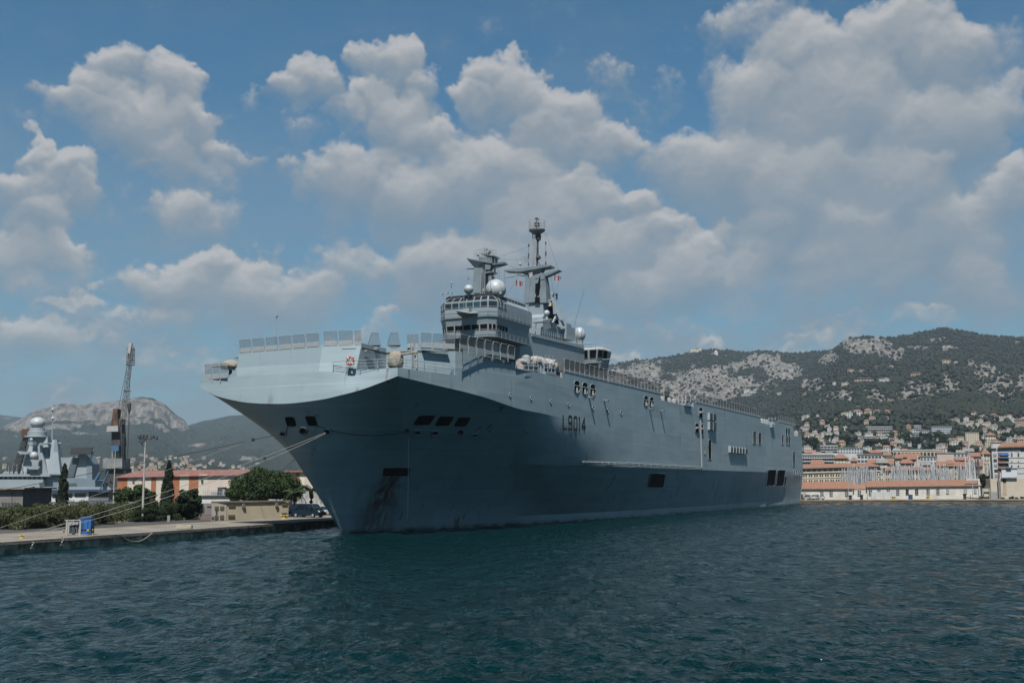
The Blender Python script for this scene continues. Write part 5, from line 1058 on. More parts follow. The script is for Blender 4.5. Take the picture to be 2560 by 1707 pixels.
for k in range(6): m = MB(); quad_on(m, 5+k*7.5, 10.5+k*7.5, 1256, 1278, 145); m.build('louvre', DARKG, t)
m = MB(); quad_on(m, 29.5, 30.6, 1229, 1256, 145); m.build('downpipe', DARKG, t)
# orange and white striped warehouse
ORS = pm('orange_cladding', (.50, .185, .08), (.42, .155, .07), 1, .7, stretch=(6, 6, .2)); CRS = pm('cream_cladding', (.80, .75, .66), (.70, .65, .57), 1, .7, stretch=(6, 6, .2)); PKW = pm('pink_white_wall', (.72, .62, .55), (.65, .56, .5), .5, .8, streak=.15)
RDR = pm('red_roof_sheet', (.26, .085, .065), (.33, .19, .155), .6, .7, stretch=(4, .4, 1))
Yw = 270; wz = lambda x: 1194 - (x-291)*.038
t = thing('striped_warehouse', 'long warehouse with orange and cream striped walls and a red roof', 'warehouse', Vector((V(450, 1240, Yw).x, Yw, QZ)))
edges = [(291.6, 317, 0), (317, 353, 1), (353, 359, 0), (359, 376.5, 1), (376.5, 389, 0), (389, 407, 1), (407, 429, 0), (429, 447.5, 0), (447.5, 471, 1), (471, 495, 0), (495, 517, 1)]
for x0, x1, k in edges:
    m = MB(); a, b = V(x0, 1250, Yw), V(x1, 1250, Yw); za, zb_ = V(x0, wz(x0), Yw).z, V(x1, wz(x1), Yw).z
    m.prism([Vector((a.x, Yw, QZ)), Vector((b.x, Yw, QZ)), Vector((b.x, Yw, zb_)), Vector((a.x, Yw, za))], (0, .25, 0))
    n = max(2, int((x1-x0)/2.2))
    for j in range(n): x = a.x + (b.x-a.x)*(j+.5)/n; m.box((x, Yw-.04, (QZ+za)/2), (.12, .08, za-QZ-.1))
    m.build('wall_panel', (ORS, CRS)[k], t)
m = MB(); a, b = V(517, 1250, Yw), V(600, 1250, Yw); m.prism([Vector((a.x, Yw, QZ)), Vector((b.x, Yw, QZ)), Vector((b.x, Yw, V(600, 1190, Yw).z)), Vector((a.x, Yw, V(517, 1190, Yw).z))], (0, .25, 0)); m.build('plain_wall', PKW, t)
m = MB(); a, b = V(289, wz(289), Yw), V(600, 1184, Yw); zt = V(289, 1183.5, Yw).z, V(600, 1180, Yw).z
m.prism([Vector((a.x, Yw-.6, a.z)), Vector((b.x, Yw-.6, V(600, 1188, Yw).z)), Vector((b.x, Yw-.6, V(600, 1188, Yw).z+.15)), Vector((a.x, Yw-.6, a.z+.15))], (0, .5, 0)); m.add([Vector((a.x, Yw-.6, a.z+.15)), Vector((b.x, Yw-.6, V(600, 1188, Yw).z+.15)), Vector((b.x, Yw+16, zt[1]+.9)), Vector((a.x, Yw+16, zt[0]+.9))], [[0, 1, 2, 3]]); m.build('roof', RDR, t)
for x in (334, 506): m = MB(); quad_on(m, x-2.5, x+2.5, 1197, 1204, Yw, .4); m.build('wall_unit', DARKG, t)
t = thing('striped_shed', 'striped shed end with red roof showing right of the umbrella pine', 'warehouse', Vector((V(745, 1250, 265).x, 265, QZ)))
for x0, x1, mt in ((715, 738, PKW), (738, 748, ORS), (748, 760, CRS), (760, 790, PKW)): m = MB(); pbox(m, x0, x1, 1180, 1250, 265, .3, QZ); m.build('wall_panel', mt, t)
m = MB(); pbox(m, 712, 792, 1175.5, 1180, 264.3, 9); m.build('roof', RDR, t)
# long white low building and its roof plant
WHB = pm('white_wall', (.72, .72, .71), (.64, .63, .61), .6, .8, streak=.12)
t = thing('white_annexe', 'long low white building behind the beige substation', 'building', Vector((V(600, 1260, 200).x, 200, QZ)))
m = MB(); pbox(m, 503, 712, 1239, 1290, 200, 10, QZ); m.build('wall', WHB, t); m = MB(); pbox(m, 501, 714, 1237.4, 1239.2, 199.6, 11); m.build('roof_edge', CONC, t)
for x0, x1, yt, mt, nm in ((543.5, 556, 1217.5, DARKG, 'air_conditioner'), (556, 561, 1222, STEEL, 'air_conditioner'), (528, 545, 1229, STEEL, 'duct')): m = MB(); pbox(m, x0, x1, yt, 1238, 203, 3); m.build(nm, mt, t)
m = MB()
for k in range(13): p = V(508 + k*5, 1237.5, 201); m.tube(p, p + Vector((0, 0, .9)), .03, 4)
m.tube(V(508, 1231, 201), V(568, 1230, 201), .03, 4); m.build('roof_rail', STEEL, t)
t = thing('white_hall', 'white walled hall behind the palms and the van', 'building', Vector((V(780, 1260, 215).x, 215, QZ))); m = MB(); pbox(m, 724, 808, 1226, 1280, 215, 8, QZ); m.build('wall', WHB, t); m = MB(); pbox(m, 700, 722, 1241, 1249, 209, 3); m.build('red_awning', RDR, t); m = MB(); pbox(m, 700, 724, 1234, 1241, 210, 3); m.build('side_wall', PKW, t)
fence_line((724, 812), 205, 2.9, 'grey wire fence in front of the white hall behind the van')
# beige substation
BEI = pm('beige_render', (.66, .59, .44), (.58, .52, .39), .7, .9, 0, 6, streak=.1); CRE = pm('cream_render', (.70, .66, .56), (.62, .58, .49), .8, .9)
c0, c1 = G(564.8, 1300.3, QZ), G(720.7, 1295, QZ); zt = V(564.8, 1256, c0.y).z; d = (c1-c0).normalized(); nn2 = Vector((-d.y, d.x, 0)); dep = 4.2
cl = G(528.5, 1301.5, QZ); sd2 = (cl - c0); sd2 = sd2.normalized()
t = thing('substation', 'beige flat roofed substation with a cream end and small vents beside the road', 'building', (c0+c1)/2)
up = Vector((0, 0, zt-QZ)); bk = sd2*sd2.length*0 + (cl-c0)
m = MB(); m.prism([c0, c1, c1 + bk, c0 + bk], up); m.build('wall', BEI, t)
m = MB(); o_ = -nn2*.18; m.prism([c0 + o_ - d*.15 + up, c1 + o_ + d*.15 + up, c1 + bk + d*.15 + up, c0 + bk - d*.15 + up], (0, 0, .22)); m.build('roof', CONC, t)
m = MB(); e_ = sd2.cross(Vector((0, 0, 1))); e_ = e_ if e_.y < 0 else -e_; m.prism([c0 + e_*.03, cl + e_*.03, cl + e_*.03 + up*.99, c0 + e_*.03 + up*.99], e_*.03); m.build('end_wall', CRE, t)
def onside(u, v): return c0.lerp(c1, u) + up*v - nn2*.03
for u0, u1, v0, v1, mt in ((.03, .13, .14, .30, pm('brown_grille', (.20, .17, .13))), (.03, .13, .74, .90, MC.get('brown_grille')), (.885, .975, .17, .33, None), (.885, .975, .76, .92, None)):
    m = MB(); mt = MC['brown_grille']; m.prism([onside(u0, v0), onside(u1, v0), onside(u1, v1), onside(u0, v1)], -nn2*.04)
    for k in range(5): m.bar(onside(u0, v0+(v1-v0)*(k+.5)/5) - nn2*.06, onside(u1, v0+(v1-v0)*(k+.5)/5) - nn2*.06, .03, .06)
    m.build('vent_grille', mt, t)
for u in (.235, .77): m = MB(); m.prism([onside(u, .72), onside(u+.035, .72), onside(u+.035, .94), onside(u, .94)], -nn2*.25); m.build('wall_lamp', GREYC, t)
def onend(u, v): return cl.lerp(c0, u) + up*v + e_*.07
for u0, u1, v0, v1, nm, mt in ((.18, .44, .08, .30, 'vent_grille', MC['brown_grille']), (.18, .44, .60, .80, 'vent_grille', MC['brown_grille']), (.55, .82, .08, .30, 'vent_grille', MC['brown_grille']), (.55, .82, .60, .80, 'vent_grille', MC['brown_grille']), (.26, .36, .38, .55, 'notice', pm('blue_notice', (.06, .11, .22))), (.0, .12, .1, .24, 'blue_box', pm('blue_plastic', (.03, .12, .33)))): m = MB(); m.prism([onend(u0, v0), onend(u1, v0), onend(u1, v1), onend(u0, v1)], e_*.05); m.build(nm, mt, t)
t = thing('old_kiosk', 'weathered grey kiosk against the cream end of the substation', 'building', Vector((V(515, 1300, 158).x, 158, QZ))); m = MB(); pbox(m, 500, 530, 1258, 1300, 158, 3.5, QZ); m.build('wall', GREYC, t)
for x0, x1, yt, yb in ((503, 511, 1265, 1280), (518, 528, 1264.5, 1267)): m = MB(); quad_on(m, x0, x1, yt, yb, 158); m.build('grille', DARKG, t)
m = MB()
for k in range(7): p = V(502 + k*5.2, 1299, 155); p.z = QZ; m.tube(p, p + Vector((0, 0, .85)), .035, 4)
a, b = V(502, 1288, 155), V(534, 1287, 155); m.tube(a, b, .035, 4); m.tube(a - Vector((0, 0, .4)), b - Vector((0, 0, .4)), .03, 4); o = m.build('barrier_rail', pm('dark_red_paint', (.22, .06, .05)), origin=ground_at(a)); tag(o, 'dark red pipe barrier in front of the old kiosk', 'barrier')
# ---- posts
def lamp_post(name, label, x0, y0, x1, y1, Y, r, heads):
    a, b = V(x0, y0, Y), V(x1, y1, Y); base = Vector((b.x, Y, QZ)); top = Vector((b.x, Y, b.z)); t = thing(name, label, 'lamp post', base); m = MB(); m.tube(base, top, r, 10, r*.55); m.build('post', pm('pale_post_paint', (.52, .51, .48)), t, smooth=True, angle=60)
    if heads:
        m = MB(); m.box(top + Vector((0, 0, .1)), (1.7, .5, .12)); m.tube(top + Vector((-.3, 0, -.9)), top + Vector((-.6, 0, -.4)), .06, 5); m.build('cross_arm', DARKG, t)
        for dx, dz in ((-.75, .35), (-.3, .4), (.15, .42), (1.0, .3), (1.5, .12), (-.6, -.25), (-.25, -.3)): m = MB(); m.box(top + Vector((dx, -.25, dz)), (.36, .42, .34)); m.build('floodlight', DARKG, t)
    return t
lamp_post('floodlight_post', 'tall pale floodlight post with a cluster of lamps beside the second cypress', 358, 1275, 363.5, 1098, 150, .17, True)
lamp_post('thin_post', 'thin pale post in front of the harbour crane', 287, 1225, 288.5, 1127, 200, .12, False)
# ---- blue unit, barriers, bollards, block
YB_ = pm('yellow_paint', (.62, .45, .06), (.5, .36, .06), 3, .6, streak=.4); BLU = pm('bright_blue_paint', (.025, .15, .44), (.02, .11, .33), 2, .5, streak=.25)
p0, p1 = G(199, 1337, QZ), G(224, 1335, QZ); w = 27/F_PX*p0.y; hh = 42/F_PX*p0.y
t = thing('pump_unit', 'bright blue cabinet joined to a pale pipe frame on the quay edge', 'quay unit', G(193, 1338, QZ))
def ub(m, x, y, z, sx, sy, sz): m.box(p0 + Vector((x, y, z)), (sx, sy, sz))
m = MB(); ub(m, w/2, .45, hh*.5+.05, w, .95, hh-.1); m.build('cabinet', BLU, t)
m = MB(); ub(m, w/2, .45, hh*.98+.05, w+.1, 1.08, .1); m.build('lid', BLU, t)
m = MB(); ub(m, w*.5, -.07, hh*.33, w*.96, .05, .05); ub(m, w*.28, -.07, hh*.62, .05, .05, hh*.5); ub(m, w*.72, -.07, hh*.62, .05, .05, hh*.5); m.build('door_rib', pm('deep_blue_paint', (.01, .08, .3)), t)
m = MB(); ub(m, w*.78, -.1, hh*.28, .22, .06, .2); m.build('plate', YB_, t)
m = MB(); ub(m, .08, -.12, hh*.42, .16, .12, hh*.84)
for x in (-1.3, -.02): ub(m, x, .1, hh*.43, .13, .13, hh*.86)
ub(m, -.73, .1, hh*.86, 1.55, .14, .1); ub(m, -.73, .1, .1, 1.55, .14, .1); ub(m, -1.25, .4, hh*.42, .35, .6, hh*.8); m.build('frame', WHITEP, t)
for k in range(3): m = MB(); c = p0 + Vector((-.95 + .32*k, .15, hh*.68)); m.tube(c + Vector((0, -.2, 0)), c + Vector((0, .3, 0)), .15, 10); m.build('valve_wheel', STEEL, t)
m = MB()
for k in range(3): m.tube(p0 + Vector((-.95+.32*k, .2, .1)), p0 + Vector((-.95+.32*k, .2, hh*.62)), .09, 8)
ub(m, -.6, .1, hh*.2, .3, .3, .5); m.build('pipe', DARKG, t)
for x, lb in ((159.5, 'left of'), (231.5, 'right of')):
    p = G(x, 1336.5, QZ); m = MB()
    for k in range(4): m.mi = k % 2; m.tube(p + Vector((0, 0, k*.2)), p + Vector((0, 0, k*.2+.2)), .05, 8)
    o = m.build('striped_bollard', [YB_, BLACK], origin=p); tag(o, f'thin yellow and black post standing {lb} the blue quay unit', 'bollard')
def bollard(x, y, hpx, mat, label, arms=True):
    p = G(x, y, QZ); h = hpx/F_PX*p.y; m = MB(); m.lathe(p, [(h*.75, 0), (h*.7, .06), (h*.38, .1), (h*.36, h*.65), (h*.5, h*.8), (h*.5, h*.95), (h*.3, h)], 16)
    if arms: m.tube(p + Vector((-h*.95, 0, h*.82)), p + Vector((h*.95, 0, h*.82)), h*.17, 10)
    o = m.build('mooring_bollard', mat, origin=p, smooth=True, angle=40); tag(o, label, 'bollard'); return p + Vector((0, 0, h*.6))
bl1 = bollard(54, 1345, 8.5, YB_, 'rusty yellow mooring bollard that holds the pale ropes at the left'); bl2 = bollard(710, 1296.5, 9.5, YB_, 'bright yellow mooring bollard in front of the substation'); bollard(669.5, 1309, 8, pm('black_iron', (.02, .018, .017), (.06, .035, .02), 5, .8), 'black iron mooring bollard on the quay lip')
p0, p1 = G(447, 1322.5, QZ), G(469, 1321, QZ); w = (p1-p0).length; m = MB(); m.box((p0+p1)/2 + Vector((0, .4, .21)), (w, .9, .42), .12)
b_ = bmesh.new(); o = m.build('concrete_block', pm('yellowish_concrete', (.55, .50, .38), (.42, .38, .29), 2, .9, .5, 6), origin=(p0+p1)/2); b_.from_mesh(o.data); bmesh.ops.bevel(b_, geom=b_.edges[:], offset=.05, segments=2, affect='EDGES'); b_.to_mesh(o.data); b_.free(); tag(o, 'pale yellowish concrete block lying on the quay', 'block')
p = G(422, 1304, QZ); m = MB(); m.box(p + Vector((0, 0, .42)), (.36, .3, .84)); o = m.build('service_cabinet', pm('grey_green_paint', (.28, .34, .31)), origin=p); tag(o, 'small grey green service cabinet at the verge below the second cypress', 'cabinet')
m = MB(); a, b = V(315, 1254, 156), V(378, 1260, 156)                       # white tilted rail structure in the hedge
for k in range(8): q = a.lerp(b, k/7); m.bar(q, q + Vector((.45, 0, -.6)), .08, .08)
m.bar(a, b, .1, .1); m.bar(a + Vector((.45, 0, -.6)), b + Vector((.45, 0, -.6)), .1, .1)
for q in (a, b): m.tube(Vector((q.x+.2, q.y, QZ)), q, .06, 5)
o = m.build('white_ramp_rail', WHITEP, origin=ground_at(a)); tag(o, 'tilted white ladder-like rail poking out of the hedge under the floodlight', 'rail')
# ---- vehicles
def vehicle(name, label, cat, pos, yaw, L_, W_, H_, prof, glass, body, wheel=.34, group=None, wx=(.18, .80)):
    """prof: side outline (x along length 0..1 front at 1, z 0..1); lofted to full width with tumblehome; glass: side window polygons"""
    t = thing(name, label, cat, pos, yaw, group); M = WM[t.name]
    def w3(x, y, z): return M @ Vector(((x-.5)*L_, y*W_/2, z*H_))
    m = MB(); tum = lambda z: 1 - .16*max(0, z-.5)
    for sgn in (-1, 1): pass
    n = len(prof); L1 = [w3(x, -tum(z), z) for x, z in prof]; L2 = [w3(x, tum(z), z) for x, z in prof]
    m.add(L1+L2, [list(range(n))[::-1], list(range(n, 2*n))] + [[k, (k+1) % n, n+(k+1) % n, n+k] for k in range(n)]); m.build('body', body, t)
    for poly, nm in glass:
        for sgn in (-1, 1):
            m = MB(); m.prism([w3(x, sgn*(tum(z)+.012), z) for x, z in poly], (M.to_3x3() @ Vector((0, sgn*.01, 0)))); m.build(nm, GLASS, t)
    return t, w3
def wheels(t, w3, L_, W_, H_, r, wx):
    M3 = WM[t.name].to_3x3()
    for x in wx:
        for sgn in (-1, 1):
            c = w3(x, sgn*.93, r/H_); ax_ = M3 @ Vector((0, sgn*.12, 0)); m = MB(); m.tube(c - ax_, c + ax_, r, 18); o = m.build('wheel', pm('tyre_rubber', (.015, .015, .016)), t); m = MB(); m.tube(c + ax_, c + ax_*1.15, r*.58, 14); m.build('rim', STEEL, o)
VAN = pm('dark_blue_van_paint', (.008, .028, .05), (.007, .024, .043), 1, .3, spec=.6)
pv = G(772, 1292.5, QZ)
vprof = [(0, .18), (.02, .14), (.97, .14), (1, .2), (1, .42), (.97, .5), (.86, .56), (.70, .97), (.62, 1), (.05, 1), (0, .93)]
t, w3 = vehicle('parked_van', 'dark blue minibus van parked on the quay beside the ship bow', 'van', pv, R(-28), 5.0, 1.95, 1.98, vprof, [([(.07, .62), (.24, .62), (.24, .88), (.07, .88)], 'side_window'), ([(.27, .62), (.46, .62), (.46, .88), (.27, .88)], 'side_window'), ([(.50, .60), (.75, .58), (.66, .88), (.50, .88)], 'side_window')], VAN)
wheels(t, w3, 5.0, 1.95, 1.98, .34, (.17, .80))
m = MB(); q = [w3(.853, -.85, .585), w3(.853, .85, .585), w3(.712, .78, .94), w3(.712, -.78, .94)]; m.prism([p + Vector((.02, -.02, .03)) for p in q], (.01, -.01, .02)); m.build('windscreen', GLASS, t)
for sgn in (-1, 1): m = MB(); m.prism([w3(1.003, sgn*.55, .40), w3(1.003, sgn*.92, .40), w3(.965, sgn*.95, .52), w3(.965, sgn*.6, .50)], (.03, -.02, .02)); m.build('headlight', pm('headlamp_glass', (.75, .78, .8), None, 2, .1), t)
m = MB(); m.prism([w3(1.004, -.5, .3), w3(1.004, .5, .3), w3(1.004, .5, .38), w3(1.004, -.5, .38)], (.03, -.02, 0)); m.build('grille', BLACK, t)
for sgn in (-1, 1): m = MB(); m.box(w3(.76, sgn*1.12, .62), (.2, .16, .3)); m.build('wing_mirror', BLACK, t)
cprof = [(0, .25), (.02, .18), (.97, .18), (1, .26), (1, .45), (.95, .53), (.74, .60), (.60, .97), (.52, 1), (.25, .99), (.10, .92), (.02, .64), (0, .55)]
def car(label, pos, yaw, body, L_=4.3, H_=1.48, group=None, nm='parked_car'):
    t, w3 = vehicle(nm, label, 'car', pos, yaw, L_, 1.75, H_, cprof, [([(.14, .64), (.36, .63), (.36, .90), (.2, .90)], 'side_window'), ([(.39, .63), (.70, .61), (.58, .91), (.39, .92)], 'side_window')], body, group=group)
    wheels(t, w3, L_, 1.75, H_, .32, (.19, .81))
    m = MB(); m.prism([p + Vector((0, 0, .02)) for p in (w3(.73, -.82, .615), w3(.73, .82, .615), w3(.612, .76, .94), w3(.612, -.76, .94))], (0, 0, .015)); m.build('windscreen', GLASS, t)
    m = MB(); m.prism([p + Vector((0, 0, .02)) for p in (w3(.018, -.80, .67), w3(.018, .80, .67), w3(.085, .76, .90), w3(.085, -.76, .90))], (WM[t.name].to_3x3() @ Vector((-.02, 0, 0)))); m.build('rear_window', GLASS, t)
    for sgn in (-1, 1):
        m = MB(); m.prism([w3(1.004, sgn*.5, .40), w3(1.004, sgn*.92, .40), w3(.975, sgn*.95, .50), w3(.975, sgn*.55, .50)], (WM[t.name].to_3x3() @ Vector((.02, 0, 0)))); m.build('headlight', MC['headlamp_glass'], t)
        m = MB(); m.prism([w3(-.004, sgn*.6, .46), w3(-.004, sgn*.95, .46), w3(.01, sgn*.95, .62), w3(.01, sgn*.68, .62)], (WM[t.name].to_3x3() @ Vector((-.02, 0, 0)))); m.build('tail_light', pm('tail_lamp_red', (.3, .02, .02)), t)
    return t
car('silver estate car parked beyond the van, half hidden by the ship bow', G(815, 1287, QZ), R(-20), pm('silver_car_paint', (.5, .5, .54), None, 1, .3)); car('dark car parked behind the substation, left of the van', G(720, 1289, QZ), R(-70), pm('dark_car_paint', (.03, .035, .045), None, 1, .3))
# ---- white and blue harbour boat
Yb = 235
t = thing('harbour_boat', 'white two deck harbour boat with blue stripes behind the scrub', 'boat', Vector((V(190, 1265, Yb).x, Yb, 0)))
NAVB = pm('navy_blue_trim', (.02, .06, .16)); BW_ = pm('boat_white', (.75, .76, .77), (.68, .69, .7), 1, .5)
m = MB(); pbox(m, 75, 275, 1258, 1290, Yb, 7, QZ); m.build('hull', BW_, t)
m = MB(); pbox(m, 116, 220.5, 1228, 1258, Yb+.5, 5); m.build('cabin', BW_, t)
m = MB(); pbox(m, 220.5, 271, 1230, 1252, Yb+.6, 5); m.build('stern_cabin', GREYC, t)
m = MB(); pbox(m, 112, 273, 1223.5, 1228.5, Yb-.2, 6.4); m.build('roof', NAVB, t)
m = MB(); pbox(m, 92, 198, 1254, 1258.5, Yb-.25, 1); pbox(m, 198, 278, 1251.5, 1256, Yb-.25, 1); m.build('blue_stripe', NAVB, t)
m = MB(); a, b = V(76, 1267, Yb-2), V(198, 1267, Yb-2); m.prism([a, b, V(198, 1259, Yb-.2), V(92, 1259, Yb-.2)], (0, 0, .06)); m.build('awning', BW_, t)
for x0, x1, yt, yb in ((131, 141, 1234, 1244), (173, 181, 1233.5, 1243), (187, 214.5, 1232.5, 1242)): m = MB(); quad_on(m, x0, x1, yt, yb, Yb+.5); m.build('window', GLASS, t)
for k in range(9): m = MB(); quad_on(m, 223 + k*5.3, 226.5 + k*5.3, 1233, 1243, Yb+.6); m.build('louvre', DARKG, t)
m = MB()
for k in range(16): p = V(200 + k*5, 1259, Yb-.5); m.tube(p, p - Vector((0, 0, 1.1)), .05, 4)
m.build('deck_rail', DARKG, t)
# ---- second warship (frigate) across the basin
Yf = 480
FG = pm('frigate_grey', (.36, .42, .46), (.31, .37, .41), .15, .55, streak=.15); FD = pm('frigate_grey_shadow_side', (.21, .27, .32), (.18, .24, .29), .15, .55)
t = thing('frigate', 'pale grey frigate with a ball topped radar tower across the basin', 'warship', Vector((V(110, 1260, Yf).x, Yf, 0)))
def fpoly(name, pts, off, dep, mat=FG, f=PA, parent=None):
    m = MB(); m.prism([V(*f(x, y), Yf+off) for x, y in pts], (0, dep, 0)); return m.build(name, mat, parent or t)
def frust(name, base, top, d0, d1, mat=FG, parent=None):
    """tower with a sloping far side: base and top photo edges and their depths"""
    a, b = [V(*PA(*p), Yf) for p in base]; c, d = [V(*PA(*p), Yf) for p in top]; m = MB(); s = (d0-d1)/2
    m.loft([[a, b, b + Vector((0, d0, 0)), a + Vector((0, d0, 0))], [c + Vector((0, s, 0)), d + Vector((0, s, 0)), d + Vector((0, s+d1, 0)), c + Vector((0, s+d1, 0))]]); return m.build(name, mat, parent or t)
fpoly('hull', [(-300, 1800), (1060, 1800), (1060, 1690), (1000, 1640), (-300, 1640)], -2, 20); fpoly('superstructure', [(-300, 1700), (470, 1700), (470, 1530), (-300, 1530)], 0, 16)
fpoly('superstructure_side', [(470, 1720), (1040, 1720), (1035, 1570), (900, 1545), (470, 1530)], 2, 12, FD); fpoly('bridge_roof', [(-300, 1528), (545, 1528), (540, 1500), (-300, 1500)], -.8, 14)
for k in range(11): fpoly('bridge_window', [(-60 + k*52, 1556), (-24 + k*52, 1556), (-24 + k*52, 1534), (-60 + k*52, 1534)], -.06, .05, BLACK)
TW = frust('radar_tower', ((215, 1510), (550, 1510)), ((315, 1090), (472, 1090)), 13, 6)
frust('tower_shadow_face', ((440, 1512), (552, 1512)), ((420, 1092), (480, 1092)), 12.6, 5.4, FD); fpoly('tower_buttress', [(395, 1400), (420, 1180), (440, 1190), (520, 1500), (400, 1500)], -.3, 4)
c = V(*PA(405, 1060), Yf+5); m = MB(); k_ = Yf/F_PX/4.3556; m.lathe(c + Vector((0, 0, 0)), [(130*k_, -40*k_), (128*k_, -28*k_), (100*k_, -26*k_), (98*k_, 20*k_), (82*k_, 25*k_), (78*k_, 60*k_), (60*k_, 62*k_)], 24); m.build('tower_collar', FG, t, smooth=True, angle=30)
m = MB(); m.sphere(V(*PA(410, 945), Yf+5), 80*k_, 28, 16, .82); m.build('radome', pm('radome_white', (.6, .64, .66)), t, smooth=True)
for x, y, r_ in ((370, 1300, 43), (342, 1127, 17)): m = MB(); m.sphere(V(*PA(x, y), Yf-1), r_*k_, 20, 12); m.build('small_radome', MC['radome_white'], t, smooth=True)
for pts in ([(325, 1345), (437, 1345), (420, 1372), (345, 1372)], [(345, 1372), (420, 1372), (415, 1420), (350, 1420)], [(268, 1418), (436, 1418), (415, 1450), (320, 1450)], [(300, 1160), (350, 1145), (360, 1185), (325, 1190)], [(410, 1180), (505, 1172), (505, 1165), (440, 1160)], [(185, 1250), (300, 1262), (310, 1285), (215, 1285)]): fpoly('sensor_platform', pts, -2.5, 4)
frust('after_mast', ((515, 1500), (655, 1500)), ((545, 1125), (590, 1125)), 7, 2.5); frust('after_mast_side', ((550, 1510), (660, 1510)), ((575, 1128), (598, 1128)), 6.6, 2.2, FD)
m = MB(); m.tube(V(*PA(567, 1130), Yf+3), V(*PA(577, 745), Yf+3), .35, 7, .08)
for y in (795, 890, 1165): m.lathe(V(*PA(575, y), Yf+3), [(.1, -1), (.9, -.4), (.5, .6), (.1, 1)], 8)
m.tube(V(*PA(500, 1172), Yf+3), V(*PA(670, 1165), Yf+3), .25, 5); m.build('pole_mast', FG, t)
fpoly('funnel_casing', [(600, 1345), (640, 1320), (850, 1322), (720, 1530), (560, 1530)], 3, 10); fpoly('casing_stripe', [(785, 1322), (853, 1322), (800, 1535), (715, 1535)], 2.7, 8, pm('dark_casing', (.10, .13, .16)))
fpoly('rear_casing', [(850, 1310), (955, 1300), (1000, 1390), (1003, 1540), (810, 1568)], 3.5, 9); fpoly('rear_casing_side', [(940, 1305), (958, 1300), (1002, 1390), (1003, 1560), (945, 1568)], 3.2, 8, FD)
m = MB(); q = [V(*PA(x, y), Yf) for x, y in ((757, 1288), (990, 1285), (1008, 1205), (775, 1213))]; m.prism(q, (0, .9, 0)); o = m.build('search_radar', DARKG, t)
m = MB()
for k in range(6): m.bar(q[0].lerp(q[3], (k+.5)/6) - Vector((0, .06, 0)), q[1].lerp(q[2], (k+.5)/6) - Vector((0, .06, 0)), .12, .1)
m.build('radar_rib', pm('grey_rib', (.16, .17, .18)), o)
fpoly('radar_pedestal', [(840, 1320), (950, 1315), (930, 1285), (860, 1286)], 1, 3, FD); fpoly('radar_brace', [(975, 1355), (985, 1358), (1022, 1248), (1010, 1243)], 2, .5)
fpoly('gun_turret', [(355, 1660), (435, 1660), (425, 1595), (385, 1590)], -6, 5); m = MB(); m.tube(V(*PA(375, 1640), Yf-6), V(*PA(280, 1660), Yf-12), .25, 7); m.build('gun_barrel', DARKG, t)
for k in range(6): fpoly('exhaust_louvre', [(728 + k*19, 1640), (742 + k*19, 1640), (738 + k*19, 1600), (724 + k*19, 1600)], 1.9, .1, DARKG)
m = MB()
for x in (60, 90, 130, 180, 240, 290): p = V(*PA(x, 1500), Yf); m.tube(p, p + Vector((0, 0, 3.5)), .12, 4); m.box(p + Vector((0, 0, .6)), (1.2, 1, 1.0))
m.build('roof_gear', FG, t)
# ---- harbour crane, rusty
Yc = 330; kc = Yc/F_PX/4.3556
t = thing('harbour_crane', 'rusty harbour crane with a tall lattice jib behind the striped warehouse', 'crane', Vector((V(286, 1240, Yc).x, Yc, QZ)))
CRD = pm('dark_crane_steel', (.04, .045, .052), (.062, .064, .068), .5, .8); CRG = pm('grey_crane_sheet', (.30, .33, .34), (.22, .23, .24), .4, .7, streak=.6)
def cpoly(name, pts, off, dep, mat, parent=None):
    m = MB(); m.prism([V(*PA(x, y), Yc+off) for x, y in pts], (0, dep, 0)); return m.build(name, mat, parent or t)
cpoly('rust_tower', [(1205, 975), (1282, 975), (1278, 790), (1232, 790)], 0, 3, pm('crane_rust', (.20, .10, .06), (.06, .045, .04), .9, .95, .5, 3, contrast=(.4, .6))); cpoly('counterweight', [(1158, 1040), (1285, 1038), (1283, 975), (1165, 980)], -1.5, 6, WHITEP)
cpoly('slewing_column', [(1212, 1195), (1312, 1195), (1305, 1040), (1215, 1040)], 0, 5, CRD); cpoly('column_side', [(1285, 1460), (1335, 1460), (1325, 900), (1285, 900)], .5, 3, CRD)
o = cpoly('driver_cab', [(1212, 1252), (1292, 1250), (1292, 1190), (1215, 1190)], -1.5, 4, pm('faded_blue', (.05, .16, .30))); cpoly('machinery_house', [(1115, 1440), (1330, 1440), (1330, 1330), (1120, 1332)], -1, 7, CRG); cpoly('column_lower', [(1215, 1335), (1300, 1335), (1300, 1250), (1215, 1250)], 0, 4, CRG)
cpoly('crane_base', [(1150, 1600), (1370, 1600), (1340, 1440), (1190, 1440)], 0, 7, CRD)
for x0, x1 in ((1180, 1120), (1230, 1225), (1300, 1330), (1340, 1400)): m = MB(); a = V(*PA(x0, 1450), Yc+1); b = V(*PA(x1, 1700), Yc); b.z = QZ; m.bar(a, b, .9, .9); m.build('portal_leg', CRD, t)
m = MB(); a = V(*PA(1100, 1480), Yc-2); m.bar(V(*PA(1180, 1470), Yc-2), V(*PA(1080, 1700), Yc-2), .35, .35); m.bar(V(*PA(1095, 1475), Yc-2), V(*PA(1040, 1568), Yc-2), .9, .6); m.build('blue_brace', pm('faded_blue', ()), t)
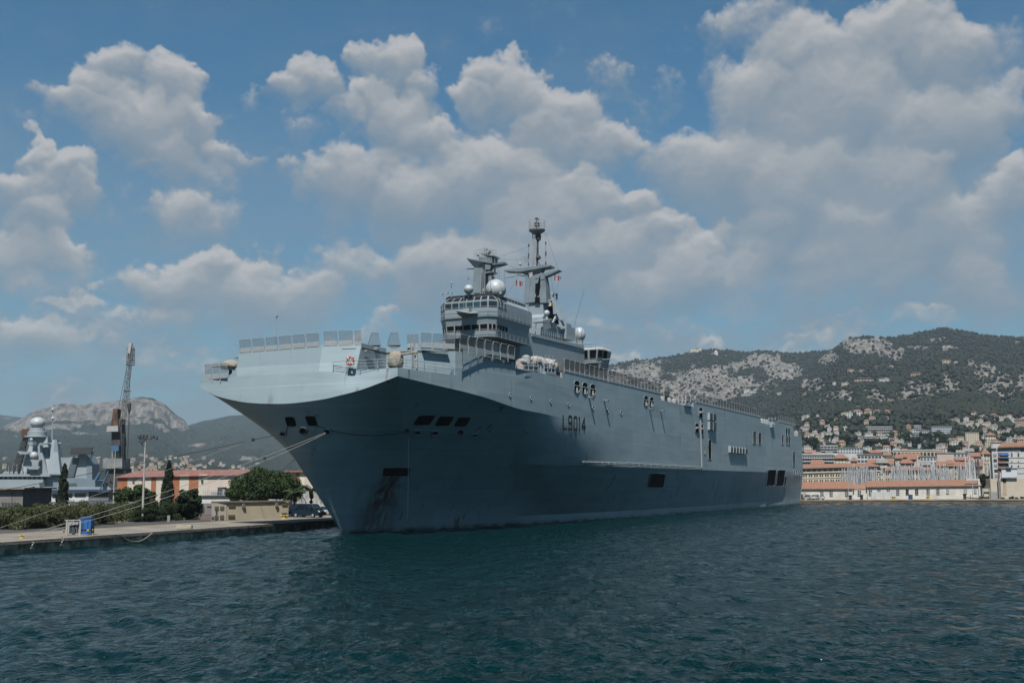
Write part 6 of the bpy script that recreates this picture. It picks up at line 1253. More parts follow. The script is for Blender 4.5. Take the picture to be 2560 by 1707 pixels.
def lattice(name, A, B, C_, D_, n, mat, parent, dep=1.6, r=.11, Y=None):
    """A,B left chord foot/head; C,D right chord foot/head in photo points"""
    a, b, c, d = [V(*PA(*q), Y or Yc) for q in (A, B, C_, D_)]; m = MB(); dv = Vector((0, dep, 0)); f = lambda p, q, k: p.lerp(q, k/n)
    for o_ in (Vector(), dv):
        m.tube(a+o_, b+o_, r*1.4, 5); m.tube(c+o_, d+o_, r*1.4, 5)
        for k in range(n):
            p, q = (f(a, b, k), f(c, d, k+1)) if k % 2 else (f(c, d, k), f(a, b, k+1)); m.tube(p+o_, q+o_, r, 4); m.tube(f(a, b, k)+o_, f(c, d, k)+o_, r*.8, 4)
    for k in range(n): m.tube(f(a, b, k), f(a, b, k+1)+dv, r*.8, 4); m.tube(f(c, d, k)+dv, f(c, d, k+1), r*.8, 4)
    return m.build(name, mat, parent)
lattice('jib', (1303, 950), (1412, 110), (1345, 955), (1438, 108), 17, pm('weathered_crane_steel', (.20, .17, .15), (.10, .085, .075), .3, .8), t, 1.5, .055)
lattice('upper_cage', (1375, 315), (1385, 120), (1450, 318), (1452, 118), 7, MC['weathered_crane_steel'], t, 1.2, .05)
m = MB(); a = V(*PA(1425, 100), Yc); m.bar(V(*PA(1405, 190), Yc), V(*PA(1425, 78), Yc), .9, .9); m.build('jib_head', WHITEP, t)
m = MB(); m.bar(V(*PA(1383, 150), Yc), V(*PA(1470, 148), Yc), .25); m.bar(V(*PA(1372, 315), Yc), V(*PA(1450, 318), Yc), .3); m.bar(V(*PA(1350, 595), Yc), V(*PA(1422, 600), Yc), .3); m.build('jib_crossbar', CRD, t)
m = MB(); m.tube(V(*PA(1425, 110), Yc), V(*PA(1308, 700), Yc), .06, 4); m.tube(V(*PA(1308, 700), Yc), V(*PA(1290, 800), Yc), .06, 4)
for x in (1408, 1416): m.tube(V(*PA(x, 320), Yc), V(*PA(x-2, 740), Yc), .04, 4)
m.build('hoist_rope', CRD, t)
m = MB(); m.lathe(V(*PA(1410, 745), Yc), [(.15, -17), (.12, -3), (.5, -1.5), (.6, .3), (.2, .8)], 8); m.build('hook_block', CRD, t)
lattice('rear_lattice', (1318, 1350), (1330, 1060), (1340, 1350), (1352, 1060), 9, CRD, t, 1, .08)
t = thing('lattice_crane', 'dark slanting lattice crane half hidden behind the frigate tower', 'crane', Vector((V(40, 1240, 560).x, 560, QZ)))
lattice('jib', (120, 1500), (270, 1050), (190, 1500), (300, 1060), 18, CRD, t, 2, .16, 560)
m = MB(); m.box(V(*PA(292, 1055), 560), (4, 3, 4)); m.build('jib_head', RUST, t); m = MB(); m.bar(V(*PA(180, 1248), 560), V(*PA(275, 1250), 560), .5); m.build('crossbar', CRD, t); m = MB(); a = V(*PA(150, 1500), 561); m.bar(a, Vector((a.x, a.y, QZ)), 5, 3); m.build('tower', CRD, t)
# ---- ropes
def rope(name, label, a, b, r, sag, mat, n=26, cat='mooring rope', group=None, origin=None):
    pts = [a.lerp(b, k/n) - Vector((0, 0, sag*4*(k/n)*(1-k/n))) for k in range(n+1)]; m = MB(); m.path(pts, r, 6); o = m.build(name, mat, origin=origin or b); tag(o, label, cat, group); return pts
RPW = pm('pale_rope', (.44, .42, .37), (.33, .31, .27), 6, .9); RPD = pm('dark_rope', (.03, .03, .033), (.05, .048, .045), 6, .9)
f1 = SHIPM @ HP(706, 1083, .1)[0]; f2 = SHIPM @ HP(816, 1079, .1)[0]; f2b = SHIPM @ HP(812, 1082, .1)[0]
kn = f1 + (G(-420, 1300, 1.6) - f1)*.06
rope('mooring_rope', 'black mooring rope running from the bow to beyond the left edge, highest of the ropes', f1, G(-420, 1300, 1.6), .04, .35, RPD)
rope('mooring_rope', 'thin pale mooring rope just below the black one', kn, V(-160, 1373, 90), .018, .1, RPW)
rope('mooring_rope', 'upper of the twin pale ropes tied to the rusty yellow bollard', f2, bl1, .026, .5, RPW); rope('mooring_rope', 'lower of the twin pale ropes tied to the rusty yellow bollard', f2 - Vector((0, 0, .12)), bl1 - Vector((0, 0, .12)), .026, 1.0, RPW)
rope('mooring_rope', 'thin grey rope dropping from the bow to behind the substation roof', f2b, V(600, 1262, 168), .025, .1, RPW)
q0, q1 = QP(16, -.25, QZ-.15), QP((G(438, 1330, QZ)-e0).dot(qd), -.25, QZ-.05); rope('slack_rope', 'slack pale rope looped along the face of the quay wall', q0, q1, .035, .75, RPW, cat='rope')
for nm, lb, p, r_ in (('rope_knot', 'dark tangled knot on the black mooring rope near the bow', kn, .2), ('rope_knot', 'dark knot on the twin pale ropes near the bow', f2.lerp(bl1, .24) - Vector((0, 0, .5)), .14)):
    m = lumpy(p - Vector((r_, 0, 0)), p + Vector((r_, 0, 0)), r_, 1, 4); o = m.build(nm, RPD, origin=p, smooth=True); tag(o, lb, 'knot')
for (ax_, ay), (bx, by), lb, mt in (((791, 1063), (1017, 1076), 'dark rope slung across the bow between two openings', RPD), ((790, 1064), (776, 1108), 'short pale rope end hanging from the bow opening', RPW), ((783, 1096), (790, 1119), 'frayed pale rope end dangling beside the fairlead', RPW), ((714, 1085), (721, 1062), 'dark rope passing up from the fairlead into the bow opening', RPD)):
    n = 12; pts = []; dp = {True: 21, False: 0}[lb.startswith('dark rope slung')]
    for k in range(n+1): f = k/n; pts.append(SHIPM @ HP(ax_ + (bx-ax_)*f, ay + (by-ay)*f + dp*4*f*(1-f)*.8, .08)[0])
    m = MB(); m.path(pts, .035 if mt is RPD else .025, 5); o = m.build('bow_rope', mt, origin=pts[0]); tag(o, lb, 'rope')
for s, z, lb in (((G(155, 1355, .9)-e0).dot(qd), .75, 'white tangled fender rope on the quay wall below the blue unit'), ((G(245, 1350, .9)-e0).dot(qd), .85, 'white rope loop hung on the quay wall right of the blue unit')):
    p = QP(s, -.15, z); m = MB(); m.path([p + qd*(.16*math.sin(k*1.9)) + Vector((0, 0, .3*math.cos(k*1.1)-.02*k)) - qn*(.05*(k % 3)) for k in range(12)], .045, 5); o = m.build('rope_loop', RPW, origin=p); tag(o, lb, 'rope')
# ================================================================== far right quay, town front, marina masts
CD = (1980, 1080, 7.35); CE_ = (2240, 1080, 7.35)
def PD(x, y): return Lz(x, y, CD)
def PE(x, y): return Lz(x, y, CE_)
m = MB(); n = 46
for k in range(n):
    s0, s1 = -60 + 400*k/n, -60 + 400*(k+1)/n; m.add([RP(s0, 0, -2), RP(s1, 0, -2), RP(s1, 0, QZ-.3), RP(s0, 0, QZ-.3)], [[0, 1, 2, 3]])
o = m.build('quay_wall', pm('brown_quay_wall', (.22, .155, .095), (.12, .085, .055), .5, .9, .6, 2, streak=.5, contrast=(.4, .6)), fix=False); tag(o, 'brown stained quay wall below the long orange roofed building', 'quay wall')
m = MB(); m.add([RP(-60, -.15, QZ-.35), RP(340, -.15, QZ-.35), RP(340, -.15, QZ), RP(-60, -.15, QZ), RP(-60, 9, QZ+.004), RP(340, 9, QZ+.004)], [[0, 1, 2, 3], [3, 2, 5, 4]]); o = m.build('quay', CONC, fix=False); tag(o, kind='structure')
TILE = pm('orange_tiles', (.36, .175, .108), (.235, .13, .092), .9, .85, .6, 4, stretch=(1, 3, 1)); TILEB = pm('brown_tiles', (.36, .19, .13), (.27, .15, .11), .9, .85, .5, 4)
TILEG = pm('grey_roof', (.30, .29, .28), (.22, .21, .20), .7, .9)
OLDW = pm('old_white_plaster', (.78, .75, .69), (.60, .57, .51), .35, .9, .2, 3, streak=.35, streak_c=(.3, .27, .22)); CREAM = pm('cream_plaster', (.68, .60, .47), (.58, .51, .40), .3, .9, streak=.2); WHITEC = pm('white_concrete', (.64, .655, .66), (.56, .57, .58), .3, .8, streak=.1); PINK = pm('pink_plaster', (.68, .50, .42), (.6, .45, .38), .3, .9); SHUT = pm('dark_window', (.035, .038, .042), (.06, .06, .065), .7, .35); GSH = pm('grey_shutter', (.30, .32, .33), (.24, .25, .26), 2, .7); BRICK = pm('brick_red', (.36, .14, .09), (.29, .12, .08), 1, .9)
Yq = rq0.y + 7
def face(m, x0, x1, yt, yb, Y, off=.0, th=.12):
    p = [V(x, y, Y) for x, y in ((x0, yb), (x1, yb), (x1, yt), (x0, yt))]; m.prism([q + Vector((0, -off, 0)) for q in p], (0, -th, 0))
def gable(t, x0, x1, ye0, ye1, yr0, yr1, Y, dep, wall, roof, over=.5, hipr=False):
    """long house front-on: eaves photo heights left/right, ridge heights, roof slopes back half its depth"""
    a, b = V(x0, ye0, Y), V(x1, ye1, Y); ra, rb = V(x0, yr0, Y + dep/2), V(x1, yr1, Y + dep/2); sh_ = a.x/Y*1.05; rb.x = b.x + sh_*dep/2
    m = MB(); m.prism([Vector((a.x, Y, QZ)), Vector((b.x, Y, QZ)), b, a], (sh_*dep, dep, 0)); m.build('wall', wall, t)
    up = Vector((0, 0, .15)); A, B = a + Vector((-over, -over, -.1)), b + Vector((over, -over, -.1)); C_, D_ = Vector((rb.x + (over if not hipr else -4), rb.y, rb.z)), Vector((ra.x - over, ra.y, ra.z)); E_, F_ = Vector((B.x + sh_*dep, Y+dep+over, B.z)), Vector((A.x + sh_*dep, Y+dep+over, A.z))
    m = MB(); m.add([A, B, C_, D_, E_, F_, A+up, B+up, C_+up, D_+up, E_+up, F_+up], [[6, 7, 8, 9], [9, 8, 10, 11], [0, 1, 7, 6], [0, 3, 2, 1], [3, 5, 4, 2], [1, 2, 8, 7], [0, 6, 9, 3], [2, 4, 10, 8], [3, 9, 11, 5], [5, 11, 10, 4]]); return m.build('roof', roof, t)
def win(t, x0, x1, yt, yb, Y, cross=True, mat=SHUT, frame=WHITEC, name='window'):
    m = MB(); face(m, x0, x1, yt, yb, Y, .02, .08); o = m.build(name, mat, t); m = MB()
    face(m, x0-.4, x1+.4, yb, yb+.9, Y, .02, .22)
    if cross: xm, ym = (x0+x1)/2, (yt+yb)/2; face(m, xm-.45, xm+.45, yt, yb, Y, .1, .05); face(m, x0, x1, ym-.35, ym+.35, Y, .1, .04)
    m.build('frame', frame, o); return o
# long quay building in three roofs
def rh(px, py, z): q = V(px, py, Yq); return q
t = thing('quay_house', 'low white house with an orange tiled roof right behind the warship stern', 'building', Vector((V(2060, 1246, Yq).x, Yq, QZ)))
gable(t, 1985, 2130.5, 1221.8, 1221, 1205.5, 1204, Yq, 9, OLDW, TILE)
for x0, x1 in ((215, 250), (520, 575), (690, 745), (975, 1030)): q = PD(x0, 1080), PD(x1, 1160); win(t, q[0][0], q[1][0], q[0][1], q[1][1], Yq, mat=SHUT if x0 > 300 else GSH)
t = thing('quay_house', 'small low link house with a brown tiled roof between the two orange roofs', 'building', Vector((V(2148, 1246, Yq).x, Yq+.6, QZ)))
gable(t, 2131.5, 2167, 1222.5, 1222, 1211.5, 1210.5, Yq + .6, 7, OLDW, TILEB, .1); q = PD(1207, 1072), PD(1263, 1155); win(t, q[0][0], q[1][0], q[0][1], q[1][1], Yq+.6)
t = thing('quay_house', 'very long low white house with an orange tiled roof along the far quay', 'building', Vector((V(2300, 1245, Yq).x, Yq, QZ)))
gable(t, 2168.5, 2448, 1217, 1213.5, 1202.5, 1199, Yq, 10, OLDW, TILE)
for f, x0, x1, y0, y1 in [(PD, 1410, 1470, 1065, 1145), (PD, 1570, 1625, 1058, 1092), (PD, 1740, 1797, 1058, 1092), (PD, 1915, 1970, 1057, 1138), (PD, 2088, 2143, 1055, 1136), (PD, 2263, 2318, 1052, 1134), (PE, 178, 230, 1052, 1135), (PE, 350, 405, 1050, 1132), (PE, 560, 615, 1046, 1130), (PE, 742, 795, 1044, 1128), (PE, 922, 970, 1040, 1120), (PE, 1245, 1300, 1037, 1115), (PE, 1430, 1478, 1034, 1110)]:
    a, b = f(x0, y0), f(x1, y1); win(t, a[0], b[0], a[1], b[1], Yq, mat=GSH if f is PE and x0 > 900 else SHUT)
m = MB(); a, b = V(2414, 1198.5, Yq), V(2448, 1198, Yq); m.bar(a, b, .5, .5); m.bar(V(2446, 1198, Yq), V(2449, 1240, Yq-.2), .5, .5); m.build('gable_trim', WHITEC, t)
pw = V(2274.5, 1247, Yq-4); pw.z = QZ; m = MB(); face(m, 2271, 2278, 1235.5, 1247.5, Yq-4, 0, 1.2); o = m.build('blue_door_box', pm('blue_cabin', (.02, .09, .22)), origin=pw); tag(o, 'dark blue upright box standing on the far quay before the white house', 'box')
for k, (x0, x1) in enumerate(((1455, 1515), (1520, 1640), (1680, 1815), (1825, 1905))):
    a, b = PD(x0, 1098), PD(x1, 1192); m = MB(); face(m, a[0], b[0], a[1], b[1], Yq-3, 0, .15)
    for x in (a[0]+1, b[0]-1): p = V(x, b[1], Yq-3); m.tube(Vector((p.x, p.y, QZ)), p, .06, 4)
    o = m.build('white_screen', WHITEC, origin=Vector((V(a[0], 1243, Yq).x, Yq-3, QZ))); tag(o, 'pale standing screen panel in front of the long quay house', 'screen', 'pale screens in front of the quay house')
WCAR = pm('white_car_paint', (.72, .73, .75), None, 1, .3)
for x, lb in ((2022.5, 'white hatchback parked on the far quay nearest the warship stern'), (2044, 'white hatchback parked on the far quay second from the warship stern')):
    p = V(x, 1247, Yq-3.2); p.z = QZ; car(lb, p, R(118), WCAR, 4.1, 1.5, 'white cars on the far quay')
p = V(2003, 1246, Yq-3); p.z = QZ; m = MB(); m.box(p + Vector((0, 0, .8)), (.9, .9, 1.6)); o = m.build('brown_crate', RUST, origin=p); tag(o, 'rusty brown upright crate on the far quay at the warship stern', 'crate')
for x, yt, lb in ((2120.5, 1202, 'thin white post in front of the orange roof near the stern'), (2431.5, 1197, 'thin white post at the right end of the long quay house')):
    p = V(x, 1240, Yq-3); p.z = QZ; m = MB(); m.tube(p, V(x, yt, Yq-3), .1, 6); o = m.build('white_post', WHITEP, origin=p); tag(o, label=lb, cat='post')
for x, y, h in ((2126, 1247, 1.3), (2154, 1246, 1.4), (2234, 1249, .9), (2412, 1243, 1.6), (2320, 1246, 1.0)):
    p = V(x, y, Yq-5.5); p.z = QZ; m = MB(); m.lathe(p, [(.45, 0), (.4, h*.7), (.6, h*.85), (.4, h)], 10); o = m.build('quay_bollard', [MC['black_iron'], YB_][x in (2234, 2320)], origin=p); tag(o, 'mooring bollard on the far quay edge below the long white house', 'bollard', 'bollards on the far quay')
m = MB(); a = V(2414, 1243.5, Yq-5.4); pts = [V(x, y, Yq-5.4) for x, y in ((2412, 1242.5), (2425, 1244), (2440, 1244.5), (2452, 1247), (2457, 1250))]; m.path(pts, .16, 5); o = m.build('rusty_chain', RUST, origin=a); tag(o, 'rusty chain trailing along the far quay to the water', 'chain')
# concrete wall, gate, billboard, gap with tree
CWALL = pm('concrete_sea_wall', (.64, .57, .47), (.54, .48, .40), .25, .9, .2, 4, streak=.3, streak_c=(.35, .27, .18))
Yr = Yq + 1
t = thing('concrete_wall', 'tall pale concrete wall with a brown water stain at the right edge', 'wall', Vector((V(2530, 1240, Yr).x, Yr, QZ)))
for x0, x1, yt in ((2475.5, 2494.5, 1197), (2497.5, 2700, 1195.5)): m = MB(); a, b = V(x0, yt, Yr), V(x1, yt-.8, Yr); m.prism([Vector((a.x, Yr, QZ)), Vector((b.x, Yr, QZ)), b, a], (0, 6, 0)); m.build('wall_panel', CWALL, t)
m = MB()
p = [V(*PE(x, y), Yr-.03) for x, y in ((1975, 890), (2005, 890), (2035, 1060), (2040, 1165), (1955, 1165), (1962, 1050))]; m.prism(p, (0, -.01, 0)); m.build('water_stain', pm('water_stain', (.40, .31, .20), (.55, .48, .38), .6, .95, contrast=(.2, .8)), t)
m = MB(); p = V(*PE(1990, 880), Yr); m.box(p, (.9, .6, .9)); m.build('drain', DRUST, t)
t = thing('white_gate', 'white barred gate at the foot of the concrete wall', 'gate', Vector((V(2484, 1239, Yr).x, Yr-.5, QZ)))
m = MB()
for k in range(14): x = 2477 + k*1.25; p = V(x, 1238, Yr-.5); m.bar(Vector((p.x, p.y, QZ)), V(x, 1228.5, Yr-.5), .09)
for y in (1229, 1236.5): m.bar(V(2476.5, y, Yr-.5), V(2494, y, Yr-.5), .12)
m.build('bars', WHITEP, t)
p = V(2499, 1238, Yr-.6); p.z = QZ; m = MB(); m.box(p + Vector((0, 0, 2.6)), (.7, .6, 5.2)); o = m.build('gate_pier', GREYC, origin=p); tag(o, 'slim grey pier beside the white gate', 'pier')
p = V(2465.5, 1239, Yr+1); p.z = QZ; m = MB(); face(m, 2459, 2472, 1225, 1241, Yr+1, 0, .3); m.box((p.x, p.y+2.2, QZ+1.5), (1.7, 4, 3)); o = m.build('small_hut', CREAM, origin=p); tag(o, 'small cream hut in the gap under the dark tree', 'hut')
m = MB(); m.bar(V(2455, 1222, Yr), V(2475, 1222, Yr), .25); [m.bar(Vector((V(x, 1240, Yr).x, Yr, QZ)), V(x, 1222, Yr), .2) for x in (2456, 2474)]; o = m.build('entry_frame', STEEL, origin=p + Vector((0, -1, 0))); tag(o, 'grey metal entry frame around the small cream hut', 'frame')
crown_tree('dark_tree', 'dense dark tree in the gap between the quay house and the concrete wall', 2449, 2479, 1183, 1224, Yr + 5, LEAFD, 31, 36, 110, .4)
for x, y, w_ in ((2453, 1240, 8), (2506, 1237, 4), (2529, 1237, 9), (2541, 1237.5, 4), (2556, 1234, 7)):
    p = V(x, y, Yr-1); p.z = QZ; g = random.Random(int(x)); wd = w_/F_PX*Yr/2; foliage('weed_bush', [(p.x + g.uniform(-wd, wd), p.y + g.uniform(-.3, .3), QZ + g.uniform(.2, wd*.9), wd*.45) for k in range(8)], 60, .22, LEAFO, None, int(x), origin=p); tag(bpy.data.objects[-1] if False else COL.objects[-1], 'low weedy bush growing at the foot of the concrete wall', 'bush', 'weeds along the concrete wall')
Yb2 = Yr - .4
t = thing('billboard', 'blank white billboard standing on the concrete wall', 'billboard', V(2522, 1196, Yb2)); m = MB(); face(m, 2503, 2542.5, 1173, 1194, Yb2, 0, .25); m.build('panel', pm('billboard_white', (.70, .74, .80), (.66, .70, .76), .3, .5), t)
m = MB(); q = [V(x, y, Yb2-.2) for x, y in ((2503, 1194), (2542.5, 1193.5), (2542.5, 1172.6), (2503, 1173.2))]; m.path(q, .14, 4, closed=True); m.build('frame', DARKG, t); m = MB(); m.bar(V(2515, 1170.5, Yb2-.5), V(2528, 1170, Yb2-.5), .5); m.bar(V(2521, 1195, Yb2), V(2521, 1172, Yb2+.2), .4); m.build('lamp_bar', DARKG, t)
# apartment block on the right
Ya = Yq + 45
t = thing('apartment_block', 'white apartment block with brick balconies and a tiled roof at the right edge', 'apartments', Vector((V(2520, 1200, Ya).x, Ya, QZ)))
m = MB(); a, b = V(2478.5, 1118, Ya), V(2720, 1112, Ya); m.prism([Vector((a.x, Ya, QZ)), Vector((b.x, Ya, QZ)), b, a], (a.x/Ya*14.5, 14, 0)); m.build('wall', WHITEC, t)
m = MB(); a, b = V(2492, 1116.5, Ya), V(2720, 1110.5, Ya); c_, d_ = V(2505, 1107, Ya+5), V(2720, 1100, Ya+5); m.add([a + Vector((0, -.8, 0)), b + Vector((0, -.8, 0)), d_, c_, a + Vector((0, -.8, -.4)), b + Vector((0, -.8, -.4))], [[0, 1, 2, 3], [4, 5, 1, 0]]); m.build('roof', TILE, t)
m = MB(); face(m, 2480, 2511, 1109, 1117.5, Ya+6, 0, .3); m.build('penthouse', WHITEC, t)
for k in range(6):
    y = 1121 + k*12.8; y2 = y + 6.5; x0 = 2478 + k*1.0
    if k: m = MB(); face(m, x0+3.5, x0+12, y+.5, y2+1, Ya, .02, .1); m.build('window', (SHUT, GSH)[k % 2], t)
for x0, x1 in ((2478.5, 2490.5), (2492, 2504), (2506, 2518.5), (2521, 2533), (2535.5, 2548), (2551, 2563)): m = MB(); face(m, x0, x1, 1120, 1126.5 if x0 < 2520 else 1128, Ya, .02, .1); m.build('window', (SHUT if x0 in (2478.5, 2551) else GSH), t)
m = MB(); face(m, 2494.5, 2499, 1131, 1192, Ya, .02, .25); m.build('brick_pier', BRICK, t)
for k, y in enumerate((1131.5, 1144.5, 1157.5)):
    m = MB(); face(m, 2498, 2520.5, y, y+8, Ya, .02, .1); m.build('balcony_recess', SHUT, t); m = MB(); face(m, 2498, 2513.5, y+8, y+11, Ya, .02, .7); m.build('balcony_wall', BRICK, t)
    m = MB(); face(m, 2494, 2521, y+11.3, y+12.3, Ya, .02, .9); m.build('balcony_slab', WHITEC, t)
m = MB(); q = [V(x, y, Ya) for x, y in ((2497.5, 1133), (2520.5, 1132.5))]; m.add([q[0], q[1], q[1] + Vector((0, -1.3, -.7)), q[0] + Vector((0, -1.3, -.7))], [[0, 1, 2, 3]]); m.build('awning', BLU, t)
for x in (2527.5, 2544): 
    for y0, y1 in ((1132, 1141), (1153, 1156), (1163, 1167)): m = MB(); face(m, x, x+3.5, y0, y1, Ya, .02, .1); m.build('window', SHUT, t)
m = MB()
for y in (1143.5, 1156.5, 1169.5, 1182.5): m.bar(V(2522, y, Ya-.05), V(2720, y-4, Ya-.05), .2)
m.build('string_course', CREAM, t)
# ---- town buildings behind: name, label, x0, x1, ytop, ybase, Y, wall, roof kind, floors, bays
def block(label, x0, x1, yt, yb, Y, wall, roof, fl, bays, dep=14, winm=SHUT, nm='town_building', band=None, group=None, slope=0.0, wh=.52, ww=.55):
    a, b = V(x0, yt, Y), V(x1, yt - slope, Y); t = thing(nm, label, 'building', Vector(((a.x+b.x)/2, Y, QZ)), 0, group)
    SK = a.x/Y*1.05; gz = max(QZ, min(TERR(a.x, Y), TERR(b.x, Y)) - 2) if 'TERR' in globals() else QZ; zt = a.z
    m = MB(); m.prism([Vector((a.x, Y, gz)), Vector((b.x, Y, gz)), b, a], (SK*dep, dep, 0)); m.build('wall', wall, t)
    h = (yb - yt)/max(fl, 1)
    if roof == 'flat': m = MB(); m.prism([a + Vector((-.3, -.3, 0)), b + Vector((.3, -.3, 0)), b + Vector((.3, -.3, .5)), a + Vector((-.3, -.3, .5))], (SK*dep, dep+.6, 0)); m.build('roof', band or CONC, t)
    elif roof:
        rz = .11*dep + .9; m = MB(); A, B, C_, D_ = a + Vector((-.5, -.7, 0)), b + Vector((.5, -.7, 0)), b + Vector((.5 + SK*dep, dep+.7, 0)), a + Vector((-.5 + SK*dep, dep+.7, 0)); i_ = min(dep*.45, (b-a).length*.3) if roof == 'hip' else 0
        r1, r2 = a + Vector((i_ + SK*dep/2, dep/2, rz)), b + Vector((-i_ + SK*dep/2, dep/2, rz)); e = Vector((0, 0, .18)); m.add([A, B, C_, D_, r1, r2, A+e, B+e, C_+e, D_+e], [[6, 7, 5, 4], [8, 9, 4, 5], [7, 8, 5], [9, 6, 4], [0, 1, 7, 6], [1, 2, 8, 7], [2, 3, 9, 8], [3, 0, 6, 9], [3, 2, 1, 0]]); m.build('roof', TILE if roof in ('hip', 'gable') else roof, t)
    for f in range(fl):
        for k in range(bays):
            u = (k + .5)/bays; xw = x0 + (x1-x0)*u; hw = (x1-x0)/bays*ww/2; y0 = yt - slope*u + h*(f + (1-wh)*.55); m = MB(); face(m, xw-hw, xw+hw, y0, y0 + h*wh, Y, .02, .1); m.build('window', winm, t)
        if band and f: m = MB(); face(m, x0-.4, x1+.4, yt + h*f - .5, yt + h*f + .5, Y, .02, .6); m.build('floor_band', band, t)
    return t
# ================================================================== hills
def ridge_tab(pts):
    az_, el_ = [], []
    for x, y in pts: d = ray(x, y); az_.append(math.atan2(d.x, d.y)); el_.append(math.atan2(d.z, math.hypot(d.x, d.y)))
    return np.array(az_), np.array(el_)
SIL_R = [(1560, 1195), (1700, 1150), (1850, 1050), (1940, 990), (1985, 955), (2015, 930), (2040, 905), (2060, 888), (2085, 872), (2108, 852), (2128, 842.5), (2164, 843), (2228, 844.5), (2262, 838), (2294, 834), (2330, 826), (2356, 821.5), (2405, 827), (2440, 834), (2460, 838), (2504, 842), (2560, 844), (2660, 850), (2800, 875), (3000, 930)]
SIL_L = [(1180, 1080), (1300, 1010), (1400, 960), (1470, 931), (1500, 921), (1549, 908.5), (1581, 901), (1621, 899), (1648, 896), (1680, 890), (1710, 885), (1729, 876), (1779, 875.5), (1830, 878), (1865, 880), (1895, 877), (1931, 879), (2008, 882), (2067, 877), (2120, 872), (2200, 880), (2400, 900)]
SIL_C = [(-300, 1085), (-120, 1075), (0, 1062), (46, 1047), (76, 1030), (110, 1018), (138, 1010), (161, 1006), (207, 1010), (241, 1006), (273, 1002), (298, 1002), (330, 998), (356, 994.5), (381, 995), (395, 1003), (413, 1010), (431, 1027), (448, 1041), (461, 1049), (470, 1063), (490, 1078), (540, 1098), (620, 1125), (720, 1150), (900, 1180)]
SIL_D = [(250, 1160), (380, 1110), (430, 1080), (470, 1064), (500, 1054), (540, 1045), (575, 1037), (620, 1034), (700, 1030), (800, 1045), (950, 1090), (1100, 1130)]
SIL_E = [(-400, 1050), (-100, 1040), (0, 1036.5), (48, 1042), (120, 1060), (260, 1090)]
def blobs(bl, PX, PY):
    s = np.zeros_like(PX)
    for x, y, rx, ry, w_ in bl: s = np.maximum(s, w_*np.clip(1.25 - np.hypot((PX-x)/rx, (PY-y)/ry), 0, 1.0))
    return s
def rockmask(rock, px, py):
    return blobs(rock, px, py)*1.06 + .34*(fbm(px/26, py/16, 130, 5, .6) - .5) + .40*sst(.62, .84, fbm(px/34, py/22, 230, 5, .55, True))*(py < 1012)
def projn(X, Y, Z):
    Z = Z - CAMH; u, w_ = -Y*_sp + Z*_cp, Y*_cp + Z*_sp; a, b = F_PX*X/w_, F_PX*u/w_
    return 1280 + a*_cr + b*_sr, 853.5 - (-a*_sr + b*_cr)
ROCKR = [(2121, 857, 34, 22, 1), (2178, 868, 72, 26, .95), (2230, 885, 38, 18, .8), (2066, 896, 32, 22, .95), (2285, 869, 55, 7, .8), (2366, 868, 34, 9, .7), (2340, 850, 26, 8, .6), (2465, 930, 34, 32, .85), (2505, 955, 34, 30, .9), (2478, 976, 40, 18, 1), (2520, 1000, 28, 26, .8), (2300, 980, 80, 30, .78), (2380, 960, 50, 30, .6), (2100, 995, 60, 26, .75), (2180, 990, 55, 22, .62), (2555, 960, 30, 40, .6), (2040, 960, 40, 24, .7), (2430, 905, 30, 20, .5), (2200, 1005, 50, 16, .7)]
ROCKL = [(1905, 902, 55, 20, 1.05), (1960, 930, 62, 26, 1), (1850, 915, 50, 15, .75), (1610, 932, 65, 26, .9), (1545, 930, 50, 14, .65), (1760, 945, 95, 34, .9), (1700, 975, 80, 26, .92), (1840, 960, 90, 26, .8), (1790, 990, 70, 20, .85), (1640, 960, 60, 20, .8), (1730, 880, 22, 5, .6), (1530, 950, 60, 20, .7), (1660, 905, 40, 9, .45)]
ROCKC = [(140, 1040, 95, 34, 1), (260, 1030, 110, 32, 1), (360, 1025, 75, 34, 1), (425, 1055, 40, 24, 1), (50, 1062, 60, 16, .9), (455, 1062, 20, 16, 1), (200, 1082, 30, 5, .6), (235, 1085, 25, 4, .55), (100, 1075, 30, 8, .6)]
ROCKD = [(500, 1112, 45, 8, .7), (545, 1105, 28, 5, .6), (620, 1145, 60, 9, .6), (585, 1075, 20, 3, .5)]
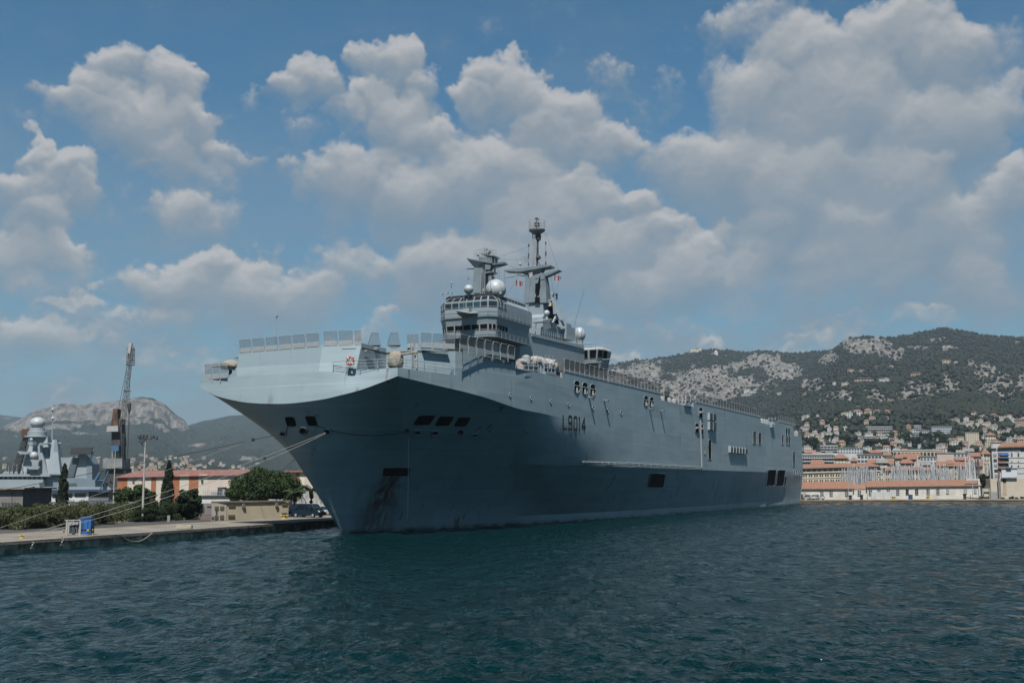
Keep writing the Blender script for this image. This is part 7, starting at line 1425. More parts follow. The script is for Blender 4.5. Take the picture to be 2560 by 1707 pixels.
def hillmat(name, forest, forest2, rock, rock2, blotch=.02):
    m, t, b, N, L = nt(name); geo = N('ShaderNodeNewGeometry'); at = N('ShaderNodeAttribute'); at.attribute_name = 'rock'
    def noise(sc_, det=6, st=(1, 1, 1)):
        mp = N('ShaderNodeMapping'); L(geo.outputs['Position'], mp.inputs[0]); mp.inputs['Scale'].default_value = st
        q = N('ShaderNodeTexNoise'); q.inputs['Scale'].default_value = sc_; q.inputs['Detail'].default_value = det; q.inputs['Roughness'].default_value = .62; L(mp.outputs[0], q.inputs['Vector']); return q.outputs[0]
    def rng(v, a, b_, c=0, d=1): q = N('ShaderNodeMapRange'); L(v, q.inputs[0]); [setattr(q.inputs[n_], 'default_value', x) for n_, x in (('From Min', a), ('From Max', b_), ('To Min', c), ('To Max', d))]; return q.outputs[0]
    def mix(f, a, c):
        q = N('ShaderNodeMix'); q.data_type = 'RGBA'; L(f, q.inputs[0])
        for i, x in ((6, a), (7, c)):
            if isinstance(x, tuple): q.inputs[i].default_value = (*x, 1)
            else: L(x, q.inputs[i])
        return q.outputs[2]
    def ma(op, a, c):
        q = N('ShaderNodeMath'); q.operation = op
        for i, x in enumerate((a, c)):
            if isinstance(x, (int, float)): q.inputs[i].default_value = x
            else: L(x, q.inputs[i])
        return q.outputs[0]
    fo = mix(rng(noise(blotch*2.2), .35, .65), forest, forest2); ro = mix(rng(noise(blotch*3.4, 9, (1, 1, .28)), .40, .60), rock, rock2)
    # shrubs dot the rock: the mask is broken up by fine noise
    f = rng(ma('ADD', ma('MULTIPLY', at.outputs['Fac'], .95), ma('MULTIPLY', ma('SUBTRACT', noise(blotch*4.2, 9), .5), 1.25)), .42, .52)
    L(mix(f, fo, ro), b.inputs['Base Color']); b.inputs['Roughness'].default_value = .95; b.inputs['Specular IOR Level'].default_value = .1
    bp = N('ShaderNodeBump'); bp.inputs['Strength'].default_value = .8; bp.inputs['Distance'].default_value = 16 if blotch > .015 else 45; L(noise(blotch*2.8, 8, (1, 1, .5)), bp.inputs['Height']); L(bp.outputs[0], b.inputs['Normal']); return m
FOR1, FOR2, ROC1, ROC2 = (.010, .0145, .0105), (.019, .023, .016), (.165, .156, .143), (.07, .067, .063)
HM = hillmat('hillside_scrub_rock', FOR1, FOR2, ROC1, ROC2, .022); HMF = hillmat('far_mountain', (.011, .017, .012), (.020, .025, .017), (.160, .146, .130), (.05, .047, .045), .011)
TF = {}
def hill(name, sil, prof, r0, r1, px0, px1, rock, nc, nr, amp, seed, mat, back=260, cliff=None):
    """a terrain sheet: ridge heights by direction, slope profile by distance"""
    ra, re = ridge_tab(sil); a0, a1 = azel(px0, 1100)[0], azel(px1, 1100)[0]
    az = np.radians(np.linspace(a0, a1, nc)); tt = np.concatenate([np.linspace(0, 1, nr), 1 + np.linspace(0, 1, 12)[1:]*back/(r1-r0)])
    pt, ps = np.array([p[0] for p in prof]), np.array([p[1] for p in prof])
    def height(A, Rr):
        t_ = (Rr - r0)/(r1-r0); H = CAMH + np.tan(np.interp(A, ra, re))*r1
        tq = t_ + ((.030 if seed == 25 else .022)*(fbm(A*r1/95 + 40, t_*5, seed+50, 5, .6, True) - .62) + (.012 if seed == 25 else .006)*(fbm(A*r1/28, t_*9, seed+60, 4, .6, True) - .6))*np.clip(t_*2, 0, 1)*np.clip((1-t_)*9 + .12, 0, 1)
        s = np.interp(tq, pt, ps); s = np.where(t_ > 1, 1 - ((t_-1)*(r1-r0)/back)**1.5*.55, s)
        X, Y = Rr*np.sin(A), Rr*np.cos(A)
        w_ = np.clip(np.minimum(t_*5, 1), 0, 1)*np.clip((1-t_)*6 + (.25 if seed == 25 else .2), 0, 1)
        n_ = (fbm(X/420+seed, Y/420, seed, 6, .55, True) - .62)*amp*2.4 + (fbm(X/90, Y/90+seed, seed+9, 5, .6, True) - .6)*amp*.75
        return QZ - .6 + np.maximum(0, H - QZ)*s + n_*w_
    A, Rr = np.meshgrid(az, r0 + tt*(r1-r0)); Zh = height(A, Rr); X, Y = Rr*np.sin(A), Rr*np.cos(A)
    Zh[0] = np.minimum(Zh[0], QZ - 1)
    px, py = projn(X, Y, Zh); rk = rockmask(rock, px, py)
    if seed == 25: tl = (Rr-r0)/(r1-r0) + .020*(fbm(A*r1/160, A*0, 77, 4) - .5); rk = rk - .9*sst(.929, .936, tl)*sst(.958, .948, tl)*(.4 + .6*sst(.35, .6, fbm(A*60, A*0+3, 78, 3))) + .25*sst(.90, .925, tl) - .5*sst(.975, 1.0, tl)*sst(.45, .65, fbm(A*160, tl*60, 79, 4))
    o = npmesh(name, np.stack([X, Y, Zh], -1).reshape(-1, 3), gridquads(*X.shape), mat, True, {'rock': rk}); o['kind'] = 'structure'
    TF[name] = (height, r0, r1, back, rock); return height
TOWN = [(0, 0), (.06, .02), (.14, .065), (.24, .14), (.36, .25), (.5, .39), (.65, .54), (.8, .71), (.92, .88), (1, 1)]
hR = hill('hill_right', SIL_R, TOWN, 620, 2500, 1600, 2950, ROCKR, 620, 330, 26, 5, HM)
hL = hill('hill_behind_ship', SIL_L, [(0, 0), (.2, .12), (.45, .36), (.7, .66), (.88, .9), (1, 1)], 1500, 3100, 1180, 2400, ROCKL, 480, 210, 26, 15, HM)
hC = hill('cliff_mountain', SIL_C, [(0, 0), (.12, .04), (.30, .12), (.55, .28), (.80, .50), (.90, .585), (.908, .60), (.925, .74), (.94, .755), (.95, .77), (.965, .93), (.985, .97), (1, 1)], 1500, 4600, -320, 900, ROCKC, 480, 330, 34, 25, HMF, 500)
hD = hill('hill_left', SIL_D, [(0, 0), (.2, .06), (.45, .24), (.7, .56), (.88, .86), (1, 1)], 1800, 5600, 230, 1120, ROCKD, 300, 150, 40, 35, HMF, 700)
hE = hill('hill_far_left', SIL_E, [(0, 0), (.5, .4), (1, 1)], 5000, 7200, -420, 270, [(20, 1045, 20, 4, .6)], 140, 60, 30, 45, HMF, 700)
def TERR(x, y):
    r_, a_ = math.hypot(x, y), math.atan2(x, y); h, r0, r1, _, _ = TF['hill_right']
    return float(h(np.array([[a_]]), np.array([[r_]]))[0, 0]) if r0 < r_ < r1 and a_ > R(azel(1650, 1100)[0]) else QZ
def on_hill(nm, px, py):
    """first point of a terrain sheet met by the sight line through a photo point"""
    h, r0, r1, _, _ = TF[nm]; d = ray(px, py); a_ = math.atan2(d.x, d.y); sl_ = d.z/math.hypot(d.x, d.y); rs = np.linspace(r0 + 5, r1, 900); hz = h(np.full((1, 900), a_), rs[None, :])[0]
    k = np.argmax(hz >= CAMH + sl_*rs)
    if hz[k] < CAMH + sl_*rs[k]: return None
    return Vector((rs[k]*math.sin(a_), rs[k]*math.cos(a_), hz[k]))
# ---- woods on the near hills: each far-off wood reads as one mass
def woods(name, nm, n, seed, px0, px1, py0, py1, s0, s1, mat, label, avoid=None, rock_keep=.25):
    h, r0, r1, _, rock = TF[nm]; g = np.random.RandomState(seed); px = g.uniform(px0, px1, n); py = g.uniform(py0, py1, n)
    dirs = np.array([list(ray(x, y)) for x, y in zip(px, py)]); A = np.arctan2(dirs[:, 0], dirs[:, 1]); sl_ = dirs[:, 2]/np.hypot(dirs[:, 0], dirs[:, 1])
    rs = np.linspace(r0+5, r1+40, 260)[None, :]; hz = h(np.repeat(A[:, None], 260, 1), np.repeat(rs, n, 0)); hit = hz >= CAMH + sl_[:, None]*rs; k = np.argmax(hit, 1); ok = hit[np.arange(n), k]
    rr_ = rs[0, k] + g.uniform(-4, 4, n); rk = rockmask(rock, px, py) + .5*(fbm(px/9, py/6, seed+80, 3, .6) - .5)
    ok &= (rk < .40) | (g.rand(n) < rock_keep*.5); A, rr_, px, py = A[ok], rr_[ok], px[ok], py[ok]; X, Y = rr_*np.sin(A), rr_*np.cos(A); Z = h(A[None, :], rr_[None, :])[0]
    if CLEAR:
        k_ = np.ones(len(X), bool)
        for cx_, cy_, cw_, ch_ in CLEAR: k_ &= ~((np.abs(px-cx_) < cw_*.5 + 2) & (py > cy_ - ch_*.9) & (py < cy_ + 5))
        X, Y, Z, px, py = X[k_], Y[k_], Z[k_], px[k_], py[k_]
    if avoid is not None: keep = avoid(px, py); X, Y, Z = X[keep], Y[keep], Z[keep]
    n = len(X); b = bmesh.new(); bmesh.ops.create_icosphere(b, subdivisions=1, radius=1); tv = np.array([list(v.co) for v in b.verts]); tfc = np.array([[v.index for v in f.verts] for f in b.faces]); b.free()
    s = (s0 + (s1-s0)*g.rand(n)**1.6)[:, None, None]; jit_ = 1 + .35*g.randn(n, len(tv), 1)*.6
    co = tv[None]*s*jit_*np.array([1, 1, .85]) + np.stack([X, Y, Z], 1)[:, None, :] + np.array([0, 0, .55])*s
    fc = (tfc[None] + (np.arange(n)*len(tv))[:, None, None]).reshape(-1, 3)
    o = npmesh(name, co.reshape(-1, 3), fc, mat, smooth=True); tag(o, label, 'wood', kind='stuff'); return o
WOOD = leafmat('wood_green', (.006, .0095, .0075), (.015, .019, .0135), .02); WOOD2 = leafmat('wood_green_near', (.006, .010, .007), (.016, .0215, .0135), .04)
# ---- houses on the slopes
HW = {'white': pm('house_white', (.66, .65, .62), (.58, .57, .54), .3, .85), 'cream': pm('house_cream', (.62, .55, .42), (.55, .48, .37), .3, .85), 'ochre': pm('house_ochre', (.55, .40, .24), (.48, .35, .22), .3, .85), 'pink': pm('house_pink', (.56, .42, .36), (.5, .38, .33), .3, .85)}
HRF = {'tiled': pm('house_tiles', (.36, .22, .165), (.28, .175, .14), .6, .9), 'flat': pm('house_flat_roof', (.45, .43, .40), (.38, .36, .34), .6, .9)}
def house_mesh(w_, d_, h_, kind, floors=2, bays=3):
    m = MB(); m.box((0, d_/2, h_/2 - 3), (w_, d_, h_ + 6)); m.mi = 1
    if kind == 'flat': m.box((0, d_/2, h_ + .2), (w_+.5, d_+.5, .4)); m.box((w_*.2, d_*.5, h_ + 1.0), (w_*.25, d_*.3, 1.4))
    else:
        e = .5; rz = h_ + w_*.10 + .8; A = [Vector((-w_/2-e, -e, h_)), Vector((w_/2+e, -e, h_)), Vector((w_/2+e, d_+e, h_)), Vector((-w_/2-e, d_+e, h_))]; i_ = w_*.22; m.add(A + [Vector((-w_/2+i_, d_/2, rz)), Vector((w_/2-i_, d_/2, rz))], [[0, 1, 5, 4], [1, 2, 5], [2, 3, 4, 5], [3, 0, 4], [3, 2, 1, 0]])
    m.mi = 2; fh = h_/floors
    for f in range(floors):
        for k in range(bays):
            x = -w_/2 + w_*(k+.5)/bays; m.box((x, -.06, fh*(f+.55)), (w_/bays*.42, .12, fh*.48))
    return m
hcache = {}
def house(nm, px, py, wpx, hpx, wall, roof, label, group, floors=2, bays=3):
    p = on_hill(nm, px, py)
    if p is None: return
    r_ = math.hypot(p.x, p.y); w_, h_ = wpx/F_PX*r_, hpx/F_PX*r_; key = (wall, roof, floors, bays)
    CLEAR.append((px, py, wpx, hpx))
    if key not in hcache: hcache[key] = house_mesh(10, 8, 6, roof, floors, bays).build('hillside_house', [HW[wall], HRF[roof], SHUT], fix=True)
    o = hcache[key] if key not in used_h else hcache[key].copy()
    if key in used_h: COL.objects.link(o)
    used_h.add(key); o.location = p; o.rotation_euler = (0, 0, -math.atan2(p.x, p.y) + hr_.uniform(-.5, .5)); o.scale = (w_/10, w_/10, h_/6); tag(o, label, 'house', group); return o
CLEAR = []
used_h = set(); hr_ = random.Random(12)
hs = []                                                                   # single houses the photo shows plainly: x, y of base, width, height, wall, roof, label
for x, y, w_, h_, wa, ro, lb in [
    (2210, 957, 24, 9, 'white', 'flat', 'bright white long villa alone in the middle of the wood'), (2160, 954, 44, 8, 'pink', 'tiled', 'long pink terrace of flats in the wood left of the bright white villa'), (2128, 931, 16, 5, 'cream', 'tiled', 'small cream house, left one of a pair high in the wood'), (2152, 930, 15, 5, 'cream', 'tiled', 'small cream house, right one of a pair high in the wood'), (2191, 923, 14, 6, 'white', 'tiled', 'small pale house above the bright white villa'), (2228, 920, 9, 4, 'white', 'tiled', 'tiny pale house highest in the wood'),
    (2289, 940, 28, 7, 'ochre', 'tiled', 'ochre house on a shelf right of the bright white villa'), (2367, 909, 20, 8, 'cream', 'tiled', 'old cream house with a thin tower high on the right slope'), (2389, 909, 9, 5, 'white', 'flat', 'small pale house right of the old cream house with the tower'), (2086, 965, 8, 8, 'white', 'flat', 'small white house on the rocky spur'), (2113, 965, 16, 8, 'cream', 'flat', 'pale stone house on the rocky spur beside the small white house'),
    (1868, 981, 16, 8, 'white', 'flat', 'white house at the left of the cluster above the warship stern rail'), (1882, 984, 16, 7, 'white', 'flat', 'white house in the cluster above the warship stern rail'), (1866, 991, 24, 7, 'cream', 'flat', 'low cream terrace below the cluster of white houses'), (1948, 989, 12, 8, 'cream', 'flat', 'lone cream house right of the white cluster'), (1980, 983, 16, 7, 'white', 'tiled', 'white tiled house at the upper right above the stern'), (2014, 956, 10, 6, 'white', 'flat', 'small white house below the rocky gap'), (2011, 967, 12, 7, 'pink', 'tiled', 'small pink house below the rocky gap'), (2013, 989, 13, 6, 'ochre', 'tiled', 'ochre tiled house beside the hill foot above the stern'),
    (2147, 1022, 10, 7, 'white', 'flat', 'small white cube house above the upper row of villas'), (2172, 1022, 18, 6, 'ochre', 'tiled', 'ochre roofed house above the upper row of villas'), (2122, 1044, 17, 12, 'white', 'flat', 'white villa first in the upper row'), (2146, 1040, 20, 12, 'white', 'tiled', 'white villa second in the upper row'), (2168, 1041, 14, 13, 'cream', 'tiled', 'cream villa third in the upper row'), (2191, 1037, 15, 9, 'white', 'tiled', 'white villa fourth in the upper row'), (2220, 1038, 12, 9, 'ochre', 'tiled', 'ochre villa last in the upper row'),
    (2434, 1041, 20, 8, 'white', 'tiled', 'white house standing clear above the right slope'), (2384, 1056, 18, 9, 'cream', 'flat', 'cream house at the edge of the right wood'), (2410, 1070, 24, 12, 'white', 'flat', 'white stepped house beside the blue white slab'), (2490, 1049, 26, 8, 'white', 'flat', 'long white house high at the right'), (2540, 1060, 24, 9, 'pink', 'tiled', 'pink house high at the right edge')]:
    nm = 'hill_behind_ship' if y < 995 and x < 1990 else 'hill_right'; o = house(nm, x, y, w_, h_, wa, ro, lb, None, 2 if h_ > 6 else 1, 3 if w_ < 22 else 6)
# larger slabs and towers on the slope
def slope_block(label, x0, x1, yt, yb, wall, roof, fl, bays, band=None, winm=SHUT, wh=.52, ww=.6, dep=12):
    p = on_hill('hill_right', (x0+x1)/2, yb); Y = p.y if p else 900; CLEAR.append(((x0+x1)/2, yb, x1-x0, yb-yt))
    block(label, x0, x1, yt, yb, Y, wall, roof, fl, bays, dep, winm, 'hillside_block', band, None, 0, wh, ww)
BLUEW = pm('bluish_window', (.12, .18, .24), (.09, .14, .19), 1, .3)
slope_block('long cream slab of flats with striped balconies in mid slope', 2165, 2230, 1067, 1085, pm('slab_cream', (.60, .57, .47)), 'flat', 3, 12, WHITEC, SHUT, .45, .85)
slope_block('white and blue slab of flats at the foot of the wood', 2328, 2379, 1066, 1087, WHITEC, 'flat', 4, 11, None, BLUEW, .6, .75)
slope_block('smaller white and blue block stepping down left of the slab', 2302, 2331, 1075, 1090, WHITEC, 'flat', 3, 6, None, BLUEW, .6, .75)
slope_block('narrow pale blue tower of flats left of the white and blue slab', 2285, 2302, 1064, 1078, WHITEC, 'flat', 3, 3, WHITEC, BLUEW, .55, .85)
slope_block('narrow blue striped block below the pale blue tower', 2284, 2301, 1081, 1099, WHITEC, 'flat', 4, 3, WHITEC, BLUEW, .5, .9)
slope_block('tall cream tower of flats with small windows', 2413, 2447, 1081, 1113, pm('tower_cream', (.66, .61, .46), (.6, .55, .42)), 'flat', 6, 6, None, SHUT, .4, .35)
slope_block('lower cream wing beside the tall cream tower', 2391, 2413, 1091, 1108, MC['tower_cream'], 'flat', 3, 4, None, SHUT, .4, .4)
slope_block('blue and white striped slab below the long cream slab', 2128, 2160, 1090, 1100, WHITEC, 'flat', 2, 7, None, BLUEW, .5, .85)
slope_block('white slab with long windows right of the blue striped slab', 2160, 2188, 1090.5, 1101, WHITEC, 'flat', 3, 6, WHITEC, SHUT, .45, .85)
slope_block('cream villa with a brown roof and balconies right of the cream tower', 2463, 2489, 1088, 1108, CREAM, 'hip', 3, 4, None, SHUT, .4, .5)
# front rows of the town
for a in [('white office block with long dark window bands behind the warship stern', 2000, 2084, 1136.5, 1162, 560, WHITEC, 'flat', 3, 14, 16, SHUT, WHITEC, .42, .8),
          ('rounded white building with stacked terraces above the office block', 2051, 2093, 1115, 1133, 640, WHITEC, 'flat', 3, 5, 14, SHUT, WHITEC, .4, .8),
          ('pale blue and white flats right of the terraced white building', 2093, 2156, 1120, 1134, 650, WHITEC, 'flat', 2, 9, 14, BLUEW, None, .5, .6),
          ('white building with a green glass front behind the barracks roof', 2143, 2204, 1137, 1157, 540, WHITEC, 'flat', 2, 7, 14, SHUT, None, .45, .75),
          ('orange roofed old house beside the white office block', 2085, 2118, 1146, 1162, 530, CREAM, 'hip', 2, 4, 12, SHUT, None, .4, .4),
          ('small orange roofed house left of the green glass front', 2127, 2142, 1153, 1163, 520, PINK, 'hip', 1, 2, 10, SHUT, None, .4, .4),
          ('tan blank walled building behind the masts', 2214, 2240, 1143, 1172, 545, pm('tan_plaster', (.52, .45, .34)), 'flat', 1, 1, 12, CREAM, None, .1, .1),
          ('cream gabled house beside the tan blank wall', 2238, 2254, 1146, 1172, 540, CREAM, 'gable', 2, 2, 12, SHUT, None, .3, .3),
          ('long white top floored building with stair towers above the red roofs', 2233, 2345, 1126, 1142, 640, CREAM, 'flat', 1, 12, 14, SHUT, WHITEC, .5, .7),
          ('red roofed house with a row of dormers', 2250, 2302, 1143, 1158, 600, PINK, 'gable', 1, 8, 14, WHITEC, None, .35, .4),
          ('orange roofed house stepping down to the marina', 2250, 2284, 1158, 1178, 520, PINK, 'hip', 1, 3, 10, SHUT, None, .4, .5),
          ('tall pinkish blank gable wall right of the white flats', 2342, 2383, 1133, 1172, 560, pm('pinkish_blank_wall', (.62, .52, .45), (.55, .46, .4), .2), 'flat', 1, 1, 14, PINK, None, .05, .05),
          ('white flats with blue grey windows left of the pinkish blank wall', 2300, 2341, 1142, 1172, 550, WHITEC, 'flat', 3, 5, 12, BLUEW, None, .5, .6),
          ('pale flats with a blue glazed corner behind the tall masts', 2383, 2420, 1133, 1150, 600, WHITEC, 'flat', 2, 4, 12, BLUEW, None, .6, .6),
          ('row of old houses with orange roofs behind the tall masts', 2340, 2400, 1165, 1203, 500, CREAM, 'gable', 3, 8, 12, SHUT, None, .35, .3),
          ('ochre old house with an orange roof left of the gap', 2400, 2456, 1166, 1203, 495, pm('ochre_plaster', (.58, .48, .30)), 'gable', 3, 6, 12, SHUT, None, .35, .3),
          ('tall old cream house with tiles beside the apartment block', 2452, 2474, 1135, 1165, 545, CREAM, 'hip', 3, 3, 12, SHUT, None, .4, .4),
          ('brown roofed old houses behind the apartment block corner', 2425, 2455, 1141, 1160, 580, PINK, 'gable', 2, 4, 12, SHUT, None, .4, .4),
          ('white low building with a flat roof at the far right behind the flats', 2478, 2512, 1107, 1118, 620, WHITEC, 'flat', 1, 5, 12, SHUT, None, .4, .6)]:
    lb, x0, x1, yt, yb, Y, wa, ro, fl, bays, dep, wm, bd, wh, ww = a; block(lb, x0, x1, yt, yb, Y, wa, ro, fl, bays, dep, wm, 'town_building', bd, None, 0, wh, ww)
# barracks: three storeys under a long orange roof, and the lower wing behind the masts
Yk = 470
t = thing('barracks', 'long stone barracks with an orange roof and rows of paired windows', 'building', Vector((V(2110, 1200, Yk).x, Yk, QZ)))
gable(t, 1990, 2200, 1171, 1165, 1161.5, 1157.5, Yk, 16, CREAM, TILE, .9, True)
for f, (y0, y1) in enumerate(((1173, 1178.5), (1186, 1191.5), (1199.5, 1204))):
    for k in range(15):
        x = 2008 + k*13.6
        for dx in ((0, 9) if f == 0 else (0, 5.6)): m = MB(); face(m, x+dx, x+dx+(5 if f == 0 else 3.4), y0 - k*.22, y1 - k*.22, Yk, .02, .1); m.build('window', SHUT, t)
m = MB(); a, b = V(1990, 1181.5, Yk), V(2206, 1176.5, Yk); m.bar(a, b, .8, .5); a, b = V(1990, 1195, Yk), V(2206, 1191, Yk); m.bar(a, b, .4, .3); m.build('cornice', CREAM, t)
t = thing('barracks_wing', 'lower stone wing with an orange roof behind the thick of the masts', 'building', Vector((V(2270, 1200, Yk+8).x, Yk+8, QZ)))
gable(t, 2208, 2342, 1176, 1174.5, 1168.5, 1167, Yk+8, 14, CREAM, TILE, .6)
for f, (y0, y1) in enumerate(((1181, 1186), (1195, 1200))):
    for k in range(10): x = 2214 + k*12.7; [(lambda m: (face(m, x+dx, x+dx+3.4, y0, y1, Yk+8, .02, .1), m.build('window', SHUT, t)))(MB()) for dx in (0, 5)]
g = random.Random(41); TWALL = [CREAM, WHITEC, PINK, OLDW, WHITEC]; cnt = 0
for k in range(46):
    x = g.uniform(2000, 2470); row = k % 4; w_ = g.uniform(13, 30); yt = (1160, 1150, 1140, 1131)[row] + g.uniform(-3, 3); Y = (505, 575, 612, 668)[row] + g.uniform(-9, 9); kind = g.choice(('hip', 'gable', 'flat', 'gable', 'flat')); fl = g.choice((2, 3)); h_ = g.uniform(13, 20)
    wn = g.choice((0, 1, 2, 3, 4)); block(('cream', 'white', 'pinkish', 'old white', 'white')[wn] + ' walled town house with a ' + {'hip': 'hipped tile', 'gable': 'tiled', 'flat': 'flat'}[kind] + ' roof in the huddle behind the masts', x - w_/2, x + w_/2, yt, yt + h_, Y, TWALL[wn], {'hip': 'hip', 'gable': 'gable', 'flat': 'flat'}[kind] if kind == 'flat' else g.choice((TILE, TILE, TILEB, TILEG)), fl, g.choice((2, 3, 4)), g.uniform(8, 11), SHUT, 'town_house', None, 'town houses huddled behind the masts', 0, .4, .35)
# scattered houses of the slope
g = random.Random(77); cnt = 0; taken = [(x[0], x[1]) for x in []]
kinds = [('white', 'flat'), ('white', 'tiled'), ('cream', 'tiled'), ('ochre', 'tiled'), ('pink', 'tiled'), ('cream', 'flat')]
slots = []
while len(slots) < 130:
    x, y = g.uniform(2004, 2600), 1040 + 92*g.random()**.8
    if 2240 < x < 2400 and y < 1072: continue
    if 2160 < x < 2235 and 1062 < y < 1090 or 2280 < x < 2382 and 1062 < y < 1105 or 2386 < x < 2452 and 1078 < y < 1116: continue
    if all(abs(x-a) > 9 or abs(y-b) > 5 for a, b in slots): slots.append((x, y))
for x, y in sorted(slots, key=lambda s: s[1]):
    wa, ro = kinds[g.choice((0, 0, 0, 0, 1, 1, 2, 5, 5, 5, 3, 4))]; s_ = .8 + (y-1040)/160
    house('hill_right', x, y, g.uniform(9, 17)*s_, g.uniform(6.5, 10.5)*s_, wa, ro, f'{wa} house with a {"tiled" if ro == "tiled" else "flat"} roof among the trees of the lower slope', 'houses among the trees of the lower slope', 2, g.choice((3, 4)))
slots = []
while len(slots) < 150:
    x = g.choice((g.uniform(-10, 660), g.uniform(235, 560), g.uniform(300, 540))); y = 1190 - 48*g.random()**1.6
    if x > 560 and y < 1150: continue
    if all(abs(x-a) > 5 or abs(y-b) > 3 for a, b in slots): slots.append((x, y))
for x, y in sorted(slots, key=lambda s: s[1]):
    wa, ro = kinds[g.choice((0, 1, 2, 2, 3, 4, 4, 5))]; house('cliff_mountain' if x < 520 else 'hill_left', x, y, g.uniform(6, 11), g.uniform(4, 6), wa, ro, f'{wa} house with a {"tiled" if ro == "tiled" else "flat"} roof in the far town under the cliff', 'houses of the far town under the cliff', 1, 3)
p = on_hill('hill_behind_ship', 1737, 880)
if p: m = MB(); m.box(p + Vector((0, 0, 3)), (26, 10, 8)); m.box(p + Vector((14, 0, 5)), (7, 8, 9)); o = m.build('hilltop_fort', HW['cream'], origin=p); tag(o, 'low pale fort on the summit of the hill behind the warship', 'fort')
p = on_hill('hill_behind_ship', 1790, 888)
if p: m = MB(); m.box(p + Vector((0, 0, 4)), (9, 8, 10)); m.lathe(p + Vector((0, 0, 9)), [(3, 0), (2.4, 2), (.3, 4)], 10); m.box(p + Vector((-9, 0, 2)), (10, 6, 5)); o = m.build('white_chapel', HW['white'], origin=p); tag(o, 'small white domed chapel near the summit behind the warship', 'chapel')
# trees between the front town buildings
for k, (x, y, w_, h_) in enumerate(((2035, 1122, 26, 26), (2015, 1112, 20, 18), (2110, 1112, 30, 22), (2170, 1118, 26, 18), (2205, 1120, 24, 18), (2262, 1112, 34, 26), (2290, 1118, 30, 24), (2330, 1112, 36, 30), (2365, 1118, 30, 30), (2385, 1128, 28, 14), (2310, 1100, 26, 18), (2225, 1128, 22, 12), (2405, 1122, 20, 12), (2455, 1118, 22, 16), (2520, 1098, 30, 16), (2070, 1104, 26, 16))):
    p = on_hill('hill_right', x, y) or V(x, y, 800); r_ = math.hypot(p.x, p.y); c = p; wd = w_/F_PX*r_/2; hd = h_/F_PX*r_; g2 = random.Random(k); t = thing('town_tree', 'dark spreading tree between the pale blocks at the foot of the slope', 'tree', p, 0, 'dark trees between the town blocks')
    foliage('crown', [(c.x + g2.uniform(-.75, .75)*wd, c.y + g2.uniform(-.6, .6)*wd, c.z + hd*g2.uniform(.25, .85), wd*g2.uniform(.25, .42)) for q in range(16)], 46, .75, LEAFD, t, k + 40); m = MB(); m.tube(p - Vector((0, 0, 2)), p + Vector((0, 0, hd*.5)), .5, 6, .3); m.build('trunk', BARK, t)
def AVOID(x, y): return np.random.RandomState(1).rand(len(x)) < np.clip(1.2 - (y-1000)/170, .30, 1)
woods('wood_right', 'hill_right', 26000, 3, 1900, 2620, 822, 1040, 1.3, 3.6, WOOD, 'dark green pine wood covering the right hill')
woods('wood_behind_ship', 'hill_behind_ship', 15000, 4, 1400, 2130, 872, 1030, 1.4, 4.0, WOOD, 'scrubby pine wood over the hill behind the warship')
woods('town_greenery', 'hill_right', 5200, 6, 1990, 2640, 1000, 1135, 1.1, 3.6, WOOD2, 'dark trees between the houses on the lower slope', avoid=AVOID)
# ---- sailing boats in the marina behind the quay house: masts stand above the roof
MASTS = [pm('mast_aluminium', (.66, .68, .70), (.56, .58, .60), .4, .4), pm('mast_white', (.85, .86, .87), (.75, .76, .77), .4, .5), pm('mast_dark', (.10, .11, .13), (.14, .15, .17), .4, .5)]
HULLW = pm('yacht_hull', (.68, .69, .70), (.6, .61, .62), .5, .3)
def yacht(h, mat, tilt):
    t = thing('sailing_boat', '', 'sailboat', (0, 0, 0)); Lb = h*.75; m = MB(); sec = []
    for f, w_, z0 in ((0, .02, .55), (.15, .55, .1), (.4, .95, -.2), (.7, 1, -.25), (.95, .8, -.1), (1, .75, .0)):
        x = (f-.45)*Lb; b_ = w_*Lb*.16; sec.append([Vector((x, -b_, 1.1)), Vector((x, -b_*.7, z0)), Vector((x, b_*.7, z0)), Vector((x, b_, 1.1))])
    m.loft(sec); m.build('hull', HULLW, t); m = MB(); m.tube((0, 0, .8), (0, 0, h), .17, 7, .12)
    for f in (.42, .68): m.bar((0, -.9*(1.2-f), h*f), (0, .9*(1.2-f), h*f), .06, .06)
    m.build('mast', mat, t); m = MB(); m.tube((0, 0, 2.2), (Lb*.42, 0, 2.3), .09, 6); m.build('boom', mat, t)
    m = MB(); m.tube((-.44*Lb, 0, 1.2), (0, 0, h*.97), .028, 3); m.tube((.5*Lb, 0, 1.2), (0, 0, h), .024, 3)
    for sg in (-1, 1): m.tube((0, sg*Lb*.15, 1.1), (0, sg*.9*.5, h*.68), .022, 3); m.tube((0, sg*.9*.5, h*.68), (0, 0, h*.98), .022, 3)
    m.build('rigging', MASTS[2], t)
    return t
protos = [yacht(h, MASTS[k % 3 if k < 5 else 1], 0) for k, h in enumerate((12.0, 13.5, 15.0, 11.0, 16.5, 14.0))]; first = set(); my = random.Random(3)
def mast_at(x, ytop, Y, lb, gr):
    top = V(x, ytop, Y); h = top.z - .2; k = min(range(6), key=lambda q: abs(q_h[q]-h) + my.random()*2.5); s_ = h/q_h[k]; loc = Vector((top.x, Y, .2)); rz = my.choice((1.3, 1.57, 1.8, -1.57, -1.3)) if my.random() < .7 else my.uniform(0, 6)
    if k not in first: first.add(k); o = protos[k]; o.location = loc; o.rotation_euler.z = rz; o.scale = (s_,)*3; o['label'] = lb; o['group'] = gr
    else: o = dup(protos[k], loc, rz, lb, s_, gr)
    o.rotation_euler.x = my.gauss(0, .012); o.rotation_euler.y = my.gauss(0, .012)
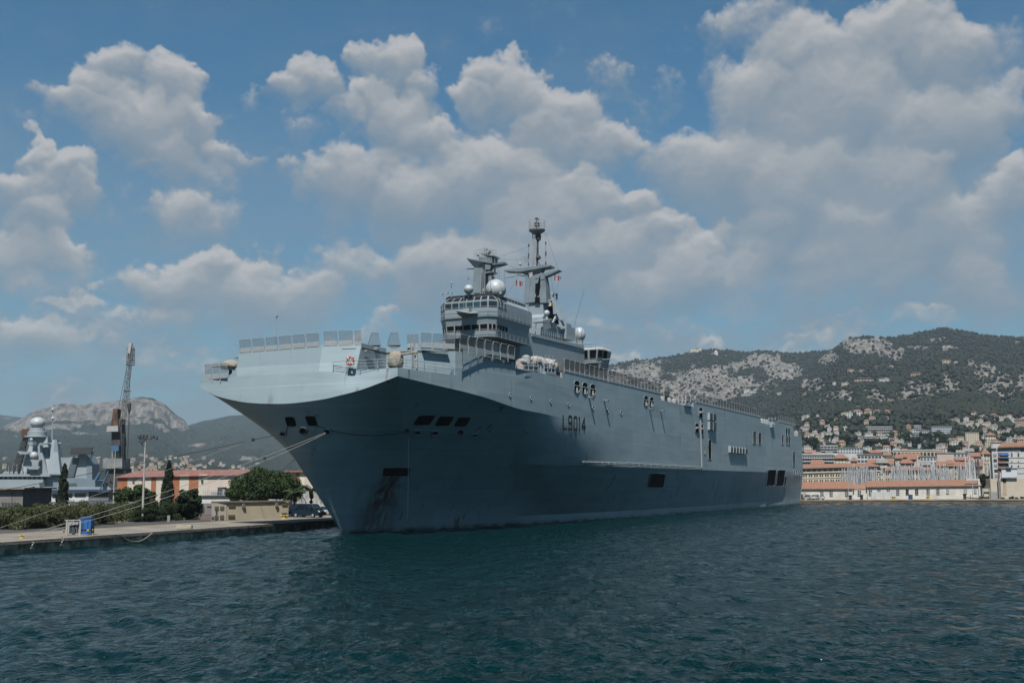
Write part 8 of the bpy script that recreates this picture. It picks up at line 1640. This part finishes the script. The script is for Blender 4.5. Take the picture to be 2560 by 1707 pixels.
q_h = (12.0, 13.5, 15.0, 11.0, 16.5, 14.0)
lbA, lbB = 'sailing boat moored in the marina, its bare mast rising over the long quay roof', 'tall masted sailing boat in the marina beside the apartment block'
for k in range(190):
    x = my.choice((my.uniform(2100, 2186), my.uniform(2125, 2190), my.uniform(2195, 2350), my.uniform(2240, 2390), my.uniform(2330, 2420))); mast_at(x, my.gauss(1171, 5.5) - (4 if x > 2200 else 0) + (6 if x < 2130 else 0), my.uniform(362, 440), lbA, 'sailing boats in the marina behind the quay house')
for k in range(26): x = my.uniform(2412, 2478); mast_at(x, my.gauss(1146, 8) + abs(x-2440)*.25, my.uniform(385, 440), lbB, 'tall masts beside the apartment block')
for x, yt, lb in ((2418.5, 1114, 'tallest white mast of all, left of the leaning tall masts'), (2412.5, 1141, 'white mast just left of the tallest mast'), (2293, 1138, 'single tall pale mast above the middle of the long roof'), (2141, 1168, 'dark thick mast near the end of the barracks'), (2319, 1160, 'black mast right of the single tall pale mast')):
    mast_at(x, yt, 372, lb, None)
for m_ in range(6):
    if m_ not in first: mast_at(2240 + m_*12, 1172, 380 + m_*4, lbA, 'sailing boats in the marina behind the quay house')
# marina basin water behind the quay house
m = MB(); m.add([RP(15, 12, QZ+.01), RP(150, 12, QZ+.01), RP(150, 95, QZ+.01), RP(15, 95, QZ+.01)], [[0, 1, 2, 3]]); o = m.build('marina_water', bpy.data.materials['harbour_water']); o['kind'] = 'structure'
# ---- the air between: one closed box of even haze round everything
m = MB(); m.box((0, 2800, 254), (11500, 9800, 512)); o = m.build('haze', None); o.data.materials.clear()
hm_, t_, b_, N_, L_ = nt('haze_air'); t_.nodes.remove(b_); pv_ = N_('ShaderNodeVolumePrincipled'); pv_.inputs['Color'].default_value = (.62, .78, .92, 1); pv_.inputs['Density'].default_value = .00008; pv_.inputs['Anisotropy'].default_value = .3
L_(pv_.outputs[0], t_.nodes['Material Output'].inputs['Volume']); o.data.materials.append(hm_); tag(o, 'pale blue summer haze over the harbour', 'haze', kind='stuff')
